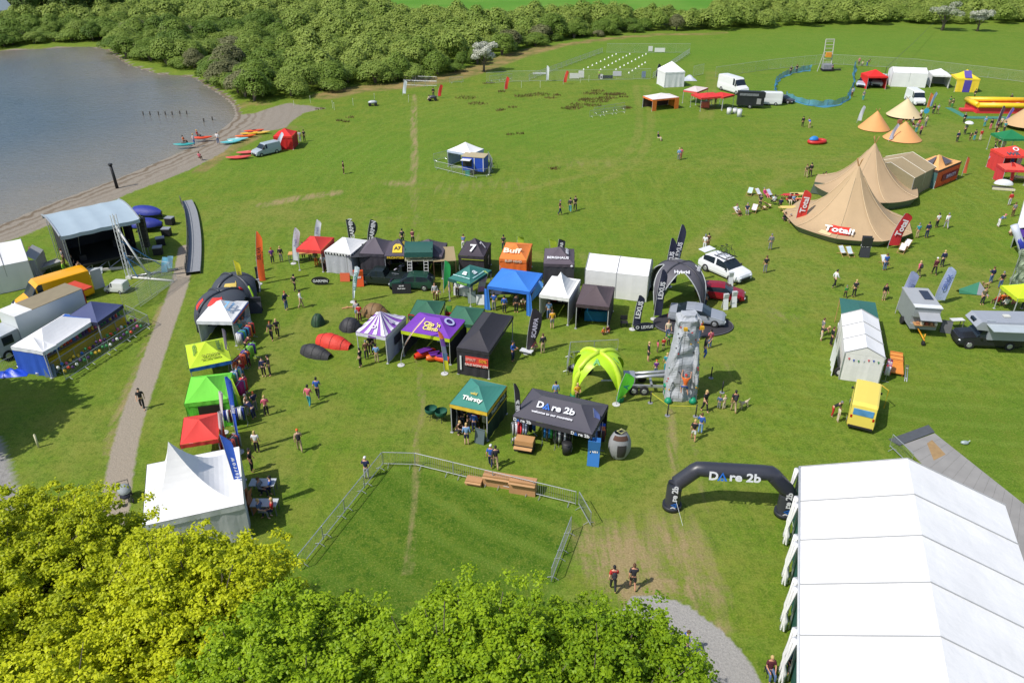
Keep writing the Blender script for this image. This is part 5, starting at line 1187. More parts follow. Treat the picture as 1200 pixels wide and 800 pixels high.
# dark pickup with bikes, awning and roof tent
v1 = vehicle('dark green pickup carrying a blue motorbike under a dark awning', (426, 330), (470, 333), 'pickup', (34, 44, 44), 'pickup', 'pickup_truck')
r_ = thing('vehicle_awning', 'dark grey side awning stretched over the dark pickup', 'awning', P(408, 325), R(8)); g = MB(); g.grid(lambda u, v: (u*3.2, v*2.6, 2.0+.25*v-.10*math.sin(math.pi*u)*math.sin(math.pi*v)), 8, 8); g.build('canopy', cloth((58, 60, 66)), r_)
for x in (.05, 3.15): MB().tube([(x, .03, 0), (x, .03, 2.02)], .025, 5).build('leg', STEEL(), r_)
def motorbike(label, px, py, rz_, col, z=0.0):
    r_ = thing('motorbike', label, 'motorbike', P(px, py, z), R(rz_), 'motorbikes shown by the pickup')
    for x in (-.68, .68):
        w_ = MB(); w_.tube([(x, -.05, .33), (x, .05, .33)], .33, 14).build('wheel', TYRE(), r_)
    mb = MB(); mb.smooth = True; mb.ell((.12, 0, .82), (.32, .14, .15), 10, 6).ell((.62, 0, .72), (.22, .08, .05), 8, 5).ell((-.62, 0, .82), (.28, .09, .05), 8, 5); mb.build('tank', M(col, .3), r_)
    MB().cbox((-.22, 0, .86), (.55, .22, .09)).build('seat', DARK(), r_); MB().cbox((0, 0, .5), (.38, .24, .34)).build('engine', STEEL(), r_)
    MB().tube([(.68, 0, .33), (.45, 0, 1.0)], .03, 5).tube([(-.68, 0, .33), (0, 0, .45)], .03, 5).tube([(.45, -.35, 1.05), (.45, .35, 1.05)], .02, 5).build('frame', STEEL(), r_)
motorbike('white and blue off road motorbike beside the dark pickup', 448, 328, 20, (40, 150, 220)); motorbike('dark purple motorbike standing before the roof tent', 462, 335, 75, (50, 40, 80)); motorbike('black and white motorbike behind the dark purple one', 469, 322, 60, (210, 205, 220))
v2 = vehicle('green off road car carrying a green roof tent with two ladders', (462, 336), (505, 337), 'suv', (38, 74, 62), 'car', 'off_road_car')
r_ = thing('roof_tent', 'dark green fold out roof tent on top of the off road car', 'tent', P(476, 330), R(2)); 
g = MB(); g.grid(lambda u, v: (u*2.6, v*1.9, 2.45+1.0*math.sin(math.pi*(.15+.6*v))), 6, 8); g.grid(lambda u, v: (u*2.6, -.03, 2.45+.45*v), 6, 2); g.build('canopy', cloth((36, 92, 84)), r_)
MB().box(0, 2.6, .1, 1.8, 2.0, 2.12).build('platform', M((170, 166, 140), .6), r_)
g = MB(); wall_strip(g, (.1, .2), (2.5, .2), 2.1, 2.9, 0, .02); wall_strip(g, (2.5, .2), (2.5, 1.8), 2.1, 3.2, 0, .02); wall_strip(g, (.1, 1.8), (.1, .2), 2.1, 3.2, 0, .02); g.build('tent_wall', cloth((120, 122, 96)), r_)
for x in (.25, 1.75):
    mb = MB()
    for s in (0, .38): mb.tube([(x+s, -.65, 0), (x+s, .1, 2.1)], .03, 5)
    for k in range(8): mb.tube([(x, -.65+.75*(k+.5)/8, 2.1*(k+.5)/8), (x+.38, -.65+.75*(k+.5)/8, 2.1*(k+.5)/8)], .025, 4)
    mb.build('ladder', M((216, 216, 214), .4), r_)
aboard('black sign board with white and red lettering before the off road car', 471, 343, 1.7, .9, (34, 32, 38), 3, lines=['SKI-IN', 'Roof tents'])
r_ = thing('tan_awning', 'tan canvas awning sloping from the off road car', 'awning', P(509, 330), R(8)); g = MB(); g.grid(lambda u, v: (u*2.1, v*2.6, 2.0+.35*v-.12*math.sin(math.pi*u)*math.sin(math.pi*v)), 8, 8); g.build('canopy', cloth((168, 150, 112)), r_)
for x in (.03, 2.07):
    for y in (.03, 2.57): MB().tube([(x, y, 0), (x, y, 2.0+.3*(y > 1))], .025, 5).build('leg', M((120, 90, 70), .6), r_)
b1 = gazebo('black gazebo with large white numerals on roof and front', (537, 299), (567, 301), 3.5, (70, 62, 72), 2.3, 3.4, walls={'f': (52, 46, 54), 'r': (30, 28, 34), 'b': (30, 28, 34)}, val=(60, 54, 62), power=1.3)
rtext(b1, 'f', '7', .5, .40, .80, (245, 245, 245)); rtext(b1, 'r', '7', .5, .36, .7, (245, 245, 245)); vtext(b1, 'r', '7', .5, 1.2, .8, (200, 195, 205)); MB().box(.3, 2.4, -.07, -.05, 1.92, 2.0).build('stripe', M((160, 170, 60), .6), b1)
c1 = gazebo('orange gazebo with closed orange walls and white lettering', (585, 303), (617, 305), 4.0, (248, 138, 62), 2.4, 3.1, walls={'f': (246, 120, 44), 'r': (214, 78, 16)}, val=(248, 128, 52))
rtext(c1, 'f', 'Buff', .40, .52, .62, (255, 240, 215), 1.2); vtext(c1, 'f', 'BUFF HEAD', .52, 2.25, .22, (250, 222, 190)); vtext(c1, 'r', 'Buff', .5, 1.2, .5, (190, 110, 90))
d1 = gazebo('teal green gazebo with white emblems and stripes', (525, 326), (551, 333), 3.4, (52, 124, 116), 2.2, 2.95, val=(30, 88, 82))
rtext(d1, 'f', 'a', .52, .55, .55, (235, 245, 245), 1.4); rtext(d1, 'r', 'a', .45, .55, .55, (235, 245, 245), 1.4); rtext(d1, 'f', '____', .48, .42, .5, (190, 232, 230), 1.2); rtext(d1, 'r', '____', .48, .42, .5, (190, 232, 230), 1.2); vtext(d1, 'f', 'SPECIALIST', .65, 2.08, .16, (150, 220, 90))
flag('bright green curved flag left of the teal gazebo', (520, 343), (521, 305), (36, 160, 84), .62, 'tear', base_w=False)
flag('pink and pale green feather flag right of the teal gazebo', (560, 346), (566, 317), (220, 170, 210), .6, 'feather', cols2=[(220, 160, 205), (225, 215, 225), (214, 180, 214), (200, 228, 130)], base_w=False)
r_ = thing('round_sign', 'white round sign with small black centre on the black gazebo', 'sign', P(561, 324), R(0)); MB().tube([(0, 0, 1.5), (0, .06, 1.5)], .62, 24).build('panel', M((246, 246, 246), .5), r_); MB().tube([(0, -.02, 1.5), (0, 0, 1.5)], .14, 12).build('centre', DARK(), r_); MB().tube([(0, .05, 0), (0, .05, 1.2)], .03, 5).build('pole', STEEL(), r_)
e1 = gazebo('bright blue gazebo with blue corner drapes', (571, 335), (621, 342), 3.9, (60, 134, 232), 2.3, 3.1, walls={'b': (34, 88, 180)}, val=(44, 116, 216))
for x_ in (.0, e1['_w']): 
    g = MB(); g.grid(lambda u, v: (x_+(.55*u*(1-v*.3)-.28)*(1), -.06+.04*math.sin(u*9), .05+2.0*v), 6, 6); g.build('corner_drape', cloth((56, 130, 226)), e1)
flag('light blue leaf shaped flag in front of the blue gazebo', (622, 357), (632, 329), (90, 160, 240), .6, 'tear', base_w=False)
table('dark table with boxes in the shade of the blue gazebo', 592, 352, 2.4, .7, .8, (60, 70, 90), 0)
table('white table with leaflets in front of the teal gazebo', 543, 345, 1.6, .7, .8, (235, 236, 240), -12, clothed=True)
aboard('grey easel board between the teal and blue gazebos', 553, 354, .7, 1.1, (160, 175, 170), 10); aboard('small white notice on legs in front of the pink flag', 563, 356, .7, .9, (240, 242, 242), 0)
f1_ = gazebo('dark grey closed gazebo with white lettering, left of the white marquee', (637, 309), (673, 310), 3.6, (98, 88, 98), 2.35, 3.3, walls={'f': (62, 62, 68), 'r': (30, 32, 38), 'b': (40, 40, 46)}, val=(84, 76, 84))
rtext(f1_, 'f', 'BERGHAUS', .46, .34, .26, (240, 240, 245), 1.1); rtext(f1_, 'r', 'BERG', .5, .5, .3, (240, 240, 245), 1.2); vtext(f1_, 'r', 'BERGHAUS', .5, 1.3, .3, (70, 120, 120))
MB().ell((f1_['_w']*.92, -.06, 2.2), (.12, .03, .12), 10, 6).build('badge', M((240, 240, 245), .5), f1_)
for (b_, t_, c_, w_, lab) in (((645, 300), (643, 280), (190, 214, 60), .7, 'short lime flag behind the dark grey closed gazebo'), ((653, 299), (655, 280), (50, 52, 70), .7, 'black flag with white letters behind the dark grey closed gazebo'), ((606, 290), (606, 277), (190, 214, 60), .7, 'short lime flag behind the orange gazebo')):
    flag(lab, b_, t_, c_, w_, 'feather', 'RAB' if c_[0] < 60 else None, base_w=False)
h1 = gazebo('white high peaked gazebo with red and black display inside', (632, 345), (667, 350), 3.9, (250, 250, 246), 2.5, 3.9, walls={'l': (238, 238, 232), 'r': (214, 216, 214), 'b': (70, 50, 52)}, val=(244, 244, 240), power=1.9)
r_ = thing('display_stand', 'dark display wall of shirts and red posters inside the white peaked gazebo', 'display', P(656, 357), R(-8)); mb = MB(); mb.box(-1.2, 1.2, 0, .08, .1, 2.0); mb.build('panel', M((40, 34, 40), .6), r_)
for i in range(10):
    MB().cbox((-1.0+.5*(i % 5), -.05, .55 if i < 5 else 1.35), (.36, .06, .5)).build('poster', M([(190, 40, 50), (220, 220, 222), (70, 50, 60), (150, 30, 44), (230, 230, 230)][(i*3) % 5], .6), r_)
j1 = marquee('white two bay ridge marquee in the middle of the back row', (686, 316), (760, 324), 3.6, 2.5, 3.35, along='x', bays=2, wallc=(242, 242, 240))
k1 = gazebo('dark brown gazebo with a blue table in front of the white marquee', (675, 356), (714, 360), 3.9, (92, 78, 82), 2.3, 3.2, walls={'b': (40, 36, 42), 'r': (36, 40, 50), 'l': (44, 38, 44)}, val=(72, 60, 64), power=1.4)
table('blue clothed table with badges under the dark brown gazebo', 698, 374, 1.9, .8, .95, (30, 130, 176), -6, clothed=True); person(692, 369, 'behind the blue table', 'dark', 'black', 0); person(705, 370, 'behind the blue table by the wall', 'navy', 'black', 0)
r_ = thing('folding_chair', 'black folding chairs stacked on the grass right of the dark brown gazebo', 'chair', P(731, 383), 0); MB().cbox((0, 0, .45), (.6, .5, .06)).build('seat', DARK(), r_); MB().cbox((0, .25, .75), (.6, .05, .4)).build('backrest', DARK(), r_)
for x in (-.25, .25):
    for y in (-.2, .2): MB().tube([(x, y, 0), (x, y, .44)], .02, 4).build('leg', DARK(), r_)
# ---- big black four legged canopy with car display ------------------
cp = thing('star_canopy', 'black four legged arched canopy with white lettering over the car display', 'canopy', P(792, 352), R(-4))
g, f_ = dome_lobe(0, 0, 2.6, 2.5, 3.6, 0.0, .76); g.build('canopy', M((92, 90, 98), .6, .05, 1, 0, .8, .3), cp)
for s in (1/8, 3/8, 5/8, 7/8): MB().tube([Vector(f_(s, k/10))*1.0 for k in range(11)], .13, 8, .08).build('leg', M((60, 60, 68), .5), cp)
mb = MB()
for k in range(4):
    mb.tube([Vector(f_(k/4+(j-10)/80, 0))+Vector((0, 0, 0)) for j in range(21)], .05, 5)
mb.build('edge_piping', M((196, 200, 200), .5), cp)
lettering(cp, 'Hybrid', (0, -1.5, 3.42), (1, 0, 0), (0, .82, .42), .34, M((240, 240, 245), .6, .02)); lettering(cp, 'LEXUS', (1.55, -.6, 3.38), (.3, 1, 0), (-.8, .1, .5), .26, M((240, 240, 245), .6, .02))
for (b_, t_, lab) in (((784, 336), (799, 263), 'rear black feather flag with white lettering above the black canopy'), ((777, 340), (787, 279), 'second black feather flag with white lettering behind the black canopy'), ((766, 374), (776, 316), 'black feather flag on a white pole at the left leg of the black canopy'), ((741, 386), (749, 346), 'short black feather flag left of the oval sign')):
    flag(lab, b_, t_, (40, 44, 70), .62, 'feather', 'LEXUS', th=.40, group='black lettered feather flags')
r_ = thing('oval_sign', 'dark blue oval pop out sign with white lettering beside the black display floor', 'sign', P(755, 388), R(8)); ob = MB().tube([(0, 0, .40), (0, .05, .40)], .40, 24).build('panel', M((34, 38, 64), .5), r_); ob.scale = (2.3, 1, 1); lettering(r_, 'LEXUS', (.2, -.03, .40), (1, 0, 0), (0, 0, 1), .26, M((235, 235, 240), .6, .02)); lettering(r_, 'O', (-.62, -.03, .40), (1, 0, 0), (0, 0, 1), .28, M((235, 235, 240), .6, .02))
r_ = thing('display_floor', 'black round edged display floor under the silver saloon car', 'platform', P(812, 381), R(-3)); g = MB(); n_ = 40
pt_ = [(3.3*math.cos(t)*(1+.0)*1.0, 2.1*math.sin(t)) for t in [2*math.pi*i/n_ for i in range(n_)]]; g.poly([(x, y, .12) for x, y in pt_]); [g.poly([(pt_[i][0], pt_[i][1], 0), (pt_[(i+1) % n_][0], pt_[(i+1) % n_][1], 0), (pt_[(i+1) % n_][0], pt_[(i+1) % n_][1], .12), (pt_[i][0], pt_[i][1], .12)]) for i in range(n_)]; g.build('deck', M((58, 56, 62), .7, .1), r_)
g = MB(); g.tube([(x*1.0, y, .13) for x, y in pt_+pt_[:1]], .03, 4); g.build('edge_trim', M((110, 110, 116), .5), r_)
sc_ = vehicle('silver saloon car on the black display floor behind the climbing wall', (849, 381), (783, 373), 'saloon', (160, 166, 176), 'car'); sc_.location.z = .12
rc_ = vehicle('dark red hatchback parked below the white car', (872, 352), (817, 346), 'hatch', (150, 22, 40), 'car')
wc_ = vehicle('white estate car with raised boot and bikes on the roof', (873, 332), (825, 311), 'suv', (244, 246, 250), 'car')
MB().box(-2.75, -1.95, -.7, .7, 1.50, 1.56, Matrix.Rotation(.06, 4, 'Y')).build('tailgate', paint((240, 242, 246)), wc_)
MB().box(-.9, .7, -.62, -.56, 1.72, 1.77).box(-.9, .7, .56, .62, 1.72, 1.77).box(-.6, -.54, -.7, .7, 1.77, 1.81).box(.4, .46, -.7, .7, 1.77, 1.81).build('roof_rack', DARK(), wc_)
def bicycle(label, loc, rz_, col):
    r_ = thing('bicycle', label, 'bicycle', loc, rz_, 'bicycles on display'); 
    for x in (-.52, .52): MB().tube([Vector((x+.33*math.cos(t), 0, .34+.33*math.sin(t))) for t in [2*math.pi*i/16 for i in range(17)]], .022, 4, caps=False).build('wheel', TYRE(), r_)
    MB().tube([(-.52, 0, .34), (-.1, 0, .30), (.35, 0, .75), (-.2, 0, .78), (-.1, 0, .30)], .02, 5).tube([(-.52, 0, .34), (-.2, 0, .78)], .015, 5).tube([(.52, 0, .34), (.33, 0, .95)], .02, 5).build('frame', M(col, .3), r_)
    MB().cbox((-.22, 0, .90), (.24, .12, .05)).build('saddle', DARK(), r_); MB().tube([(.33, -.25, .98), (.33, .25, .98)], .015, 4).build('handlebar', DARK(), r_)
ang = wc_.rotation_euler.z; 
for k in (-.3, .3):
    q = wc_.matrix_basis @ Vector((-.2, k, 1.80)); bicycle('dark bicycle upright on the roof of the white car, %s one' % ('nearer' if k < 0 else 'farther'), q, ang, (40, 40, 46))
for (x, y, lab) in ((855, 336, 'tall white sign panel leaning by the front wheel of the white car'), (859, 359, 'tall white sign panel standing before the red car'), (849, 362, 'short white sign panel left of the tall one before the red car')):
    aboard(lab, x, y, .45, 1.5 if 'tall' in lab else .9, (242, 244, 244), 10)
# ---- climbing wall and trailer --------------------------------------
cw = thing('climbing_wall', 'tall grey mobile climbing wall with moulded rock face and climbers', 'climbing wall', P(796, 462), R(0))
rn_ = random.Random(9); g = MB(); NU, NV = 36, 40; HW = 6.6
nzr = np.random.RandomState(3); ph = nzr.rand(12)*6.28
def wallpt(u, v):
    a = u*2*math.pi; hw = 1.16-.44*v+.06*math.sin(v*5); dp = .95-.30*v
    if v > .86: k = (v-.86)/.14; hw += .15*math.sin(math.pi*k)
    x = hw*np.sign(math.cos(a))*abs(math.cos(a))**.35; y = dp*np.sign(math.sin(a))*abs(math.sin(a))**.45
    r_ = .10*math.sin(x*5+v*9+ph[0])+.07*math.sin(x*11-v*17+ph[1])+.05*math.sin(y*13+v*31+ph[2])+.04*math.sin(x*23+v*43+ph[3])
    if y < 0: y -= .16*math.exp(-((x-.35)/.2)**2)*0 + (-.28)*math.exp(-((x-.55-.08*math.sin(v*9))/.13)**2)
    z = HW*v*(1-.0)
    if v > .97: y *= .6; x *= .8
    return (x*(1+.1*r_), y+r_*.8, z+(0 if 0 < v < 1 else 0))
g.smooth = False; g.grid(wallpt, NU, NV); top_ = [wallpt(i/NU, 1) for i in range(NU)]; g.poly(top_)
RK = M((178, 182, 188), .85, .2, 2.2, 0, .85, .8)
g.build('rock_face', RK, cw)
for i in range(34):
    u = .53+.44*rn_.random(); v = rn_.uniform(.05, .93); p_ = Vector(wallpt(u, v))+Vector((0, -.04, 0)); MB().ell(p_, (.075, .06, .05), 6, 4).build('hand_hold', M(rn_.choice([(190, 40, 40), (60, 60, 66), (90, 90, 96), (40, 120, 90), (220, 170, 50)]), .6), cw)
for x in (-1.0, .75): MB().tube([(x, -1.05, 0), (x, -1.05, .22), (x, -1.0, .4)], [.28, .26, .12], 10).build('foot_pad', M((20, 150, 110), .5), cw)
for x, y in ((-.4, -1.1), (.75, -.9), (.85, -.2)): MB().cbox((x, y, HW*.90), (.25, .22, .2)).build('belay_box', M((220, 170, 40), .5), cw)
MB().tube([(-.35, -1.25, .5), (-.4, -1.15, HW*.9)], .012, 4).build('rope', DARK(), cw)
person(795, 455, 'on the face of the grey climbing wall in an orange helmet', 'orange', 'blue', 180, 'climb', hat='red', long_t=False, at=Vector((P(797, 461).x-.05, P(797, 461).y-1.35, .75)), z=.8)
person(813, 404, 'on the right side of the climbing wall', 'dark', 'blue', 90, 'climb', at=Vector((P(797, 461).x+1.35, P(797, 461).y+.1, 3.0)))
tl = thing('climbing_trailer', 'silver twin axle trailer and lifting arms behind the climbing wall', 'trailer', P(762, 455), R(-3)); mb = MB()
mb.box(-2.3, 1.8, -.75, -.62, .55, .72).box(-2.3, 1.8, .62, .75, .55, .72).box(-2.3, -2.15, -.75, .75, .55, .72).box(-.1, .05, -.75, .75, .55, .72).tube([(-2.2, 0, .62), (-3.6, 0, .55)], .07, 6); mb.build('chassis', STEEL(), tl)
MB().tube([(-1.9, -.3, 1.0), (1.7, -.2, 1.45)], .12, 6).tube([(-1.9, .3, 1.0), (1.7, .2, 1.45)], .12, 6).cbox((-1.6, 0, .95), (.8, .9, .5)).build('lifting_arm', STEEL(), tl)
for x in (-1.3, -.55):
    for s in (1, -1): wheel(tl, x, s*.88, .34)
MB().tube([(.9, -1.0, 0), (.9, -1.0, .9)], .06, 6).tube([(.9, -1.0, .85), (.9, -1.0, 1.05)], .16, 8).build('stabiliser', M((20, 150, 110), .5), tl)
barriers([(664, 440), (668, 415), (724, 412)], 'behind the lime arch tent', 'crowd barriers behind the lime tent')
r_ = thing('quad_bike', 'grey quad bike parked inside the barriers behind the lime arch tent', 'quad bike', P(679, 437), R(20)); MB().ell((0, 0, .65), (.75, .35, .28), 10, 6).build('body', M((110, 112, 122), .4), r_); MB().tube([(.35, -.35, 1.0), (.35, .35, 1.0)], .02, 4).build('handlebar', DARK(), r_)
for x in (-.5, .5):
    for s in (-.42, .42): MB().tube([(x, s-.1, .27), (x, s+.1, .27)], .27, 10).build('wheel', TYRE(), r_)
# posts with chain round the wall
for i, (x, y) in enumerate([(762, 472), (782, 487), (815, 488), (846, 460), (833, 443), (878, 430)][:5]):
    r_ = thing('barrier_post', 'slim black post %s' % ['left of the climbing wall by the trailer', 'in front of the climbing wall, left', 'in front of the climbing wall by the blue shirt', 'right of the climbing wall, lower', 'right of the climbing wall, upper'][i], 'post', P(x, y), 0, 'black barrier posts around the climbing wall')
    MB().tube([(0, 0, .03), (0, 0, .98)], .045, 6).build('post', DARK(), r_); MB().tube([(0, 0, 0), (0, 0, .04)], .18, 10).build('foot', M((150, 152, 158), .5), r_)
r_ = thing('yellow_tape', 'yellow tape stretched between the black posts before the climbing wall', 'tape', P(762, 472), 0); o_ = P(762, 472)
MB().tube([Vector((0, 0, .85)), P(782, 487)-o_+Vector((0, 0, .85)), P(815, 488)-o_+Vector((0, 0, .85))], .018, 4).build('tape', M((220, 210, 40), .6), r_)
# ---- lime arch tent
at_ = thing('arch_tent', 'bright lime inflatable four legged arch tent behind the long grey gazebo', 'tent', P(700, 455), R(-10))
g, f_ = dome_lobe(0, 0, 2.1, 1.9, 3.0, .05, .70); g.build('canopy', M((186, 232, 40), .45, .05, 1, 0, .8, .3), at_)
for s in (1/8, 3/8, 5/8, 7/8):
    MB().tube([Vector(f_(s, k/10))+Vector((0, 0, .05)) for k in range(11)], .22, 8, .16).build('inflated_leg', M((206, 236, 66), .45), at_)
    q = Vector(f_(s, 0)); MB().tube([q+Vector((0, 0, 0)), q+Vector((0, 0, .35))], .28, 8).build('foot', M((20, 130, 80), .5), at_)
lettering(at_, 'A', (-.1, -1.1, 2.85), (1, 0, 0), (0, .8, .5), .5, M((120, 190, 110), .6, .02)); lettering(at_, 'A', (1.2, -.3, 2.7), (0, 1, 0), (-.8, 0, .5), .45, M((120, 190, 110), .6, .02))
flag('bright green curved flag right of the lime arch tent', (722, 474), (733, 437), (98, 206, 50), .85, 'tear', 'A', (20, 120, 110))
# ---- black double gazebo, purple, striped, green ones ------------------
m1 = gazebo('long black gazebo with a red banner on its front wall', (535, 407), (573, 413), 6.0, (56, 54, 62), 2.3, 3.2, walls={'f': (48, 46, 54), 'l': (34, 32, 38)}, val=(46, 44, 52), ridge=3.0, power=1.2)
MB().box(m1['_w']*.28, m1['_w']*.98, -.09, -.06, .95, 1.75).build('banner', M((224, 74, 64), .6), m1); vtext(m1, 'f', 'SALE NOW ON', .62, 1.08, .17, (245, 225, 220), 1.1, .11); vtext(m1, 'f', '50%', .82, 1.5, .26, (245, 170, 60), 1.0, .11); vtext(m1, 'f', 'SPIRIT', .45, 1.5, .22, (245, 170, 160), 1.0, .11)
MB().box(m1['_w']*.10, m1['_w']*.15, -.09, -.06, .5, 1.7).build('light_strip', M((220, 225, 228), .5), m1)
n1 = gazebo('purple gazebo with lime edge and yellow lettering', (470, 387), (527, 397), 3.3, (126, 62, 186), 2.3, 3.0, val=(196, 214, 30), walls={'r': (52, 50, 58), 'l': (60, 60, 70)}, ridge=1.0, valh=.30)
rtext(n1, 'f', "Clip 'n", .55, .56, .38, (240, 228, 110)); rtext(n1, 'f', 'Climb', .55, .33, .38, (240, 228, 110)); rtext(n1, 'r', 'O', .55, .5, .8, (200, 205, 245)); rtext(n1, 'r', 'o', .55, .5, .5, (60, 40, 120))
for i, (x, y, l_, rz_, c_) in enumerate([(498, 418, 1.8, 35, (226, 60, 30)), (510, 422, 1.4, 20, (236, 110, 40)), (518, 424, 1.3, -20, (238, 84, 40))]):
    r_ = thing('inflatable_cushion', '%s inflatable block under the purple gazebo' % ['long red', 'middle orange', 'right hand red orange'][i], 'cushion', P(x, y), R(rz_), 'inflatable blocks under the purple gazebo'); g = MB(); g.smooth = True; g.grid(lambda u, v: ((u-.5)*l_, math.cos(2*math.pi*v)*.32*math.sin(math.pi*(.06+.88*u))**.3, .32+math.sin(2*math.pi*v)*.30*math.sin(math.pi*(.06+.88*u))**.3), 12, 12); g.build('block', M(c_, .35), r_); MB().box(-l_*.3, l_*.3, -.3, .3, .61, .64).build('top_panel', M((110, 50, 150), .4), r_)
flag('purple and grey feather flag with orange tip in front of the purple gazebo', (521, 438), (513, 388), (96, 90, 150), .34, 'feather', cols2=[(210, 210, 40), (70, 110, 150), (110, 120, 150), (110, 70, 160), (230, 120, 70)])
flag('very thin pale flag pole on the left of the purple gazebo', (470, 428), (498, 372), (230, 190, 170), .12, 'taper')
s1 = gazebo('purple and white striped gazebo with white walls', (417, 389), (452, 395), 3.5, (150, 92, 196), 2.35, 3.45, val=(222, 220, 236), walls={'r': (190, 192, 226)}, power=1.25)
g = MB(); w, dd_, he, hp = s1['_w'], s1['_d'], 2.35, 3.45
for side in range(4):
    cs = [(0,0),(w,0),(w,dd_),(0,dd_)]; a_, b_ = cs[side], cs[(side+1) % 4]
    for k in range(4):
        u0, u1 = (k+.0)/3.5-.02, (k+.42)/3.5; u0 = max(u0, 0.0); u1 = min(u1, 1)
        if u0 >= 1: continue
        def fn(u, v):
            uu = u0+(u1-u0)*u; ex, ey = a_[0]+(b_[0]-a_[0])*uu, a_[1]+(b_[1]-a_[1])*uu; return (ex+(w/2-ex)*v, ey+(dd_/2-ey)*v, he+(hp-he)*v**1.25-.05*math.sin(math.pi*uu)*(1-v)*v*4+.045)
        g.grid(fn, 2, 8)
g.build('roof_stripe', cloth((240, 236, 246)), s1)
rtext(s1, 'f', 'o', .5, .36, .5, (225, 210, 240)); rtext(s1, 'r', 'o', .5, .36, .5, (225, 210, 240)); MB().box(w+.05, w+.06, dd_*.35, dd_*.75, 1.0, 1.7).build('window', M((70, 66, 90), .3), s1); vtext(s1, 'f', 'fitness', .55, 2.2, .18, (130, 70, 180))
t1 = gazebo('plain dark green gazebo behind the purple one, left', (479, 370), (513, 372), 2.9, (52, 108, 82), 2.2, 2.85, val=(42, 92, 68)); t2 = gazebo('plain dark green gazebo behind the purple one, right', (522, 377), (556, 381), 2.9, (56, 112, 86), 2.2, 2.85, val=(46, 96, 72))
flag('red white and blue flag between the striped and purple gazebos', (480, 398), (478, 368), (60, 70, 170), .5, 'plain', cols2=[(60, 70, 170), (230, 230, 235), (200, 50, 50)], base_w=False); flag('small white red and green flag between the two green gazebos', (521, 385), (523, 358), (220, 70, 60), .5, 'plain', cols2=[(230, 230, 235), (200, 60, 60), (90, 160, 60)], base_w=False)
camp_tent('small dark green dome tent pitched on its own', (365, 379), (381, 380), 1.4, 1.0, (40, 74, 48), 'dome')
camp_tent('red tunnel tent with yellow door', (374, 399), (411, 408), 1.9, 1.0, (222, 60, 44), 'tunnel', (240, 170, 40))
camp_tent('black tunnel tent in the front of the small tents', (356, 411), (387, 420), 1.7, .95, (54, 54, 58), 'tunnel', (70, 66, 60))
camp_tent('black tunnel tent partly hidden by the striped gazebo', (398, 383), (424, 386), 1.8, 1.0, (52, 52, 58), 'dome')
camp_tent('tan brown tunnel tent behind the striped gazebo', (424, 366), (455, 370), 1.9, 1.05, (134, 104, 64), 'dome')
r_ = thing('wooden_plank', 'small pale plank lying on the grass below the tapering flag', 'plank', P(407, 361), R(20)); MB().box(-.45, .45, -.1, .1, 0, .08).box(-.1, .1, -.15, .15, .08, .12).build('plank', WOOD(), r_)
# ---- nearer gazebos
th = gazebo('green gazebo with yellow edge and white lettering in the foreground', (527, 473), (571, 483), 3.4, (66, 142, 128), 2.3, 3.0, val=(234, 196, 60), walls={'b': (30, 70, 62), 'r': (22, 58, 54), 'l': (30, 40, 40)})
rtext(th, 'f', 'Thirsty', .50, .38, .32, (250, 250, 240), 1.1); rtext(th, 'f', 'wild', .48, .62, .2, (220, 200, 90)); vtext(th, 'r', 'THIRSTY WILD', .5, 1.85, .26, (190, 205, 200)); MB().box(th['_w']+.05, th['_w']+.07, 0, 3.4, 1.45, 1.55).build('yellow_band', M((220, 190, 50), .6), th)
for i, (x, y) in enumerate(((506, 490), (518, 493))):
    r_ = thing('camping_chair', 'green round camping chair left of the green gazebo, %s' % ('outer' if i == 0 else 'inner'), 'chair', P(x, y), R(30+20*i), 'green camping chairs'); g = MB(); g.smooth = True; g.ell((0, .05, .75), (.45, .42, .42), 12, 7, -1, .15); g.build('seat', cloth((28, 96, 76)), r_)
    for a_ in (45, 135, 225, 315): MB().tube([(0, .05, .35), (.38*math.cos(R(a_)), .05+.38*math.sin(R(a_)), 0)], .02, 4).build('leg', DARK(), r_)
aboard('grey chalk board in front of the green gazebo with yellow edge', 563, 518, .7, 1.1, (96, 112, 118), -25)
aboard('white price list panel inside the left of the green gazebo', 533, 498, .4, 1.5, (225, 225, 228), 0)
goods('white shirts hanging at the right post of the green gazebo', 569, 500, 1.0, .3, 1.7, [(232, 232, 228), (215, 215, 215)], 80, seed=41)
db = gazebo('long dark grey gazebo with white and blue lettering on its roof', (601, 487), (694, 509), 3.5, (84, 82, 92), 2.35, 3.15, val=(60, 58, 66), ridge=2.6, valh=.32, legs=(40, 40, 44), walls={'b': (40, 38, 44)})
def dare(parent, o, uu, vv, h, wcol=(240, 242, 248)):
    u_ = Vector(uu).normalized(); v_ = Vector(vv); v_ = (v_-u_*v_.dot(u_)).normalized(); o = Vector(o)
    lettering(parent, 'D', o-u_*h*2.3, u_, v_, h, M(wcol, .6, .02)); lettering(parent, 're 2b', o+u_*h*1.05, u_, v_, h, M(wcol, .6, .02), stretch=1.12)
    w_ = u_.cross(v_)*.03; c_ = o-u_*h*1.35; g_ = MB()
    for s in (-1, 1):
        g_.poly([c_+u_*s*h*.55-v_*h*.5+w_, c_+u_*s*h*.30-v_*h*.5+w_, c_+v_*h*.28+w_, c_+v_*h*.55+w_])
    g_.poly([c_-u_*h*.2-v_*h*.5+w_, c_+u_*h*.2-v_*h*.5+w_, c_+v_*h*-.1+w_]); g_.build('lettering', M((40, 120, 226), .6, .02), parent)
w, d, he, hp = db['_w'], db['_d'], 2.35, 3.15; sl = (hp-he)/(d/2)
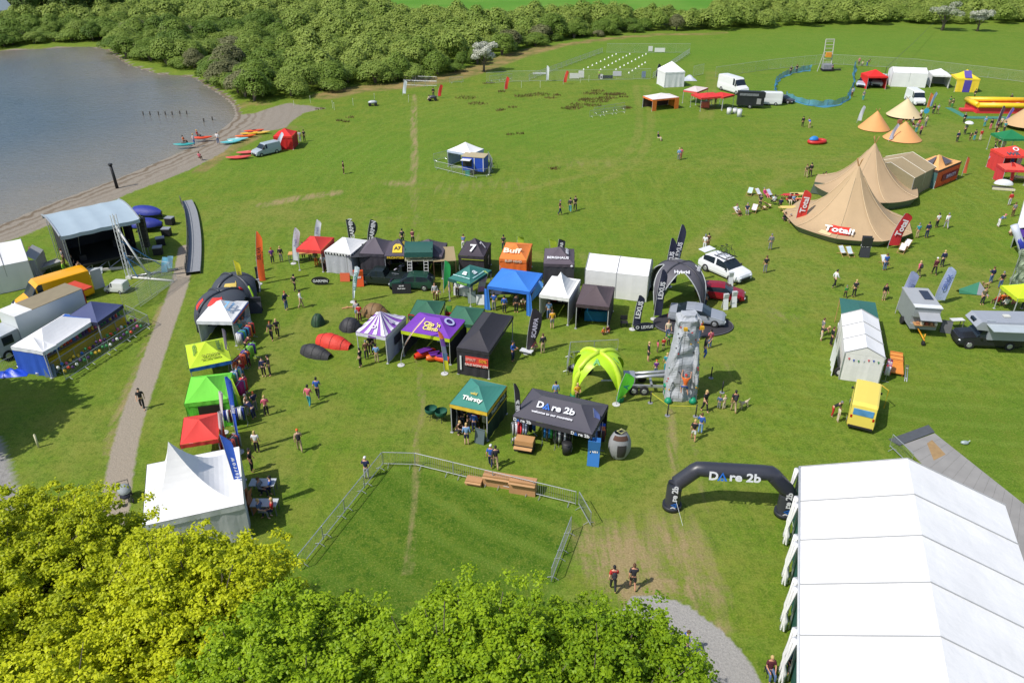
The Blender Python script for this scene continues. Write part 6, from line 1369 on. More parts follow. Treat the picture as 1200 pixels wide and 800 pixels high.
dare(db, (w*.48, d/2*.60, he+(hp-he)*.60+.06), (1, 0, 0), (0, 1, sl), .46); rtext(db, 'f', 'welcome to our mountains', .46, .34, .17, (236, 236, 242), 1.05)
dare(db, (w*.13, -.06, 2.18), (1, 0, 0), (0, 0, 1), .22); dare(db, (w*.86, -.06, 2.18), (1, 0, 0), (0, 0, 1), .22)
flag('narrow black feather flag with white lettering left of the long grey gazebo', (605, 515), (602, 449), (34, 34, 44), .34, 'feather', 'DARE 2b', th=.22); flag('pale blue feather flag in front of the long grey gazebo', (697, 526), (695, 478), (110, 130, 200), .36, 'feather', 'DARE', (235, 235, 250), th=.2)
aboard('tall blue and white poster panel at the right corner of the long grey gazebo', 695, 544, .75, 2.0, (60, 130, 210), -12, lines=['ski', 'run'])
for i, (x, y, cs_, lab, rz_) in enumerate([(609, 517, [(220, 50, 60), (230, 232, 240), (200, 210, 235)], 'white and red jackets rail under the left of the long grey gazebo', 0), (619, 512, [(30, 80, 190), (20, 24, 40), (60, 120, 210)], 'blue jackets rail under the long grey gazebo', 30), (645, 521, [(50, 160, 80), (40, 130, 210), (90, 90, 96), (220, 222, 226)], 'green and blue jackets rail under the long grey gazebo', -8), (660, 526, [(26, 26, 34), (40, 40, 48), (220, 222, 226)], 'black jackets rail at the middle of the long grey gazebo', -10), (704, 522, [(30, 90, 210), (60, 40, 50), (230, 120, 60)], 'blue and orange jackets rail at the right end of the long grey gazebo', 80)]):
    goods(lab, x, y, 1.1, .5, 1.5, cs_, rz_, n_=6, seed=60+i)
r_ = thing('cardboard_box', 'open cardboard box on a black crate before the long grey gazebo', 'box', P(615, 526), R(-15)); MB().box(-.6, .6, -.35, .35, .5, .85).build('box_side', M((200, 152, 100), .8), r_); MB().box(-.6, .6, -.62, -.36, .55, .58, Matrix.Rotation(.2, 4, 'X')).build('flap', M((206, 160, 108), .8), r_); MB().cbox((0, 0, .25), (1.25, .75, .5)).build('crate', DARK(), r_)
r_ = thing('litter_bin', 'black bin with round lid before the long grey gazebo', 'bin', P(664, 531), 0); MB().tube([(0, 0, 0), (0, 0, .8)], .28, 12, .33).build('bin_body', DARK(), r_); MB().ell((0, 0, .8), (.35, .35, .14), 12, 4, 0, 1).build('lid', DARK(), r_)
r_ = thing('pod_tent', 'grey upright pod shaped display tent right of the long grey gazebo', 'tent', P(725, 536), R(0)); g = MB(); g.smooth = True
pod = lambda u, v: (.72*math.cos(u*2*math.pi)*(math.sin(math.pi*(.16+.70*v))**.7), .55*math.sin(u*2*math.pi)*(math.sin(math.pi*(.16+.70*v))**.7), .1+1.9*v); g.grid(pod, 20, 14); g.build('shell', M((160, 162, 166), .6, .05, 1, 0, .8, .3), r_)
g = MB(); g.grid(lambda u, v: Vector(pod(.60+.28*u, .78+.16*v))*1.02, 8, 4); g.build('brown_top', cloth((96, 66, 54)), r_); g = MB(); g.grid(lambda u, v: Vector(pod(.70+.13*u, .12+.5*v))*1.03, 4, 6); g.build('opening', M((60, 58, 60), .7), r_)
mb = MB(); mb.tube([(0, -.15, 2.0), (.25, -.15, 2.2), (0, -.15, 2.35), (-.25, -.15, 2.2), (0, -.15, 2.0)], .05, 5); mb.build('hoop', M((190, 190, 130), .5), r_)
for a in [
 (537, 508, 'at the left side of the green gazebo with yellow edge', 'brown', 'dark', 60, 'crouch'), (547, 521, 'before the green gazebo with yellow edge', 'lightblue', 'navy', 180, 'stand'), (552, 503, 'inside the green gazebo with yellow edge', 'navy', 'dark', 0, 'stand'), (556, 506, 'at the counter of the green gazebo with yellow edge', 'blue', 'navy', 170, 'stand'), (560, 502, 'inside the green gazebo beside the blue shirt', 'red', 'dark', 10, 'hold'), (542, 500, 'at the back of the green gazebo with yellow edge', 'black', 'navy', 0, 'onehand'),
 (575, 547, 'on the left of a pair walking below the green gazebo', 'blue', 'navy', 170, 'walk'), (581, 549, 'on the right of a pair carrying a white bag', 'dark', 'beige', 190, 'walk'),
 (651, 470, 'behind the long grey gazebo', 'lightblue', 'denim', 180, 'stand'), (676, 472, 'inside the left leg of the lime arch tent', 'yellow', 'khaki', 20, 'hold'),
 (601, 423, 'carrying a folder beside the long black gazebo', 'blue', 'navy', 60, 'hold'), (636, 414, 'on open grass right of the long black gazebo', 'dark', 'beige', 200, 'stand'), (625, 411, 'low on the grass by the red topped flag', 'pink', 'cream', 60, 'crouch'), (647, 385, 'in front of the white peaked gazebo', 'yellow', 'grey', 190, 'stand'), (643, 374, 'close to the yellow jacket by the white peaked gazebo', 'lightblue', 'denim', 180, 'stand'), (645, 360, 'at the opening of the white peaked gazebo', 'maroon', 'black', 0, 'stand'),
 (579, 364, 'on the left before the blue gazebo', 'blue', 'grey', 180, 'onehand'), (591, 367, 'in the middle before the blue gazebo', 'blue', 'dark', 180, 'stand'), (605, 366, 'with white chest print before the blue gazebo', 'black', 'black', 0, 'stand'), (613, 364, 'carrying a beige bundle before the blue gazebo', 'cream', 'brown', 0, 'bend'),
 (527, 350, 'at the left post of the teal gazebo', 'navy', 'navy', 90, 'stand'), (536, 348, 'under the teal gazebo in white', 'white', 'black', 0, 'hold'), (533, 341, 'in the shade of the teal gazebo', 'maroon', 'dark', 0, 'stand'), (549, 343, 'behind the leaflet table of the teal gazebo', 'lightgrey', 'navy', 0, 'stand'), (513, 354, 'behind the dark green gazebo', 'cream', 'brown', 30, 'bend'), (510, 352, 'beside the one bending by the dark green gazebo', 'lightgrey', 'brown', 0, 'stand'),
 (590, 293, 'behind the orange gazebo', 'dark', 'navy', 180, 'stand'), (543, 292, 'behind the black numeral gazebo', 'denim', 'white', 180, 'bend'), (484, 286, 'behind the yellow emblem gazebo', 'maroon', 'dark', 190, 'bend'), (472, 287, 'beside the peak of the yellow emblem gazebo', 'dark', 'dark', 190, 'stand'),
 (656, 252, 'on the left of three on the open meadow', 'black', 'navy', 90, 'walk'), (668, 249, 'in the middle of three on the open meadow', 'dark', 'teal', 170, 'walk'), (674, 247, 'on the right of three on the open meadow', 'black', 'dark', 190, 'walk'),
 (380, 318, 'on the left before the white dotted gazebo', 'lightgrey', 'black', 180, 'stand'), (387, 317, 'second from the left before the white dotted gazebo', 'navy', 'cream', 180, 'stand'), (396, 320, 'in front of the white dotted gazebo', 'white', 'blue', 180, 'stand'), (392, 315, 'third from the left before the white dotted gazebo', 'brown', 'brown', 180, 'stand'), (356, 303, 'serving behind the wooden counter', 'black', 'dark', 0, 'stand'), (364, 306, 'beside the wooden counter', 'cream', 'dark', 180, 'stand'), (455, 318, 'before the yellow emblem gazebo', 'khaki', 'dark', 0, 'stand'), (371, 312, 'between the red and white back row gazebos', 'khaki', 'orange', 180, 'stand'),
 (423, 430, 'at the left of the striped gazebo', 'black', 'black', 250, 'stand'), (430, 421, 'under the front of the striped gazebo', 'brown', 'dark', 200, 'stand'), (435, 415, 'inside the striped gazebo', 'black', 'dark', 0, 'hold'), (442, 425, 'in the middle front of the striped gazebo', 'lightblue', 'beige', 180, 'hold'), (438, 412, 'behind the others in the striped gazebo', 'cream', 'navy', 0, 'stand'), (419, 374, 'beside the tan brown tent', 'lightgrey', 'lightblue', 180, 'stand'), (422, 377, 'next to the one in grey by the tan tent', 'red', 'maroon', 180, 'stand'),
 (759, 423, 'left of the climbing wall queue', 'black', 'dark', 90, 'stand'), (770, 413, 'in the climbing wall queue in pink', 'pink', 'khaki', 100, 'stand'), (777, 410, 'in the middle of the climbing wall queue', 'red', 'dark', 180, 'stand'), (783, 405, 'next to the climbing wall in green', 'green', 'black', 180, 'stand'), (782, 396, 'at the back of the climbing wall queue', 'cream', 'denim', 0, 'stand'), (768, 440, 'in an orange helmet by the trailer', 'purple', 'denim', 180, 'stand'), (780, 437, 'behind the trailer near the wall', 'teal', 'teal', 180, 'stand'),
 (818, 398, 'right of the climbing wall on the black floor', 'red', 'denim', 0, 'stand'), (831, 408, 'on grass right of the black display floor', 'pink', 'denim', 200, 'stand'),
 (706, 392, 'in the little orange group before the dark brown gazebo', 'orange', 'brown', 60, 'crouch'), (712, 390, 'in the little group before the dark brown gazebo', 'maroon', 'orange', 0, 'crouch'),
 (825, 482, 'with long dark hair right of the climbing wall', 'black', 'black', 30, 'walk'), (859, 483, 'in the centre with a dog', 'black', 'beige', 180, 'walk'), (848, 479, 'pushing a toy pram', 'cream', 'cream', 200, 'hold'), (842, 479, 'holding on to the toy pram', 'denim', 'grey', 150, 'stand'), (820, 508, 'on the right of a stretching pair', 'blue', 'lightblue', 160, 'onehand'), (812, 516, 'on the left of a stretching pair', 'black', 'white', 170, 'walk'),
 (826, 360, 'beside the open door of the red car', 'dark', 'navy', 90, 'stand'), (820, 357, 'at the rear door of the red car', 'black', 'black', 60, 'stand'), (825, 294, 'in white behind the open boot of the white car', 'white', 'white', 150, 'stand'), (829, 291, 'behind the boot of the white car', 'brown', 'maroon', 180, 'stand')]:
    person(a[0], a[1], a[2], a[3], a[4], a[5], a[6], hair=random.choice(['brown', 'black', 'blond', 'grey']), long_s=random.random() < .5, scale=.68 if a[0] in (848, 842, 783, 706, 712, 777, 770) else (.82 if a[0] == 768 else 1), hat={768: 'orange', 575: 'white', 818: 'white'}.get(a[0]), longhair=a[0] in (825, 770, 782), long_t=a[0] not in (547, 647, 759, 812, 777, 419), pack='dark' if a[0] in (859,) else None)
flag('red edged black teardrop flag right of the long black gazebo', (617, 414), (624, 362), (48, 42, 52), .95, 'tear', 'SCARPA', (200, 195, 220), th=.34)
r_ = thing('small_table', 'low white stand on the grass right of the long black gazebo', 'stand', P(617, 415), R(-25)); MB().box(-.5, .5, -.25, .25, .3, .36).build('top', M((225, 228, 230), .5), r_)
for x in (-.4, .4): MB().tube([(x, 0, 0), (x, 0, .3)], .04, 5).build('leg', STEEL(), r_)
def dog(label, px, py, rz_, col):
    r_ = thing('dog', label, 'dog', P(px, py), R(rz_)); mb = MB(); vs, fs_ = skin_mesh([(-.28, 0, .48, .10), (0, 0, .45, .10), (.25, 0, .47, .125), (.38, 0, .62, .07), (.46, 0, .72, .075), (.60, 0, .69, .04)] + [(.26, .08, .30, .045), (.25, .08, .16, .03), (.27, .08, .03, .03), (.26, -.08, .30, .045), (.25, -.08, .16, .03), (.27, -.08, .03, .03), (-.26, .08, .32, .06), (-.36, .08, .18, .03), (-.31, .08, .03, .03), (-.26, -.08, .32, .06), (-.36, -.08, .18, .03), (-.31, -.08, .03, .03), (-.42, 0, .58, .03), (-.55, 0, .66, .02)], [(0,1),(1,2),(2,3),(3,4),(4,5),(2,6),(6,7),(7,8),(2,9),(9,10),(10,11),(0,12),(12,13),(13,14),(0,15),(15,16),(16,17),(0,18),(18,19)]); add_raw(mb, vs, fs_)
    for s in (-1, 1): mb.ell((.44, s*.07, .76), (.03, .02, .06), 6, 4)
    mb.build('body', M(col, .9, .2, 6), r_)
dog('pale cream dog walking right of the climbing wall', 871, 478, -150, (214, 196, 166))
dog('small tan dog beside the pair in jeans on the right', 1154, 338, 200, (190, 160, 110))
# ---- barrier field, cartons, arch ------------------------------------
barriers([(352, 668), (449, 546)], 'up the left side of the fenced grass', 'steel barriers on the left side of the fenced grass')
barriers([(450, 546), (487, 547), (675, 593)], 'along the top of the fenced grass', 'steel barriers along the top of the fenced grass')
barriers([(678, 593), (692, 618)], 'at the top right corner of the fenced grass', 'steel barriers at the right corner'); barriers([(646, 683), (669, 622)], 'standing apart on the right of the fenced grass', 'steel barriers on the right side')
for i, (x, y, w_, dp, h_, lab) in enumerate([(556, 566, 1.0, .55, .35, 'flat small carton leaning on the top barriers'), (583, 568, 1.7, .5, .8, 'middle long brown carton on the top barriers'), (613, 576, 1.6, .6, .95, 'right hand big brown carton on the top barriers')]):
    r_ = thing('carton', lab, 'box', P(x, y), R(-14), 'brown cartons by the barriers'); MB().box(-w_/2, w_/2, -dp/2, dp/2, 0, h_).build('box_side', M((196, 148, 102), .85, .1), r_); MB().box(-w_/2, w_/2, -dp/2-.14, -dp/2, h_-.03, h_, Matrix.Rotation(.12, 4, 'X')).build('flap', M((206, 160, 112), .85), r_)
A, B = P(787, 594), P(918, 602); d = B-A; ar = thing('inflatable_arch', 'black inflatable finish arch with white and blue lettering', 'arch', A, math.atan2(d.y, d.x)); Wd = d.length; AH = 3.25
cp_ = [(0, 0, 0), (.02, 0, 1.7), (1.15, 0, AH-.32), (Wd-1.15, 0, AH-.32), (Wd-.02, 0, 1.7), (Wd, 0, 0)]
seg = []
g = MB(); g.smooth = True; fine = []
for k in range(len(cp_)-1):
    a_, b_ = Vector(cp_[k]), Vector(cp_[k+1]); n_ = 10
    fine += [a_.lerp(b_, j/n_) for j in range(n_)]
fine.append(Vector(cp_[-1])); AR = .44
g.tube(fine, [AR*(1-.05*(k % 10 == 0)) for k in range(len(fine))], 20); g.build('tube', M((60, 62, 72), .38, .05, 1, 0, .8, .15), ar)
for x in (0, Wd): MB().tube([(x, 0, .02), (x, 0, .30)], .56, 20).build('foot_ring', M((50, 52, 60), .4), ar)
dare(ar, (Wd/2, -AR-.01, AH-.42), (1, 0, 0), (0, .15, 1), .52)
for x in (.02, Wd-.02): dare(ar, (x, -AR-.01, 1.02), (0, 0, 1), (-1, 0, 0), .34)
for x, s in ((0, -1), (Wd, 1)): MB().tube([(x, -.4, 1.3), (x+s*.5*-1 if x == 0 else x+.3, -1.5, 0)], .012, 4).build('guy_rope', M((225, 230, 230), .6), ar)
person(718, 692, 'on the left before the grey path', 'red', 'dark', 180, 'walk', 'black', pack='dark'); person(741, 690, 'on the right before the grey path', 'dark', 'black', 180, 'walk', 'brown', long_t=False); person(802, 768, 'half under the green maple on the grey path', 'blue', 'navy', 90, 'walk')
person(902, 793, 'on the left beside the big white marquee', 'maroon', 'denim', 0, 'sit', 'blond'); person(924, 782, 'on the right against the big white marquee', 'lightblue', 'dark', 0, 'sit', 'blond')
for i, (x, y) in enumerate(((902, 794), (924, 783))):
    r_ = thing('folding_stool', 'black folding stool under the %s sitter by the big marquee' % ('left', 'right')[i], 'stool', P(x, y)+Vector((0, .15, 0)), 0, 'stools by the marquee'); MB().cbox((0, 0, .36), (.4, .4, .04)).build('seat', DARK(), r_)
    for sx in (-.17, .17):
        for sy in (-.17, .17): MB().tube([(sx, sy, 0), (sx, sy, .35)], .015, 4).build('leg', DARK(), r_)
# ================================================================== RIGHT SIDE
bm = marquee('huge white ridge marquee with many bays filling the bottom right corner', None, None, 24.5, 3.0, 4.85, along='y', bays=8, walls='rbf', rot_frame=(Vector((8.75, 11.75, 0)), R(-18), 10.4), wallc=(236, 238, 240), sag=.05)
for i in range(8):
    y0, y1 = 24.5*i/8, 24.5*(i+1)/8
    g = MB(); wall_strip(g, (0.05, y1-.1), (0.05, y0+.1), .02, 2.9, -.1, .02); g.build('inner_wall', cloth((26, 92, 80)), bm)
    for y in ((y1-.25, y0+.3)):
        g = MB(); g.smooth = True; g.tube([(-.12, y, 2.98), (-.2, y, 2.2), (-.32, y, 1.3), (-.22, y, .8), (-.28, y, .25)], [.17, .12, .08, .13, .16], 9)
        for k in range(5): a_ = k*1.26; g.tube([(-.12+.12*math.cos(a_), y+.2*math.sin(a_), 2.95), (-.3, y+.05*math.sin(a_), 1.3), (-.26+.12*math.cos(a_), y+.16*math.sin(a_), .2)], .045, 5)
        g.build('gathered_curtain', white(), bm)
g = MB(); g.tube([(0, 0, 3.0), (0, 24.5, 3.0)], .07, 6); g.build('eave_beam', M((225, 228, 230), .5), bm)
# trackway and ramp
tk = thing('metal_trackway', 'long grey metal trackway lying on the grass beside the huge marquee', 'trackway', P(1070, 530), 0); o_ = P(1070, 530)
q = [P(1059, 521)-o_, P(1095, 508)-o_, P(1216, 604)-o_, P(1216, 690)-o_]
g = MB(); n_ = 14
for k in range(n_):
    a0, a1 = q[0].lerp(q[3], k/n_), q[0].lerp(q[3], (k+.985)/n_); b0, b1 = q[1].lerp(q[2], k/n_), q[1].lerp(q[2], (k+.985)/n_); z = Vector((0, 0, .05))
    g.poly([a0+z, a1+z, b1+z, b0+z]).poly([a0, a1, a1+z, a0+z]).poly([b1, b0, b0+z, b1+z]).poly([a0, a0+z, b0+z, b0])
tkm = M((176, 172, 166), .5, .16, .9, .25); g.build('panels', tkm, tk)
g = MB(); s_ = [P(1041, 515)-o_, P(1088, 498)-o_, P(1095, 507)-o_, P(1053, 523)-o_]; g.poly([p+Vector((0, 0, .04+.04*(i > 1))) for i, p in enumerate(s_)]); g.build('entry_strip', M((88, 92, 98), .7, .15, 3), tk)
g = MB(); g.poly([p+o_*0 for p in [P(1086, 520)-o_+Vector((0, 0, .056)), P(1092, 516)-o_+Vector((0, 0, .056)), P(1108, 533)-o_+Vector((0, 0, .056)), P(1094, 540)-o_+Vector((0, 0, .056))]]); g.build('dried_mud', M((170, 140, 98), .9, .2, 3), tk)
barriers([(1042, 525), (1066, 548)], 'at the start of the metal trackway', 'barriers by the trackway')
r_ = thing('litter_bag', 'small clear plastic bag lying alone on the right grass', 'bag', P(1130, 520), 0); MB().ell((0, 0, .12), (.28, .16, .13), 10, 6).build('bag_body', M((170, 185, 185), .3, .3, 6), r_); MB().tube([(.2, 0, .15), (.34, .05, .24)], .03, 5).build('knot', M((200, 210, 210), .3), r_)
# yellow camper and long white tent
yc = vehicle('pale yellow square camper van with a rear window, seen from behind', (1012, 471), (1006, 506), 'campervan', (246, 224, 104), 'camper van', 'camper_van')
MB().box(-2.24, -2.16, -.70, .70, 1.45, 1.95).build('rear_window', M((90, 150, 200), .1, .3, 2), yc); MB().box(-2.28, -2.18, -.85, .85, .35, .5).build('bumper', DARK(), yc)
MB().tube([(2.1, -.9, 1.9), (1.5, -1.45, 1.9), (1.5, -1.45, .3)], .05, 5).build('ladder_rail', M((200, 170, 40), .5), yc)
lt = marquee('long narrow white marquee with bunting and a green canvas porch behind', (990, 413), (1038, 420), 6.3, 2.3, 2.95, along='y', bays=3, wallc=(236, 235, 230))
w = lt['_w']
g = MB(); g.grid(lambda u, v: (u*w, 6.32+3.2*v, 2.35+.35*(1-abs(2*u-1))*(1-v)-.1*v), 8, 4); g.build('porch_canopy', cloth((52, 112, 104)), lt)
for x in (.05, w-.05): MB().tube([(x, 9.5, 0), (x, 9.5, 2.2)], .03, 5).build('porch_pole', WOOD(), lt)
for k in range(9): MB().poly([(.3+k*.33, -.05, 1.95-.1*math.sin(k)), (.46+k*.33, -.05, 1.95-.1*math.sin(k)), (.38+k*.33, -.05, 1.75-.1*math.sin(k))]).build('pennant', M([(220, 70, 80), (60, 90, 190), (70, 150, 90), (230, 230, 235)][k % 4], .6), lt)
g = MB(); wall_strip(g, (-.45, 3), (-.45, .3), 0, 1.9, .01, .06); g.build('side_flap', cloth((236, 238, 236)), lt)
r_ = thing('spare_wheel', 'black tyre standing at the front left corner of the long white marquee', 'tyre', P(982, 440), 0); MB().tube([(0, -.1, .35), (0, .1, .35)], .35, 16).build('tyre', TYRE(), r_); MB().tube([(0, -.12, .35), (0, .12, .35)], .2, 12).build('rim', M((200, 200, 200), .4), r_)
r_ = thing('folding_lounger', 'orange slatted folding lounger lying beside the long white marquee', 'lounger', P(1050, 441), math.atan2(P(1049, 405).y-P(1050, 441).y, P(1049, 405).x-P(1050, 441).x)-math.pi/2); mb = MB(); mb.box(-.45, .45, 0, 1.75, .25, .33); mb.build('lower_panel', M((240, 150, 60), .6, .1, 4), r_); MB().box(-.45, .45, 1.78, 3.3, .30, .38).build('upper_panel', M((238, 158, 74), .6, .1, 4), r_)
mb = MB(); [mb.box(-.47, .47, y, y+.06, .38, .42) for y in (1.9, 2.5, 3.1)]; [mb.box(x-.03, x+.03, y-.03, y+.03, 0, .26) for x in (-.4, .4) for y in (.1, 1.6, 3.2)]; mb.build('frame', M((180, 100, 40), .6), r_)
r_ = thing('metal_rail', 'two thin grey metal rails lying beside the orange lounger', 'rail', P(1060, 447), R(-26)); MB().tube([(0, 0, .04), (0, 2.6, .04)], .035, 6).tube([(.14, 0, .04), (.14, 2.6, .04)], .035, 6).tube([(0, .5, .04), (.14, .5, .04)], .03, 5).tube([(0, 2.1, .04), (.14, 2.1, .04)], .03, 5).build('rail', STEEL(), r_)
goods('pink and white goods rack on the right side of the long white marquee', 1038, 442, 1.4, .4, 1.3, [(200, 60, 100), (235, 230, 235), (120, 60, 90)], 62, seed=77)
# trailer kiosk
fr, rz, w = frame_px((1073, 360), (1104, 362), 2.45); kt = thing('trailer_kiosk', 'grey box trailer kiosk with open serving hatch and yellow tow bar', 'trailer', fr, rz); d_ = 3.7
mb = MB(); mb.box(0, w, 0, d_, 1.6, 2.4).box(0, w, .3, d_, .5, 1.6).box(0, w, 0, .3, .5, .95); mb.build('body', M((150, 156, 160), .5, .08), kt)
MB().box(-.05, w+.05, -.08, d_+.05, 2.4, 2.5).build('roof', M((176, 180, 184), .5, .05), kt); MB().box(w*.55, w*.9, d_*.4, d_*.85, 2.503, 2.55).build('solar_panel', M((50, 56, 72), .3), kt); MB().box(-.06, w+.06, -.12, .5, 2.503, 2.53).build('white_trim', M((236, 238, 240), .5), kt)
MB().box(.3, w-.1, -1.0, -.02, -.02, .03, Matrix.Translation((0, 0, 2.05)) @ Matrix.Rotation(.30, 4, 'X')).build('serving_hatch', M((170, 174, 180), .5), kt); MB().box(.2, w-.2, -.3, .3, .95, 1.0).build('counter', WOOD(), kt)
for i in range(5): MB().cbox((.45+.35*i, -.08, 1.1), (.2, .2, .2)).build('jar', M([(200, 140, 100), (230, 220, 200), (170, 80, 60)][i % 3], .5), kt)
MB().tube([(w*.3, -.05, .6), (w*.3, -1.9, .5)], .06, 6).tube([(w*.3, -1.75, .5), (w*.3, -1.75, 1.0)], .05, 6).build('tow_bar', M((226, 160, 30), .5), kt); MB().tube([(w*.3-.08, -1.8, .2), (w*.3+.08, -1.8, .2)], .2, 12).build('jockey_wheel', TYRE(), kt)
for x in (-.05, w+.05): MB().tube([(x-.1, d_*.5, .33), (x+.1, d_*.5, .33)], .33, 14).build('wheel', TYRE(), kt)
r_ = aboard('grey folding board at the right corner of the trailer kiosk', 1107, 389, .8, 1.1, (110, 112, 116), -20)
flag('big lavender grey feather flag left of the trailer kiosk', (1049, 367), (1068, 318), (170, 180, 214), .95, 'feather', 'CARTEL', (140, 150, 190), base_w=False); flag('big pale blue feather flag with lettering right of the trailer kiosk', (1093, 356), (1112, 313), (186, 200, 236), .95, 'feather', 'CRUX', (110, 130, 200), base_w=False)
# pickup camper
pc = vehicle('black pickup with grey camper body on its bed', (1117, 402), (1191, 405), 'pickup', (40, 42, 48), 'pickup camper', 'pickup_camper')
cs_ = M((164, 170, 180), .45, .05); g = MB(); xb = -3.6; sec = [(xb, 1.0), (.55, 1.0), (.62, 1.82), (1.55, 1.9), (1.75, 2.15), (1.35, 2.62), (xb, 2.72)]
for s in (-1.05, 1.05): g.poly([(x, s, z) for x, z in (sec if s < 0 else sec[::-1])])
for i in range(len(sec)):
    a_, b_ = sec[i], sec[(i+1) % len(sec)]; g.poly([(a_[0], 1.05, a_[1]), (b_[0], 1.05, b_[1]), (b_[0], -1.05, b_[1]), (a_[0], -1.05, a_[1])])
g.build('camper_body', cs_, pc)
for x0, x1, y in ((-.9, -.2, -1.07), (-.9, -.2, 1.07)): MB().box(x0, x1, min(y, y*.98), max(y, y*.98), 1.75, 2.2).build('camper_window', M((60, 56, 50), .2), pc)
MB().box(-3.4, 0, -1.6, -1.07, 1.05, 1.15).build('side_shelf', M((120, 124, 130), .5), pc); MB().box(1.4, 1.66, -.35, .35, 2.2, 2.5).build('nose_window', GLASS(), pc); MB().box(-1.2, -.7, -.2, .2, 2.70, 2.80).build('roof_vent', M((220, 220, 210), .5), pc)
MB().box(2.3, 2.62, -.7, .7, .5, .95).build('bull_bar', M((70, 72, 78), .4, .05, 2, .5), pc)
MB().box(.3, 1.0, .9, .98, 2.72, 2.75).box(-3.0, 1.0, 1.07, 2.4, 2.45, 2.5).build('side_awning', M((190, 200, 205), .5), pc)
lettering(pc, 'adventure', (.9, -.96, .95), (1, 0, 0), (0, 0, 1), .22, M((110, 200, 70), .5, .02))
table('small white table with papers before the bonnet of the black pickup', 1119, 384, 1.1, .5, .8, (226, 228, 228), 5); person(1150, 357, 'behind the camper body', 'khaki', 'dark', 0)
r_ = thing('shelter', 'low green and grey wedge shaped shelter on the right grass', 'shelter', P(1122, 344), 0); MB().poly([(0, 0, .45), (2.0, .5, .95), (1.55, -.35, .05), (.1, -.1, .05)]).poly([(0, 0, .45), (.1, .6, .05), (1.9, 1.5, .05), (2.0, .5, .95)]).build('green_panel', cloth((66, 140, 110)), r_); MB().poly([(2.0, .5, .95), (2.55, -.6, .05), (1.55, -.35, .05)]).poly([(2.0, .5, .95), (1.9, 1.5, .05), (2.55, -.6, .05)]).build('grey_panel', cloth((140, 142, 150)), r_)
# ---- tipis -----------------------------------------------------------
def tipi(label, px, py, r, h, col, edge=1.5, lobes=0, poles=True, skirt=None, name='tipi', sx=1.0, conc=1.9, open_=False, rzz=0):
    rt = thing(name, label, 'tipi', P(px, py), R(rzz), 'tipis'); g = MB(); g.smooth = True
    def fn(u, v):
        a = u*2*math.pi; q = 1-.055*abs(math.sin(a*lobes/2)) if lobes else 1
        k = (1-v); rr = r*q*(k*.985+.015)
        z = edge+(h-edge)*(v**conc if conc > 1 else v)
        z -= (.10*edge*abs(math.sin(a*lobes/2))*(1-v)) if lobes else 0
        return (rr*math.cos(a)*sx, rr*math.sin(a), max(z, .03))
    g.grid(fn, 54, 16); g.build('canopy', cloth(col), rt)
    if skirt:
        g = MB(); g.grid(lambda u, v: Vector((fn(u, 0)[0]*(1-.10*v), fn(u, 0)[1]*(1-.10*v), fn(u, 0)[2]*(1-v)-.0)), 54, 3); g.build('skirt', cloth(skirt), rt)
    g = MB(); 
    if lobes:
        for k in range(lobes): g.tube([Vector(fn((k+.0)/lobes, v/10))+Vector((0, 0, .035)) for v in range(10)], .035, 4)
        g.build('seam', M((214, 190, 152), .7), rt)
    if poles:
        g = MB()
        for k in range(4 if r > 4 else 3): a = k*1.7; g.tube([(r*.3*math.cos(a), r*.3*math.sin(a), h*.2), (0, 0, h-.1), (-.35*math.cos(a), -.35*math.sin(a), h+.8*(1 if r > 4 else .4))], .045 if r > 4 else .05, 5)
        g.build('pole', WOOD(), rt)
    return rt, fn
TAN = (196, 168, 130)
t1_, tf = tipi('front giant tan tipi with red banners, nearest of the two giants', 991, 264, 6.7, 6.6, TAN, .8, 9, skirt=(124, 132, 116), conc=2.0)
t2_, _ = tipi('rear giant tan tipi behind and right of the front one', 1012, 228, 6.1, 6.2, (192, 164, 128), 1.1, 8, skirt=(110, 120, 104), conc=2.0)
def tipi_banner(u0, u1, v0, v1, col, text, ht, nm='banner', st=1.0):
    g = MB(); g.grid(lambda u, v: Vector(tf(u0+(u1-u0)*u, v0+(v1-v0)*v))+Vector((0, -.03, .07)), 6, 3); g.build(nm, M(col, .6, .04), t1_)
    a_ = Vector(tf(u0, (v0+v1)/2)); b_ = Vector(tf(u1, (v0+v1)/2)); um = (u0+u1)/2; up_ = Vector(tf(um, v1))-Vector(tf(um, v0)); c_ = Vector(tf(um, (v0+v1)/2)); uu = (b_-a_); nn = uu.cross(up_).normalized()
    lettering(t1_, text, c_+nn*.16, uu, up_, ht, M((250, 248, 245), .6, .02), stretch=st)
tipi_banner(.635, .70, .13, .31, (224, 60, 44), 'Total!', .85, st=1.05)
g = MB(); g.grid(lambda u, v: Vector(tf(.615+.035*u, .03+.12*v))+Vector((0, 0, .06)), 4, 3); g.build('canvas_patch', cloth((232, 210, 160)), t1_)
flag('red feather banner with white lettering at the left edge of the giant tipi', (931, 264), (943, 223), (222, 62, 52), 1.0, 'feather', 'Total', base_w=False, th=.6); flag('red feather banner with white lettering at the right edge of the giant tipi', (1040, 291), (1061, 250), (206, 44, 52), 1.1, 'feather', 'Total', base_w=False, th=.6)
aboard('tall dark and orange board standing before the giant tipi', 1012, 301, .95, 2.2, (58, 60, 66), -8, lines=['BAR', 'OPEN'])
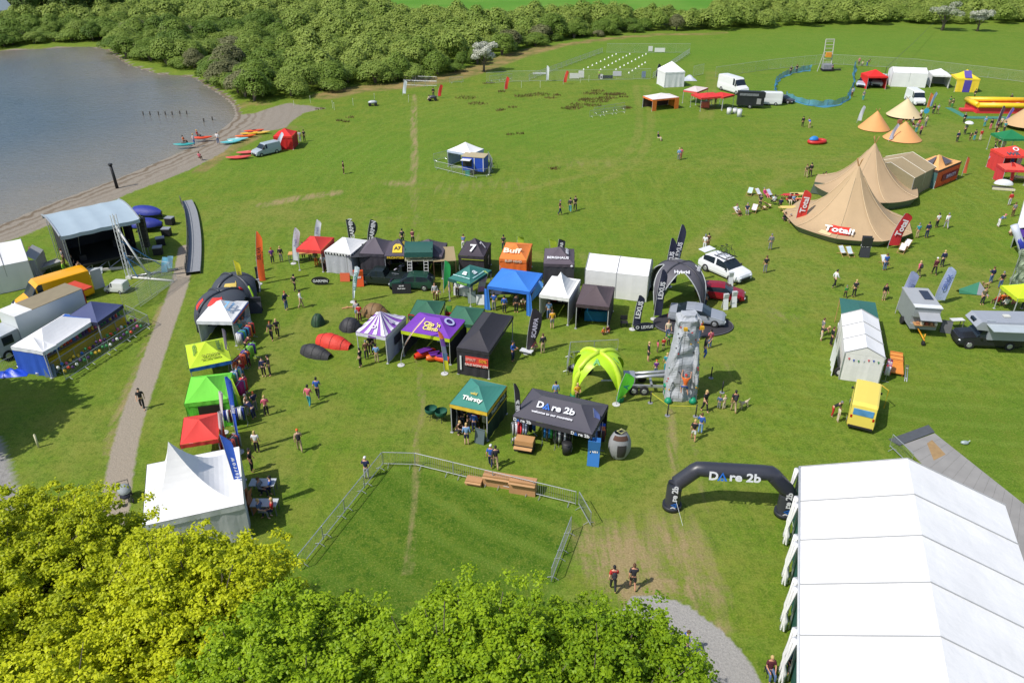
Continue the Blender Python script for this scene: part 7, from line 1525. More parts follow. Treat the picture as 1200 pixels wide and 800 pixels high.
r_ = thing('open_box', 'dark flap of canvas propped at the left of the rear tipi', 'flap', P(962, 229), R(-30)); MB().poly([(-1.3, 0, .1), (1.3, 0, .1), (1.1, .7, 1.3), (-1.1, .7, 1.3)]).poly([(-1.3, .02, .1), (-1.1, .72, 1.3), (1.1, .72, 1.3), (1.3, .02, .1)]).build('canvas_flap', cloth((60, 76, 60)), r_); MB().tube([(-1.1, .75, 0), (-1.1, .72, 1.3)], .03, 5).build('pole', WOOD(), r_)
tm = marquee('tan ridge marquee with pale seams joined to the rear tipi', (1072, 209), (1097, 196), 6.2, 2.5, 3.7, (176, 156, 120), along='x', bays=2, wallc=(150, 140, 108), band=(236, 230, 214))
og = gazebo('orange gazebo with grey triangles on the roof and a lettered front wall', (1100, 200), (1127, 189), 3.3, (246, 184, 116), 2.3, 3.35, val=(70, 52, 48), walls={'f': (226, 92, 36), 'l': (70, 110, 110), 'r': (200, 90, 50)}, power=1.4)
w = og['_w']; g = MB(); g.poly([(w*.33, .25, 2.62), (w*.67, .25, 2.62), (w*.5, 1.35, 3.27)]); g.build('roof_panel', cloth((96, 92, 102)), og); g = MB(); g.poly([(.25, 2.2, 2.62), (.25, 1.1, 2.62), (w*.42, 1.65, 3.27)]); g.build('roof_panel', cloth((96, 92, 102)), og)
MB().box(w*.25, w*.95, -.09, -.07, .65, 1.45).build('name_board', M((130, 36, 60), .6), og); vtext(og, 'f', 'SIMPLICITY', .60, 1.05, .40, (200, 190, 225), .95, .12)
flag('small orange feather flag right of the orange gazebo', (1127, 206), (1134, 184), (226, 110, 70), .45, 'feather', base_w=False)
tipi('small orange tan tipi on the left of the three little ones', 1024, 151, 2.35, 2.75, (232, 168, 104), .1, conc=1.0); tipi('cream tipi, upper one of the three little ones', 1059, 137, 2.75, 2.95, (226, 204, 160), .3, conc=1.05); tipi('small orange tan tipi, lowest of the three little ones', 1057, 163, 2.7, 2.6, (234, 170, 108), .1, conc=1.05)
flag('white and lavender banner before the lowest little tipi', (1041, 166), (1052, 145), (216, 212, 236), .55, 'feather', base_w=False); flag('white feather flag on the grass left of the little tipis', (1004, 144), (1012, 124), (226, 232, 244), .6, 'feather', base_w=False)
flag('orange feather flag right of the white van', (1085, 128), (1091, 109), (240, 140, 70), .55, 'feather', base_w=False); flag('blue and white feather flag right of the orange one', (1088, 127), (1097, 108), (160, 190, 230), .5, 'feather', base_w=False)
vehicle('white panel van facing the camera behind the little tipis', (1073, 128), (1070, 112), 'van', (244, 246, 248), 'van', 'delivery_van', at=(P(1071, 121), R(-92))); bpy.data.objects['delivery_van.001'].scale = (.8, .95, .9)
vehicle('silver small car parked by the red dome tent', (1006, 105), (1019, 97), 'hatch', (170, 180, 196), 'car'); vehicle('white pickup with open rear parked by the red dome tent', (1023, 106), (1036, 94), 'suv', (214, 216, 214), 'car')
# ---- tents along the top right -----------------------------------------
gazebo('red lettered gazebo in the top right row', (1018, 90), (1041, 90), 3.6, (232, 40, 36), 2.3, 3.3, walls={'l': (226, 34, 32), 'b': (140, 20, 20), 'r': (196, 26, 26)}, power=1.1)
marquee('white two bay ridge marquee in the top right row', (1047, 85), (1088, 86.5), 3.9, 2.6, 3.3, along='x', bays=2)
gazebo('white open fronted gazebo right of the top right marquee', (1093, 88), (1115, 89), 4.2, (240, 240, 240), 2.3, 3.2, walls={'b': (180, 182, 180), 'r': (236, 236, 236), 'l': (236, 236, 236)})
yp = gazebo('yellow and purple striped gazebo at the right end of the top row', (1122, 92), (1149, 93), 4.0, (248, 216, 50), 2.4, 3.7, walls={'f': (250, 216, 60), 'r': (96, 84, 160)}, val=(248, 216, 60), power=1.5)
w = yp['_w']; MB().box(w*.34, w*.66, -.06, -.04, .02, 2.15).build('purple_door', M((84, 70, 170), .7), yp); g = MB(); g.grid(lambda u, v: (w*(.34+.32*u)*(1-v*.0), .1+1.6*v, 2.4+.12+(1.3)*((.1+1.6*v)/2.0)**1.5), 3, 6); g.build('purple_panel', cloth((98, 84, 170)), yp)
# inflatable arena
ia = thing('inflatable_arena', 'long red and yellow inflatable arena with a red entry tongue', 'inflatable', P(1144, 133), R(-3)); L_, W_ = 13.0, 4.4
MB().box(0, L_, 0, W_, 0, .95).build('base', M((228, 60, 66), .5), ia)
for (x0, y0, x1, y1) in ((0, 0, L_, 0), (L_, 0, L_, W_), (L_, W_, 0, W_), (0, W_, 0, 0)):
    MB().tube([(x0, y0, 1.35), (x1, y1, 1.35)], .42, 10).build('rim_tube', M((248, 206, 40), .4), ia)
g = MB(); g.grid(lambda u, v: (.4+(L_-.8)*u, .4+(W_-.8)*v, .98+.05*math.sin(u*40)), 40, 4); g.build('floor', M((232, 70, 60), .5), ia)
for i in range(6): MB().ell((1.5+2*i, 1.6+.5*(i % 2), 1.1), (.6, .6, .25), 10, 5).build('cushion', M((236, 190, 190), .5), ia)
MB().box(-1.9, 0, 1.0, 2.3, .05, .4).build('entry_tongue', M((226, 70, 80), .5), ia)
r_ = thing('safety_mat', 'blue green mat spread round the inflatable arena', 'mat', P(1129, 138), R(-3)); MB().box(0, 15, -.6, .9, 0, .04).box(0, 1.1, .9, 7.0, 0, .04).build('mat', M((70, 140, 120), .7, .2, 1), r_); MB().box(0, 15, -.62, -.6, 0, .06).build('edge', M((50, 100, 150), .6), r_)
# far right edge stalls
tipi('brown canvas tipi cut by the right edge above the green gazebo', 1200, 150, 3.0, 3.6, (206, 170, 124), .6, conc=1.0)
gazebo('green gazebo with white squares at the right edge', (1176, 163), (1206, 163), 3.2, (22, 128, 76), 2.3, 3.2)
rg = gazebo('red gazebo with white emblems and a grey wing panel at the right edge', (1178, 183), (1214, 183), 3.4, (236, 66, 54), 2.4, 3.3, walls={'l': (222, 60, 60), 'b': (180, 40, 40)}); rtext(rg, 'f', 'O', .45, .62, .7, (245, 235, 235)); rtext(rg, 'f', 'WR', .3, .2, .55, (90, 96, 106), 1.3)
gazebo('red gazebo with striped banners in front of the winged one at the right edge', (1178, 199), (1206, 200), 2.5, (232, 90, 74), 1.9, 2.5, val=(214, 50, 56), walls={'l': (220, 60, 70)})
for i, (b_, t_, c_) in enumerate([((1166, 150), (1176, 124), (96, 70, 90)), ((1176, 147), (1187, 126), (120, 110, 210)), ((1181, 200), (1187, 178), (40, 60, 120)), ((1182, 215), (1185, 190), (222, 60, 56)), ((1188, 200), (1197, 180), (226, 180, 200))]):
    flag('%s feather flag by the right edge stalls' % ['dark plum', 'violet blue', 'navy and white', 'thin red', 'pink'][i], b_, t_, c_, .5, 'feather', base_w=False)
dv = P(1210, 200)-P(1184, 290); wt = marquee('white tunnel marquee with a purple patch cut by the right edge', None, None, dv.length, 2.0, 3.0, along='y', bays=3, walls='rbl', rot_frame=(P(1184, 290), math.atan2(dv.y, dv.x)-math.pi/2, 4.5)); MB().box(.15, 1.5, -.06, -.02, 1.3, 2.1).build('purple_patch', M((96, 60, 170), .6), wt)
r_ = thing('inflatable_column', 'blue and white striped inflatable arch leg at the right edge', 'inflatable', P(1199, 300), 0); MB().tube([(0, 0, 0), (-.5, .2, 1.2), (-1.1, .5, 2.3), (-1.4, .8, 3.0)], .35, 10).build('tube', M((210, 216, 232), .4), r_); MB().tube([(-.05, -.05, .2), (-.52, .12, 1.2), (-.9, .35, 1.9)], .3, 10).build('stripe', M((50, 60, 170), .4), r_)
r_ = thing('camouflage_tower', 'camouflage netted climbing frame at the right edge', 'net', P(1192, 338), 0); g = MB(); g.grid(lambda u, v: ((u-.5)*1.6+.15*math.sin(v*19), .12*math.sin(u*13+v*9), 3.9*v), 8, 20); g.build('net', M((150, 165, 140), .8, .5, 3), r_); MB().tube([(-.8, 0, 0), (-.8, 0, 3.9), (.8, 0, 3.9), (.8, 0, 0)], .05, 5).build('frame', STEEL(), r_)
gazebo('lime gazebo corner cut by the right edge above the pickup camper', (1193, 350), (1228, 350), 2.6, (206, 240, 40), 2.2, 3.0, val=(196, 220, 40))
r_ = thing('parasol_bench', 'white framed lounge bench with beige cushions at the right edge', 'bench', P(1175, 221), R(-15)); MB().ell((0, .2, .5), (1.1, .6, .6), 12, 6, 0, 1).build('hood', cloth((226, 230, 236)), r_); MB().box(-1.3, 1.0, -.8, 0, .2, .3).build('seat', M((90, 90, 80), .7), r_); MB().box(-1.4, 1.1, -.95, -.8, .05, .3).build('frame', M((226, 220, 190), .6), r_)
table('pale board table at the right edge before the red gazebos', 1196, 212, 2.0, 1.0, .5, (236, 214, 170), -20)
# ---- chairs, benches, people -----------------------------------------
def picnic(label, px, py, rz_, col, group='picnic tables'):
    r_ = thing('picnic_table', label, 'picnic table', P(px, py), R(rz_), group); MB().box(-.9, .9, -.38, .38, .72, .77).build('tabletop', M(col, .6, .08, 3), r_)
    for y in (-.75, .75): MB().box(-.9, .9, y-.14, y+.14, .42, .46).build('bench', M(col, .6, .08, 3), r_)
    for x in (-.65, .65): MB().tube([(x, -.7, 0), (x, -.25, .72)], .04, 4).tube([(x, .7, 0), (x, .25, .72)], .04, 4).tube([(x, -.78, .40), (x, .78, .40)], .04, 4).build('frame', WOOD(), r_)
picnic('yellow wooden picnic table left of the red tipi banner', 923, 250, 0, (240, 210, 120)); picnic('red topped picnic table behind the yellow one', 926, 235, 5, (214, 60, 56)); picnic('yellow wooden picnic table half behind the red banner', 934, 234, 0, (236, 206, 130))
CH = [(878, 229, -30, (190, 225, 220), 'pale green deckchair at the far left of the upper row'), (889, 230, 30, (226, 232, 240), 'white deckchair second in the upper row'), (902, 231, 30, (200, 214, 235), 'pale blue deckchair in the middle of the upper row'), (908, 235, -150, (150, 210, 225), 'turquoise deckchair at the right of the upper row'), (864, 252, 40, (236, 236, 238), 'white deckchair at the far left of the lower row'), (883, 249, -30, (220, 224, 232), 'white deckchair with blue towel in the lower row'), (899, 244, 120, (220, 205, 180), 'sandy deckchair in the middle of the group'), (893, 246, 100, (205, 190, 165), 'folded beige deckchair lying in the group'),
      (987, 299, 20, (214, 230, 236), 'left of two white deckchairs before the giant tipi'), (995.5, 300, 15, (206, 226, 236), 'right of two white deckchairs before the giant tipi'), (1036, 310, 5, (214, 226, 232), 'white deckchair in the shade right of the dark board'), (1056, 296, -40, (222, 222, 230), 'first white striped deckchair right of the giant tipi'), (1061, 291, -50, (226, 228, 236), 'second white striped deckchair right of the giant tipi')]
for x, y, f_, c_, lab in CH: deckchair(x, y, f_, c_, lab)
for a in [
 (897, 231, 'in the upper deckchair row', 'magenta', 'pink', 20, 'recline'), (875, 251, 'in the lower deckchair row', 'navy', 'grey', -10, 'sit'), (890, 244, 'with his back turned between the deckchair rows', 'dark', 'dark', 150, 'stand'), (914, 243, 'in blue at the right end of the deckchairs', 'navy', 'black', 170, 'sit'), (864, 252, 'in the leftmost deckchair', 'white', 'brown', 40, 'sit'), (906, 240, 'beside the turquoise deckchair', 'white', 'black', 190, 'sit'),
 (925, 239, 'at the red topped picnic table', 'maroon', 'cream', 0, 'sit'), (930, 240, 'at the red topped picnic table, right side', 'lightblue', 'black', 20, 'sit'), (924, 261, 'on the ground by the red banner', 'dark', 'beige', 60, 'crouch'), (918, 259, 'bending over a dark bag by the picnic table', 'black', 'dark', 90, 'crouch'),
 (944, 208, 'on the left of a pair behind the tipi', 'khaki', 'beige', 180, 'walk'), (949, 207, 'on the right of a pair behind the tipi', 'black', 'black', 170, 'walk'), (965, 214, 'on the bench left of the rear tipi', 'white', 'brown', 60, 'sit'), (968, 213, 'reclining left of the rear tipi', 'grey', 'lightblue', 80, 'sit'),
 (902, 293, 'in grey on open grass', 'grey', 'grey', 180, 'stand'), (896, 320, 'in black on open grass', 'black', 'grey', 180, 'stand'), (977, 337, 'alone below the giant tipi', 'white', 'black', 100, 'walk'), (990, 349, 'left of the green porch', 'green', 'black', 180, 'walk'), (1000, 348, 'in a dark coat at the green porch', 'dark', 'black', 180, 'stand'), (1035, 352, 'behind the long white marquee', 'black', 'beige', 0, 'stand'), (1036, 317, 'in front of the shaded deckchair', 'blue', 'denim', 190, 'stand'),
 (963, 399, 'on the left of the group at the long white marquee', 'black', 'cream', 60, 'bend'), (973, 405, 'in black in the group at the long white marquee', 'black', 'black', 90, 'stand'), (980, 397, 'reaching into the side of the long white marquee', 'white', 'maroon', 90, 'onehand'), (962, 394, 'behind the group at the long white marquee', 'grey', 'dark', 90, 'stand'),
 (976, 488, 'crouching by the yellow camper', 'black', 'red', 60, 'bend'), (981, 494, 'beside the yellow camper in pale clothes', 'cream', 'cream', 90, 'onehand'), (1075, 325, 'in pink on the open grass', 'pink', 'khaki', 200, 'walk'), (1094, 322, 'on the left of an old couple by the flags', 'maroon', 'black', 180, 'walk'), (1103, 313, 'on the right of an old couple by the flags', 'navy', 'dark', 180, 'stand'), (1160, 332, 'with a small dog on the right grass', 'navy', 'denim', 190, 'onehand'), (1171, 338, 'in jeans right of the dog walker', 'black', 'denim', 180, 'stand'),
 (1074, 279, 'on the left of four by the giant tipi', 'teal', 'beige', 180, 'stand'), (1085, 279, 'second of four by the giant tipi', 'navy', 'navy', 180, 'stand'), (1097, 267, 'third of four by the giant tipi', 'white', 'black', 190, 'stand'), (1108, 268, 'fourth of four by the giant tipi', 'white', 'lightgrey', 180, 'walk'),
 (940, 149, 'on the left above the small inflatable boat', 'black', 'black', 180, 'stand'), (948, 150, 'on the right above the small inflatable boat', 'blue', 'beige', 190, 'bend'), (795, 188, 'on the left of two on the far meadow', 'lightblue', 'grey', 180, 'stand'), (797.5, 187, 'on the right of two on the far meadow', 'pink', 'pink', 180, 'stand'), (772, 165, 'sitting alone on the far meadow', 'dark', 'cream', 60, 'sit'), (403, 204, 'alone on the meadow left of the blue kiosk', 'maroon', 'brown', 90, 'stand'),
 (1078, 140, 'right of the cream tipi in white', 'white', 'maroon', 180, 'stand'), (1076, 148, 'in the knot right of the little tipis', 'pink', 'beige', 180, 'sit'), (1070, 151, 'seated left in the knot by the little tipis', 'maroon', 'cream', 90, 'sit'), (1078, 159, 'in pink at the bottom of the knot by the little tipis', 'pink', 'dark', 200, 'stand'), (1073, 156, 'beside the pink top by the little tipis', 'grey', 'teal', 180, 'stand'), (1084, 149, 'at the right of the knot by the little tipis', 'cream', 'grey', 200, 'stand'), (1068, 146, 'behind the knot by the little tipis', 'lightgrey', 'dark', 180, 'sit'),
 (1093, 134, 'on the left before the orange flag', 'black', 'dark', 180, 'stand'), (1098, 134, 'on the right before the orange flag', 'lightgrey', 'khaki', 180, 'walk'), (1115, 127, 'on the grass below the yellow and purple gazebo', 'khaki', 'green', 180, 'stand'), (1112, 125, 'left of another below the yellow and purple gazebo', 'green', 'khaki', 180, 'stand'), (1011, 118, 'below the silver small car', 'grey', 'teal', 180, 'stand'), (998, 114, 'at the corner of the blue netting', 'lightgrey', 'brown', 180, 'stand'), (1006, 77, 'on the left at the end of the blue netting', 'pink', 'brown', 180, 'stand'), (1010, 78, 'in the middle at the end of the blue netting', 'cream', 'grey', 180, 'sit'), (1016, 78, 'on the right at the end of the blue netting', 'navy', 'blue', 90, 'bend'),
 (1121, 167, 'alone before the inflatable arena crowd', 'navy', 'dark', 180, 'stand'), (1130, 158, 'under a white umbrella', 'grey', 'dark', 180, 'stand'), (1129, 145, 'behind the white umbrella', 'black', 'black', 180, 'stand'), (1141, 165, 'left of the red top below the arena', 'dark', 'teal', 180, 'stand'), (1148, 165, 'below the arena in red', 'red', 'cream', 180, 'stand'), (1136, 165, 'smallest below the arena', 'brown', 'brown', 180, 'stand'), (1153, 149, 'before the inflatable arena in light blue', 'lightblue', 'teal', 180, 'stand'), (1160, 152, 'before the inflatable arena in black', 'black', 'pink', 180, 'stand'), (1167, 156, 'by the plum flag', 'maroon', 'maroon', 200, 'stand'), (1172, 150, 'right of the plum flag', 'cream', 'black', 180, 'stand'), (1141, 116, 'walking on the blue green mat', 'black', 'black', 90, 'walk'), (1183, 122, 'inside the inflatable arena', 'black', 'navy', 180, 'stand'),
 (1166, 177, 'on the left of the crowd by the red gazebos', 'dark', 'cream', 60, 'sit'), (1170, 172, 'in the crowd by the red gazebos in white', 'white', 'dark', 180, 'stand'), (1173, 166, 'in the crowd by the red gazebos in navy', 'navy', 'navy', 180, 'stand'), (1167, 166, 'in the crowd by the red gazebos in orange', 'orange', 'brown', 180, 'stand'), (1174, 178, 'at the corner post of the winged red gazebo', 'cream', 'beige', 180, 'stand'), (1158, 196, 'alone left of the red gazebos', 'lightblue', 'black', 180, 'stand'), (1169, 195, 'next to the striped banners', 'blue', 'cream', 170, 'walk'), (1176, 155, 'before the green gazebo', 'teal', 'dark', 180, 'stand'),
 (1182, 241, 'left of the white tunnel marquee in red', 'red', 'lightgrey', 180, 'stand'), (1170, 266, 'in a pink cap before the white tunnel marquee', 'denim', 'white', 90, 'bend'), (1186, 254, 'at the mouth of the white tunnel marquee', 'grey', 'brown', 180, 'stand'), (1183, 276, 'crouching on the grass before the white tunnel marquee', 'cream', 'brown', 90, 'crouch'), (1192, 282, 'in black before the white tunnel marquee', 'black', 'black', 180, 'stand'),
 (1166, 358, 'on the left of the orange group above the pickup camper', 'red', 'brown', 180, 'sit'), (1172, 356, 'in the orange group above the pickup camper, second', 'orange', 'brown', 180, 'sit'), (1180, 356, 'in the orange group above the pickup camper, third', 'orange', 'grey', 180, 'sit'), (1187, 357, 'in the orange group above the pickup camper, fourth', 'khaki', 'pink', 180, 'stand'), (1198, 362, 'at the right edge above the pickup camper', 'blue', 'dark', 180, 'stand'), (1176, 361, 'nearest in the orange group above the pickup camper', 'white', 'dark', 180, 'sit'),
 (702, 93, 'in a hi vis vest at the pitch fence', 'lime', 'dark', 180, 'stand'), (926, 88, 'on the left at the rear of the blue netting', 'dark', 'black', 180, 'stand'), (933, 86, 'on the right at the rear of the blue netting', 'black', 'dark', 180, 'stand'), (975, 84, 'beside the launch tower', 'maroon', 'black', 180, 'bend'), (357, 166, 'in black beside the red beach tent', 'black', 'black', 180, 'stand'), (352, 167, 'in pale clothes beside the red beach tent', 'lightgrey', 'lightgrey', 180, 'stand'),
 (508, 114, 'near the left red flag of the far meadow', 'black', 'dark', 180, 'stand'), (502, 119, 'sitting low near the left red flag', 'cream', 'dark', 90, 'crouch'), (217, 169, 'paddling at the water edge in orange', 'orange', 'black', 90, 'sit'), (228, 170, 'standing in the shallows in white', 'white', 'blue', 90, 'stand'), (233, 162, 'in a yellow helmet in the red kayak', 'red', 'dark', 90, 'sit'), (256, 169, 'in white on the shingle beach', 'white', 'denim', 180, 'stand'), (235, 188, 'in pink on the beach', 'pink', 'brown', 180, 'sit')]:
    person(a[0], a[1], a[2], a[3], a[4], a[5], a[6], hair=random.choice(['brown', 'black', 'blond', 'grey']), long_s=random.random() < .5, scale=.7 if a[0] in (1136, 981, 990) else 1, hat={1170: 'pink', 233: 'yellow', 1094: 'white'}.get(a[0]), pack={1035: 'black', 1075: 'dark'}.get(a[0]))
r_ = thing('umbrella', 'open white umbrella held over a person below the inflatable arena', 'umbrella', P(1130, 158)+Vector((.15, -.2, 0)), 0); MB().ell((0, 0, 1.75), (.62, .62, .35), 12, 5, 0, 1).build('canopy', cloth((236, 238, 240)), r_); MB().tube([(0, 0, .95), (0, 0, 2.1)], .02, 4).build('handle', DARK(), r_)
r_ = thing('round_sign', 'turquoise round sign right of the cream tipi', 'sign', P(1083, 142), 0); MB().tube([(0, 0, 1.6), (0, .06, 1.6)], .42, 20).build('panel', M((70, 180, 220), .5), r_); MB().tube([(0, .05, 0), (0, .05, 1.3)], .03, 5).build('pole', STEEL(), r_)
for i, (x, y, c_) in enumerate(((1054, 145, (180, 110, 80)), (1061, 148, (200, 150, 120)))):
    r_ = thing('crate', '%s crate at the mouth of the cream tipi' % ('brown left', 'pale right')[i], 'box', P(x, y), R(20*i)); MB().cbox((0, 0, .3), (.6, .5, .5)).build('box_side', M(c_, .6), r_); MB().cbox((0, 0, .57), (.62, .52, .04)).build('lid', M(c_, .6), r_)
# inflatable boat ride
r_ = thing('inflatable_boat', 'red inflatable boat with a blue cover alone on the meadow', 'boat', P(957, 168), R(18)); MB().tube([(1.3*math.cos(t)*1.0, .75*math.sin(t), .3) for t in [2*math.pi*i/24 for i in range(25)]], .25, 8, caps=False).build('tube', M((206, 50, 44), .45), r_); MB().box(-.9, .6, -.5, .5, .08, .16).build('floor', M((225, 110, 40), .5), r_); MB().ell((-.35, .3, .5), (.75, .45, .5), 12, 6, 0, 1).build('cover', M((50, 140, 220), .5), r_)
# blue netting ring and launch tower
NETM = bpy.data.materials.new('blue_net'); NETM.use_nodes = True; n = NETM.node_tree.nodes; l = NETM.node_tree.links
n['Principled BSDF'].inputs['Base Color'].default_value = (.07, .30, .50, 1); tr_ = n.new('ShaderNodeBsdfTransparent'); mx_ = n.new('ShaderNodeMixShader'); mx_.inputs[0].default_value = .62
l.new(tr_.outputs[0], mx_.inputs[1]); l.new(n['Principled BSDF'].outputs[0], mx_.inputs[2]); l.new(mx_.outputs[0], n['Material Output'].inputs[0])
def netting(label, pts_px, nm='mesh_netting'):
    pts = smooth([P(*q)[:2] for q in pts_px]); r_ = thing(nm, label, 'netting', (pts[0][0], pts[0][1], 0), 0, 'blue safety netting'); g = MB(); n_ = len(pts)-1
    for row in (0, 1):
        def fn(u, v): i = min(int(u*n_), n_-1); t = u*n_-i; p = pts[i]*(1-t)+pts[i+1]*t-pts[0]; return (p[0]+.15*math.sin(u*90)*v, p[1]+row*1.1+.2*math.sin(u*60)*v, .95*v+.1*math.sin(u*77))
        if row == 0: g.grid(fn, n_*6, 3)
    # net lies partly on the grass
    g.grid(lambda u, v: (fn(u, 0)[0]+.2*math.sin(u*50), fn(u, 0)[1]-1.1-(.9+.3*math.sin(u*23))*v, .06+.05*math.sin(u*40+v*5)), n_*6, 3)
    g.build('net', NETM, r_)
    mb = MB()
    for k in range(0, n_+1, 4): p = pts[k]-pts[0]; mb.tube([(p[0], p[1], 0), (p[0], p[1], 1.05)], .03, 4)
    mb.build('stake', M((40, 90, 150), .6), r_)
netting('left arc of blue safety netting round the empty grass ring', [(908, 106), (908, 98), (915, 91), (926, 86), (950, 82)]); netting('front and right arc of blue safety netting round the grass ring', [(921, 114), (935, 121), (955, 125), (978, 124), (992, 119), (996, 108), (1001, 100), (999, 88), (1002, 77)])
tw = thing('launch_tower', 'tall ladder like steel tower with an orange seat at the back of the netting ring', 'tower', P(968, 83), 0); mb = MB(); TH = 6.0
for x in (-.9, .9): mb.tube([(x, 0, 0), (x*.95, .9, TH)], .10, 5)
for k in range(9): mb.tube([(-.9, .1*k, TH*k/9+.3), (.9, .1*k, TH*k/9+.3)], .05, 4)
mb.tube([(-.9, .9, TH), (.9, .9, TH)], .10, 5).tube([(-2.2, -1.0, 0), (-.9, .6, TH*.6)], .06, 4); mb.build('frame', M((196, 196, 186), .5), tw)
MB().cbox((0, .2, 3.1), (1.1, .5, .9)).build('seat', M((240, 160, 60), .5), tw); MB().cbox((0, -.2, .8), (1.9, 1.4, 1.1)).build('motor_box', M((150, 150, 160), .5, .3, 3), tw); MB().cbox((0, -.3, .3), (2.2, 1.6, .3)).cbox((2.0, 0, .25), (2.0, .4, .2)).build('trailer_base', DARK(), tw)
a0, a1 = top_at(P(1046, 100), 1039, 79), top_at(P(1090, 38), 1094, 27)
r_ = thing('overhead_cable', 'thin dark cable sloping up over the far meadow towards the hedge', 'cable', P(1046, 100), 0); o_ = P(1046, 100); MB().tube([a0-o_, (a0+a1)/2-o_-Vector((0, 0, .3)), a1-o_], .035, 5).build('cable', M((60, 70, 60), .7), r_)
MB().tube([a0-o_, Vector((a0.x-o_.x, a0.y-o_.y, 0))], .05, 5).build('anchor_post', DARK(), r_)
# ---- far meadow ---------------------------------------------------------
panels([(838, 91), (900, 82), (968, 75)], 'in the line behind the netting ring', 'mesh fence behind the ring'); panels([(968, 75), (1070, 81), (1204, 97)], 'in the line behind the top right tents', 'mesh fence behind the top right tents'); panels([(812, 90), (824, 87)], 'right of the white peaked tent', 'mesh fence by the white tent')
panels([(600, 96), (762, 93)], 'along the near side of the pitch', 'mesh fence on the near side of the pitch'); panels([(711, 62), (808, 62)], 'along the far side of the pitch', 'mesh fence on the far side of the pitch'); panels([(570, 98), (600, 96)], 'left of the pitch', 'mesh fence left of the pitch')
barriers([(765, 92), (808, 63)], 'up the right side of the pitch', 'low barriers on the right side of the pitch'); barriers([(620, 94), (706, 62)], 'up the left side of the pitch', 'low barriers on the left side of the pitch')
cm = MB(); cm.tube([(0, 0, 0), (0, 0, .04), (0, 0, .30)], [.22, .15, .04], 8); cme = cm.mesh('marker_cone'); cme.materials.append(M((246, 246, 240), .6))
for ri, (a_, b_, n_) in enumerate([((684, 82), (722, 64), 9), ((704, 82), (738, 64), 9), ((722, 82), (757, 64), 9), ((737, 86), (756, 74), 6)]):
    for k in range(n_):
        q = P(*a_).lerp(P(*b_), k/(n_-1)); o = bpy.data.objects.new('marker_cone', cme); COL.objects.link(o); o.location = q; tag(o, 'white marker cone on the pitch, row %s from the left, %s from the front' % (['one', 'two', 'three', 'four'][ri], nth(k)), 'cone', 'white marker cones on the pitch')
for i, (x, y, w_, h_, c_, lab) in enumerate([(673, 93, 1.9, 1.0, (236, 236, 230), 'left white board on the near pitch fence'), (681, 92, 1.1, 1.3, (240, 240, 235), 'taller white board beside the left one'), (723, 90, 1.7, .9, (214, 214, 225), 'pale lilac board on the near pitch fence'), (754, 92, .8, 1.2, (120, 140, 170), 'slate blue board at the right of the near pitch fence'), (762, 61, 1.0, 1.1, (245, 245, 240), 'left white board on the far pitch fence'), (773, 62, 2.4, .9, (245, 245, 240), 'right white board on the far pitch fence'), (632, 88, 2.6, .35, (240, 242, 245), 'low long white board left of the white flag'), (712, 93, 2.0, .6, (50, 60, 66), 'dark low board behind the hi vis person')]):
    r_ = thing('notice_board', lab, 'board', P(x, y), 0, 'boards on the pitch fence'); MB().box(-w_/2, w_/2, -.04, .04, .15, .15+h_).build('panel', M(c_, .6), r_); [MB().box(s-.03, s+.03, .04, .1, 0, h_).build('leg', STEEL(), r_) for s in (-w_/2+.1, w_/2-.1)]
r_ = thing('disc_sign', 'round white disc sign leaning on the near pitch fence', 'sign', P(704.5, 93), 0); MB().tube([(0, 0, .5), (0, .06, .5)], .48, 18).build('panel', M((240, 240, 240), .5), r_); MB().tube([(0, -.02, .4), (0, 0, .4)], .16, 10).build('centre', M((90, 90, 90), .5), r_)
FL = [((472, 112), (474, 94), (236, 240, 250), .6, 'white feather flag at the near end of the far meadow'), ((513, 115), (516, 99), (222, 60, 50), .6, 'left red feather flag of the far meadow'), ((591, 107), (594, 90), (226, 66, 50), .6, 'middle red feather flag of the far meadow'), ((660, 99), (664, 83), (222, 74, 50), .6, 'right red feather flag in front of the pitch'), ((640, 96), (641, 77), (240, 244, 250), .5, 'white feather flag in front of the pitch'), ((768, 92), (772, 75), (36, 44, 56), .6, 'dark feather flag at the right corner of the pitch')]
for b_, t_, c_, w_, lab in FL: flag(lab, b_, t_, c_, w_, 'feather', base_w=False, group='feather flags of the far meadow')
barriers([(473, 101), (512, 102)], 'in the front row near the sedge', 'barriers near the sedge'); barriers([(475, 96), (512, 97)], 'in the second row near the sedge', 'barriers in the second row'); barriers([(527, 98), (543, 97)], 'near the middle red flag', 'barriers near the middle flag'); barriers([(574, 96), (600, 93)], 'left of the pitch corner', 'barriers left of the pitch'); barriers([(691, 138), (733, 132)], 'in the crooked stack on the far meadow', 'barriers in the crooked stack', what='steel barrier'); barriers([(696, 134), (732, 128)], 'at the back of the crooked stack', 'barriers at the back of the stack')
for i, (x, y) in enumerate([(345, 127), (364, 121), (390, 127), (392, 129), (414, 124), (439, 118), (479, 120), (611, 103), (633, 103), (680, 97), (690, 96)]):
    r_ = thing('marker_stake', 'thin pale stake in the meadow turf, %s from the left' % nth(i), 'stake', P(x, y), 0, 'pale stakes across the far meadow'); MB().tube([(0, 0, 0), (0, 0, 1.15)], .035, 4).build('stake', M((214, 220, 190), .6), r_); MB().tube([(0, 0, 1.15), (0, 0, 1.22)], .06, 5).build('cap', M((235, 235, 225), .6), r_)
rn = random.Random(11); g = MB()
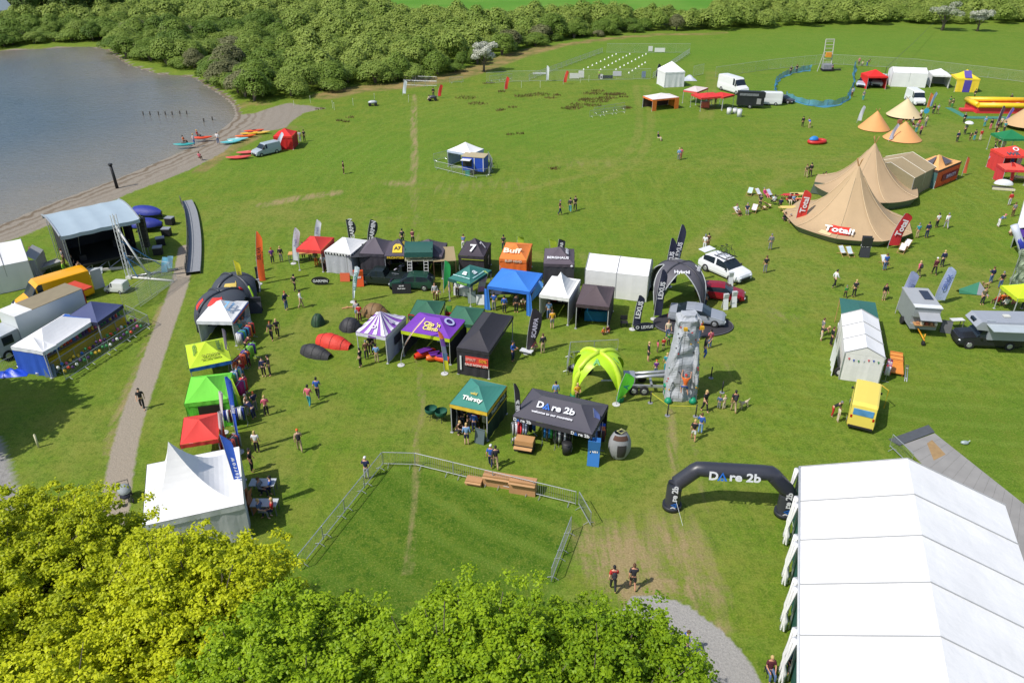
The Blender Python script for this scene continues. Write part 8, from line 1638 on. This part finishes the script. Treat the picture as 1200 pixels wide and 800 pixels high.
for (x, y, r_, n_) in [(613, 113, 1.3, 26), (631, 111, 1.6, 26), (645, 115, .9, 12), (653, 112, .6, 10), (693, 110, 1.4, 26), (701, 107, 1.0, 14), (685, 117, .8, 10), (697, 118, 2.3, 60), (695, 124, 1.2, 18), (673, 126, 1.2, 18), (679, 123, 1.3, 18), (665, 127, .9, 12), (672, 128, 1.0, 12), (717, 111, 1.3, 30), (724, 111, 1.2, 26), (713, 115, 1.3, 26), (731, 114, .8, 10), (406, 143, .5, 8), (398, 142, .4, 8), (410, 138, .6, 8), (572, 98, 1.0, 12), (588, 108, .7, 10), (598, 158, .5, 6), (610, 157, .5, 6), (649, 198, .6, 10), (545, 115, 1.6, 20), (560, 122, 1.4, 20), (588, 129, .6, 8), (600, 126, .7, 8), (375, 128, .7, 8), (585, 130, .5, 6), (735, 127, .8, 12), (735, 127, .5, 12)]:
    c_ = P(x, y)
    for k in range(n_*4):
        a_ = rn.random()*6.28; q = r_*math.sqrt(rn.random()); bx, by = c_.x+q*math.cos(a_)*1.3, c_.y+q*math.sin(a_)*.8; t_ = rn.random()*6.28; hh = rn.uniform(.15, .45); g.poly([(bx-.05, by, 0), (bx+.05, by, 0), (bx+.2*math.cos(t_), by+.2*math.sin(t_), hh)])
o = g.build('rush_tufts', M((104, 92, 46), .9, .4, .7)); tag(o, 'dark brown tufts of rushes scattered over the far meadow', None, kind='stuff')
# white peaked tent, orange inflatable tent, red canopy, vans
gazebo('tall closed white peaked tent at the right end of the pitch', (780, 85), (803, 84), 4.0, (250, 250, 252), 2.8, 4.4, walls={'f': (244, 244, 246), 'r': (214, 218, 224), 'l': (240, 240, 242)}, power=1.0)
r_ = thing('tarpaulin', 'grey white folded tarpaulin beside the tall white tent', 'tarpaulin', P(808, 94), 0); g = MB(); g.smooth = True; g.grid(lambda u, v: ((u-.5)*2.6, (v-.5)*2.4, .05+.7*math.sin(math.pi*u)*math.sin(math.pi*v)*(1+.4*math.sin(9*u+7*v))), 14, 12); g.build('sheet', M((200, 206, 216), .5), r_)
ot = gazebo('white roofed tent with orange corner walls on the far meadow', (765, 117), (796, 114), 3.2, (236, 230, 226), 1.9, 2.5, walls={'b': (80, 60, 60), 'r': (240, 150, 50)}, val=(230, 120, 50))
for x0 in (0, ot['_w']-.8): MB().box(x0, x0+.8, -.06, -.02, .02, 1.9).build('orange_wall', M((240, 130, 50), .6), ot)
gazebo('flat red canopy of the far food stall', (822, 115), (848, 113), 3.4, (228, 56, 54), 2.2, 2.5, val=(214, 60, 50)); gazebo('second red canopy joined right of the far food stall', (848, 114), (861, 111), 2.8, (226, 50, 46), 2.2, 2.45, val=(200, 50, 46)); gazebo('white and red canopy behind the far food stall', (817, 108), (830, 103), 2.6, (232, 214, 210), 2.2, 2.5, val=(226, 90, 80))
vehicle('white lorry van behind the red food stall canopies', (872, 112), (845, 104), 'van', (240, 242, 242), 'van', 'delivery_van'); vehicle('white van right of the black show trailer', (884, 122), (911, 123), 'van', (240, 242, 244), 'van', 'delivery_van')
r_ = thing('show_trailer', 'black open sided trailer with speakers on the far meadow', 'trailer', P(878, 126), R(-12)); mb = MB(); mb.box(-2.2, 2.2, -.9, 1.0, .5, 2.6).box(-2.3, 2.3, -.95, -.9, 1.9, 2.8); mb.build('body', M((34, 38, 42), .5, .3, 2), r_); MB().box(-1.9, 1.2, -.98, -.955, 2.1, 2.5).build('sign_panel', M((120, 124, 128), .5, .5, 4), r_); MB().box(1.0, 1.7, -1.02, -.91, .8, 1.7).build('hatch', M((160, 160, 160), .5), r_)
for s in (1, -1): wheel(r_, 0, s*.95, .33)
vehicle('dark car with brown load right of the white van', (924, 121), (912, 119), 'hatch', (70, 66, 66), 'car')
for i, (x, y, h_) in enumerate(((854, 134, 1.0), (861, 133, .8), (866, 137, 1.2))):
    r_ = thing('water_drum', 'white drum on the grass below the black show trailer, %s' % ('left', 'middle', 'right')[i], 'drum', P(x, y), 0, 'white drums'); MB().tube([(0, 0, 0), (0, 0, h_)], .38, 10).build('drum', M((226, 228, 228), .5), r_); MB().tube([(0, 0, h_), (0, 0, h_+.06)], .3, 10).build('lid', M((190, 195, 200), .5), r_)
table('orange display table at the left of the far food stall', 826, 126, 1.3, .8, .9, (220, 110, 80), 0, clothed=True); person(838, 124, 'under the far red canopy', 'black', 'dark', 0); person(830, 125, 'before the far food stall', 'orange', 'grey', 180)
# blue kiosk on the meadow
gazebo('white gazebo behind the blue kiosk on the middle meadow', (524, 176), (552, 181), 3.0, (250, 250, 250), 2.2, 3.2, walls={'l': (176, 190, 214), 'r': (200, 208, 220)}, val=(190, 204, 226))
fr, rz, w = frame_px((541, 183), (567, 185), 2.3); bk = thing('kiosk_trailer', 'royal blue kiosk trailer with tan roof inside a ring of barriers', 'trailer', fr, rz); MB().box(0, w, 0, 1.9, .45, 2.25).build('body', M((36, 78, 190), .5, .05), bk); MB().box(-.06, w+.06, -.06, 1.96, 2.25, 2.32).build('roof', M((190, 176, 140), .7), bk); MB().box(.1, w*.45, -.04, -.005, 1.0, 1.9).build('hatch_opening', DARK(), bk)
MB().box(.1, w*.45, -.9, -.02, 1.98, 2.02).build('hatch_flap', M((240, 240, 240), .5), bk); MB().box(w*.55, w*.58, -.03, -.002, .5, 2.2).box(w*.95, w*.98, -.03, -.002, .5, 2.2).build('white_trim', M((230, 230, 235), .5), bk); MB().tube([(0, .9, .5), (-1.9, .9, .45)], .06, 5).build('tow_bar', STEEL(), bk)
for y in (-.02, 1.92): MB().tube([(w*.5, y-.1, .33), (w*.5, y+.1, .33)], .33, 12).build('wheel', TYRE(), bk)
barriers([(510, 198), (530, 203), (555, 209), (573, 207), (577, 196), (572, 187)], 'around the blue kiosk', 'crowd barriers around the blue kiosk'); barriers([(524, 186), (508, 190)], 'behind the blue kiosk tow bar', 'barriers behind the blue kiosk')
r_ = thing('gas_box', 'small teal box in front of the blue kiosk', 'box', P(548, 206), 0); MB().cbox((0, 0, .3), (.55, .4, .6)).build('box_side', M((70, 170, 150), .6), r_); MB().cbox((0, 0, .62), (.6, .45, .05)).build('lid', M((60, 150, 130), .6), r_)
# ---- beach ---------------------------------------------------------------
def kayak(label, px, py, rz_, col, L_=3.0, w_=.42, col2=None, z=0.05):
    r_ = thing('kayak', label, 'kayak', P(px, py, z), R(rz_), 'kayaks and boards on the beach'); g = MB(); g.smooth = True
    def fn(u, v):
        t = max(math.sin(math.pi*(.02+.96*u)), 0)**.65; a = v*2*math.pi; return ((u-.5)*L_, w_*t*math.cos(a), .20+.20*math.sin(a)*t+.12*(2*u-1)**2)
    g.grid(fn, 18, 12); g.build('hull', M(col, .35, .06), r_)
    MB().ell((0, 0, .39), (.42, .22, .04), 10, 5).ell((-.02, 0, .41), (.3, .16, .04), 8, 4).build('cockpit', M(col2 or (40, 40, 44), .6), r_); return r_
for a in [('teal kayak floating at the water edge', 216, 171, 10, (60, 170, 170)), ('red orange kayak at the water edge', 237, 163, 12, (232, 80, 40)), ('turquoise and white board at the top of the beach', 271, 168, 25, (110, 200, 205), 3.0, .5, (235, 240, 240)), ('second turquoise board beside the first', 279, 165, 20, (140, 215, 215), 3.0, .5, (235, 240, 240)), ('orange kayak near the red beach tent', 288, 161, 15, (236, 110, 40)), ('yellow kayak near the red beach tent', 294, 158, 18, (240, 190, 50)), ('orange red kayak behind the yellow one', 298, 155, 20, (236, 90, 50)), ('pale yellow kayak nearest the red beach tent', 305, 157, 15, (240, 200, 90)),
          ('left coral pink board on the grass bank', 280, 186, 14, (232, 90, 84), 3.4, .5, (226, 110, 100)), ('right coral pink board on the grass bank', 292, 180, 20, (236, 110, 104), 3.4, .5, (226, 120, 110))]: kayak(*a)
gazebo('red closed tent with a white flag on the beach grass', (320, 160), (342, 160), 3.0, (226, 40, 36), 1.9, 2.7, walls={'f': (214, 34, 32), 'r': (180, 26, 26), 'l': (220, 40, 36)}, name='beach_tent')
flag('white feather flag in front of the red beach tent', (324, 177), (330, 155), (226, 230, 246), .55, 'feather', base_w=False); vehicle('silver van parked below the red beach tent', (302, 183), (323, 178), 'smallvan', (176, 188, 196), 'van', 'parked_van')
for i, (x, y) in enumerate([(168, 135), (176, 135), (186, 135), (194, 135), (202, 135), (211, 134), (219, 134), (239, 143), (249, 141)]):
    r_ = thing('mooring_post', 'short dark post standing in the lake, %s from the left' % nth(i), 'post', P(x, y, -.4), 0, 'dark posts in the lake'); MB().tube([(0, 0, -.5), (0, 0, .55)], .10, 6).build('post', M((70, 66, 60), .8), r_); MB().tube([(0, 0, .55), (0, 0, .6)], .12, 6).build('cap', M((100, 96, 90), .8), r_)
for i, (x, y) in enumerate(((437, 124), (507, 118))):
    r_ = thing('quad_bike', 'small %s quad bike on the far meadow' % ('white and grey', 'dark')[i], 'quad bike', P(x, y), R(10), 'quad bikes'); MB().ell((0, 0, .6), (.8, .4, .3), 10, 6).build('body', M(((200, 205, 210), (80, 80, 86))[i], .4), r_); MB().tube([(.35, -.35, 1.0), (.35, .35, 1.0)], .03, 4).build('handlebar', DARK(), r_)
    for x_ in (-.5, .5):
        for s in (-.42, .42): MB().tube([(x_, s-.1, .27), (x_, s+.1, .27)], .27, 10).build('wheel', TYRE(), r_)
dups = {k: v for k, v in used_labels.items() if v > 1}; print('DUP', dups)
print('LONG', [k for k in used_labels if len(k.split()) > 16])
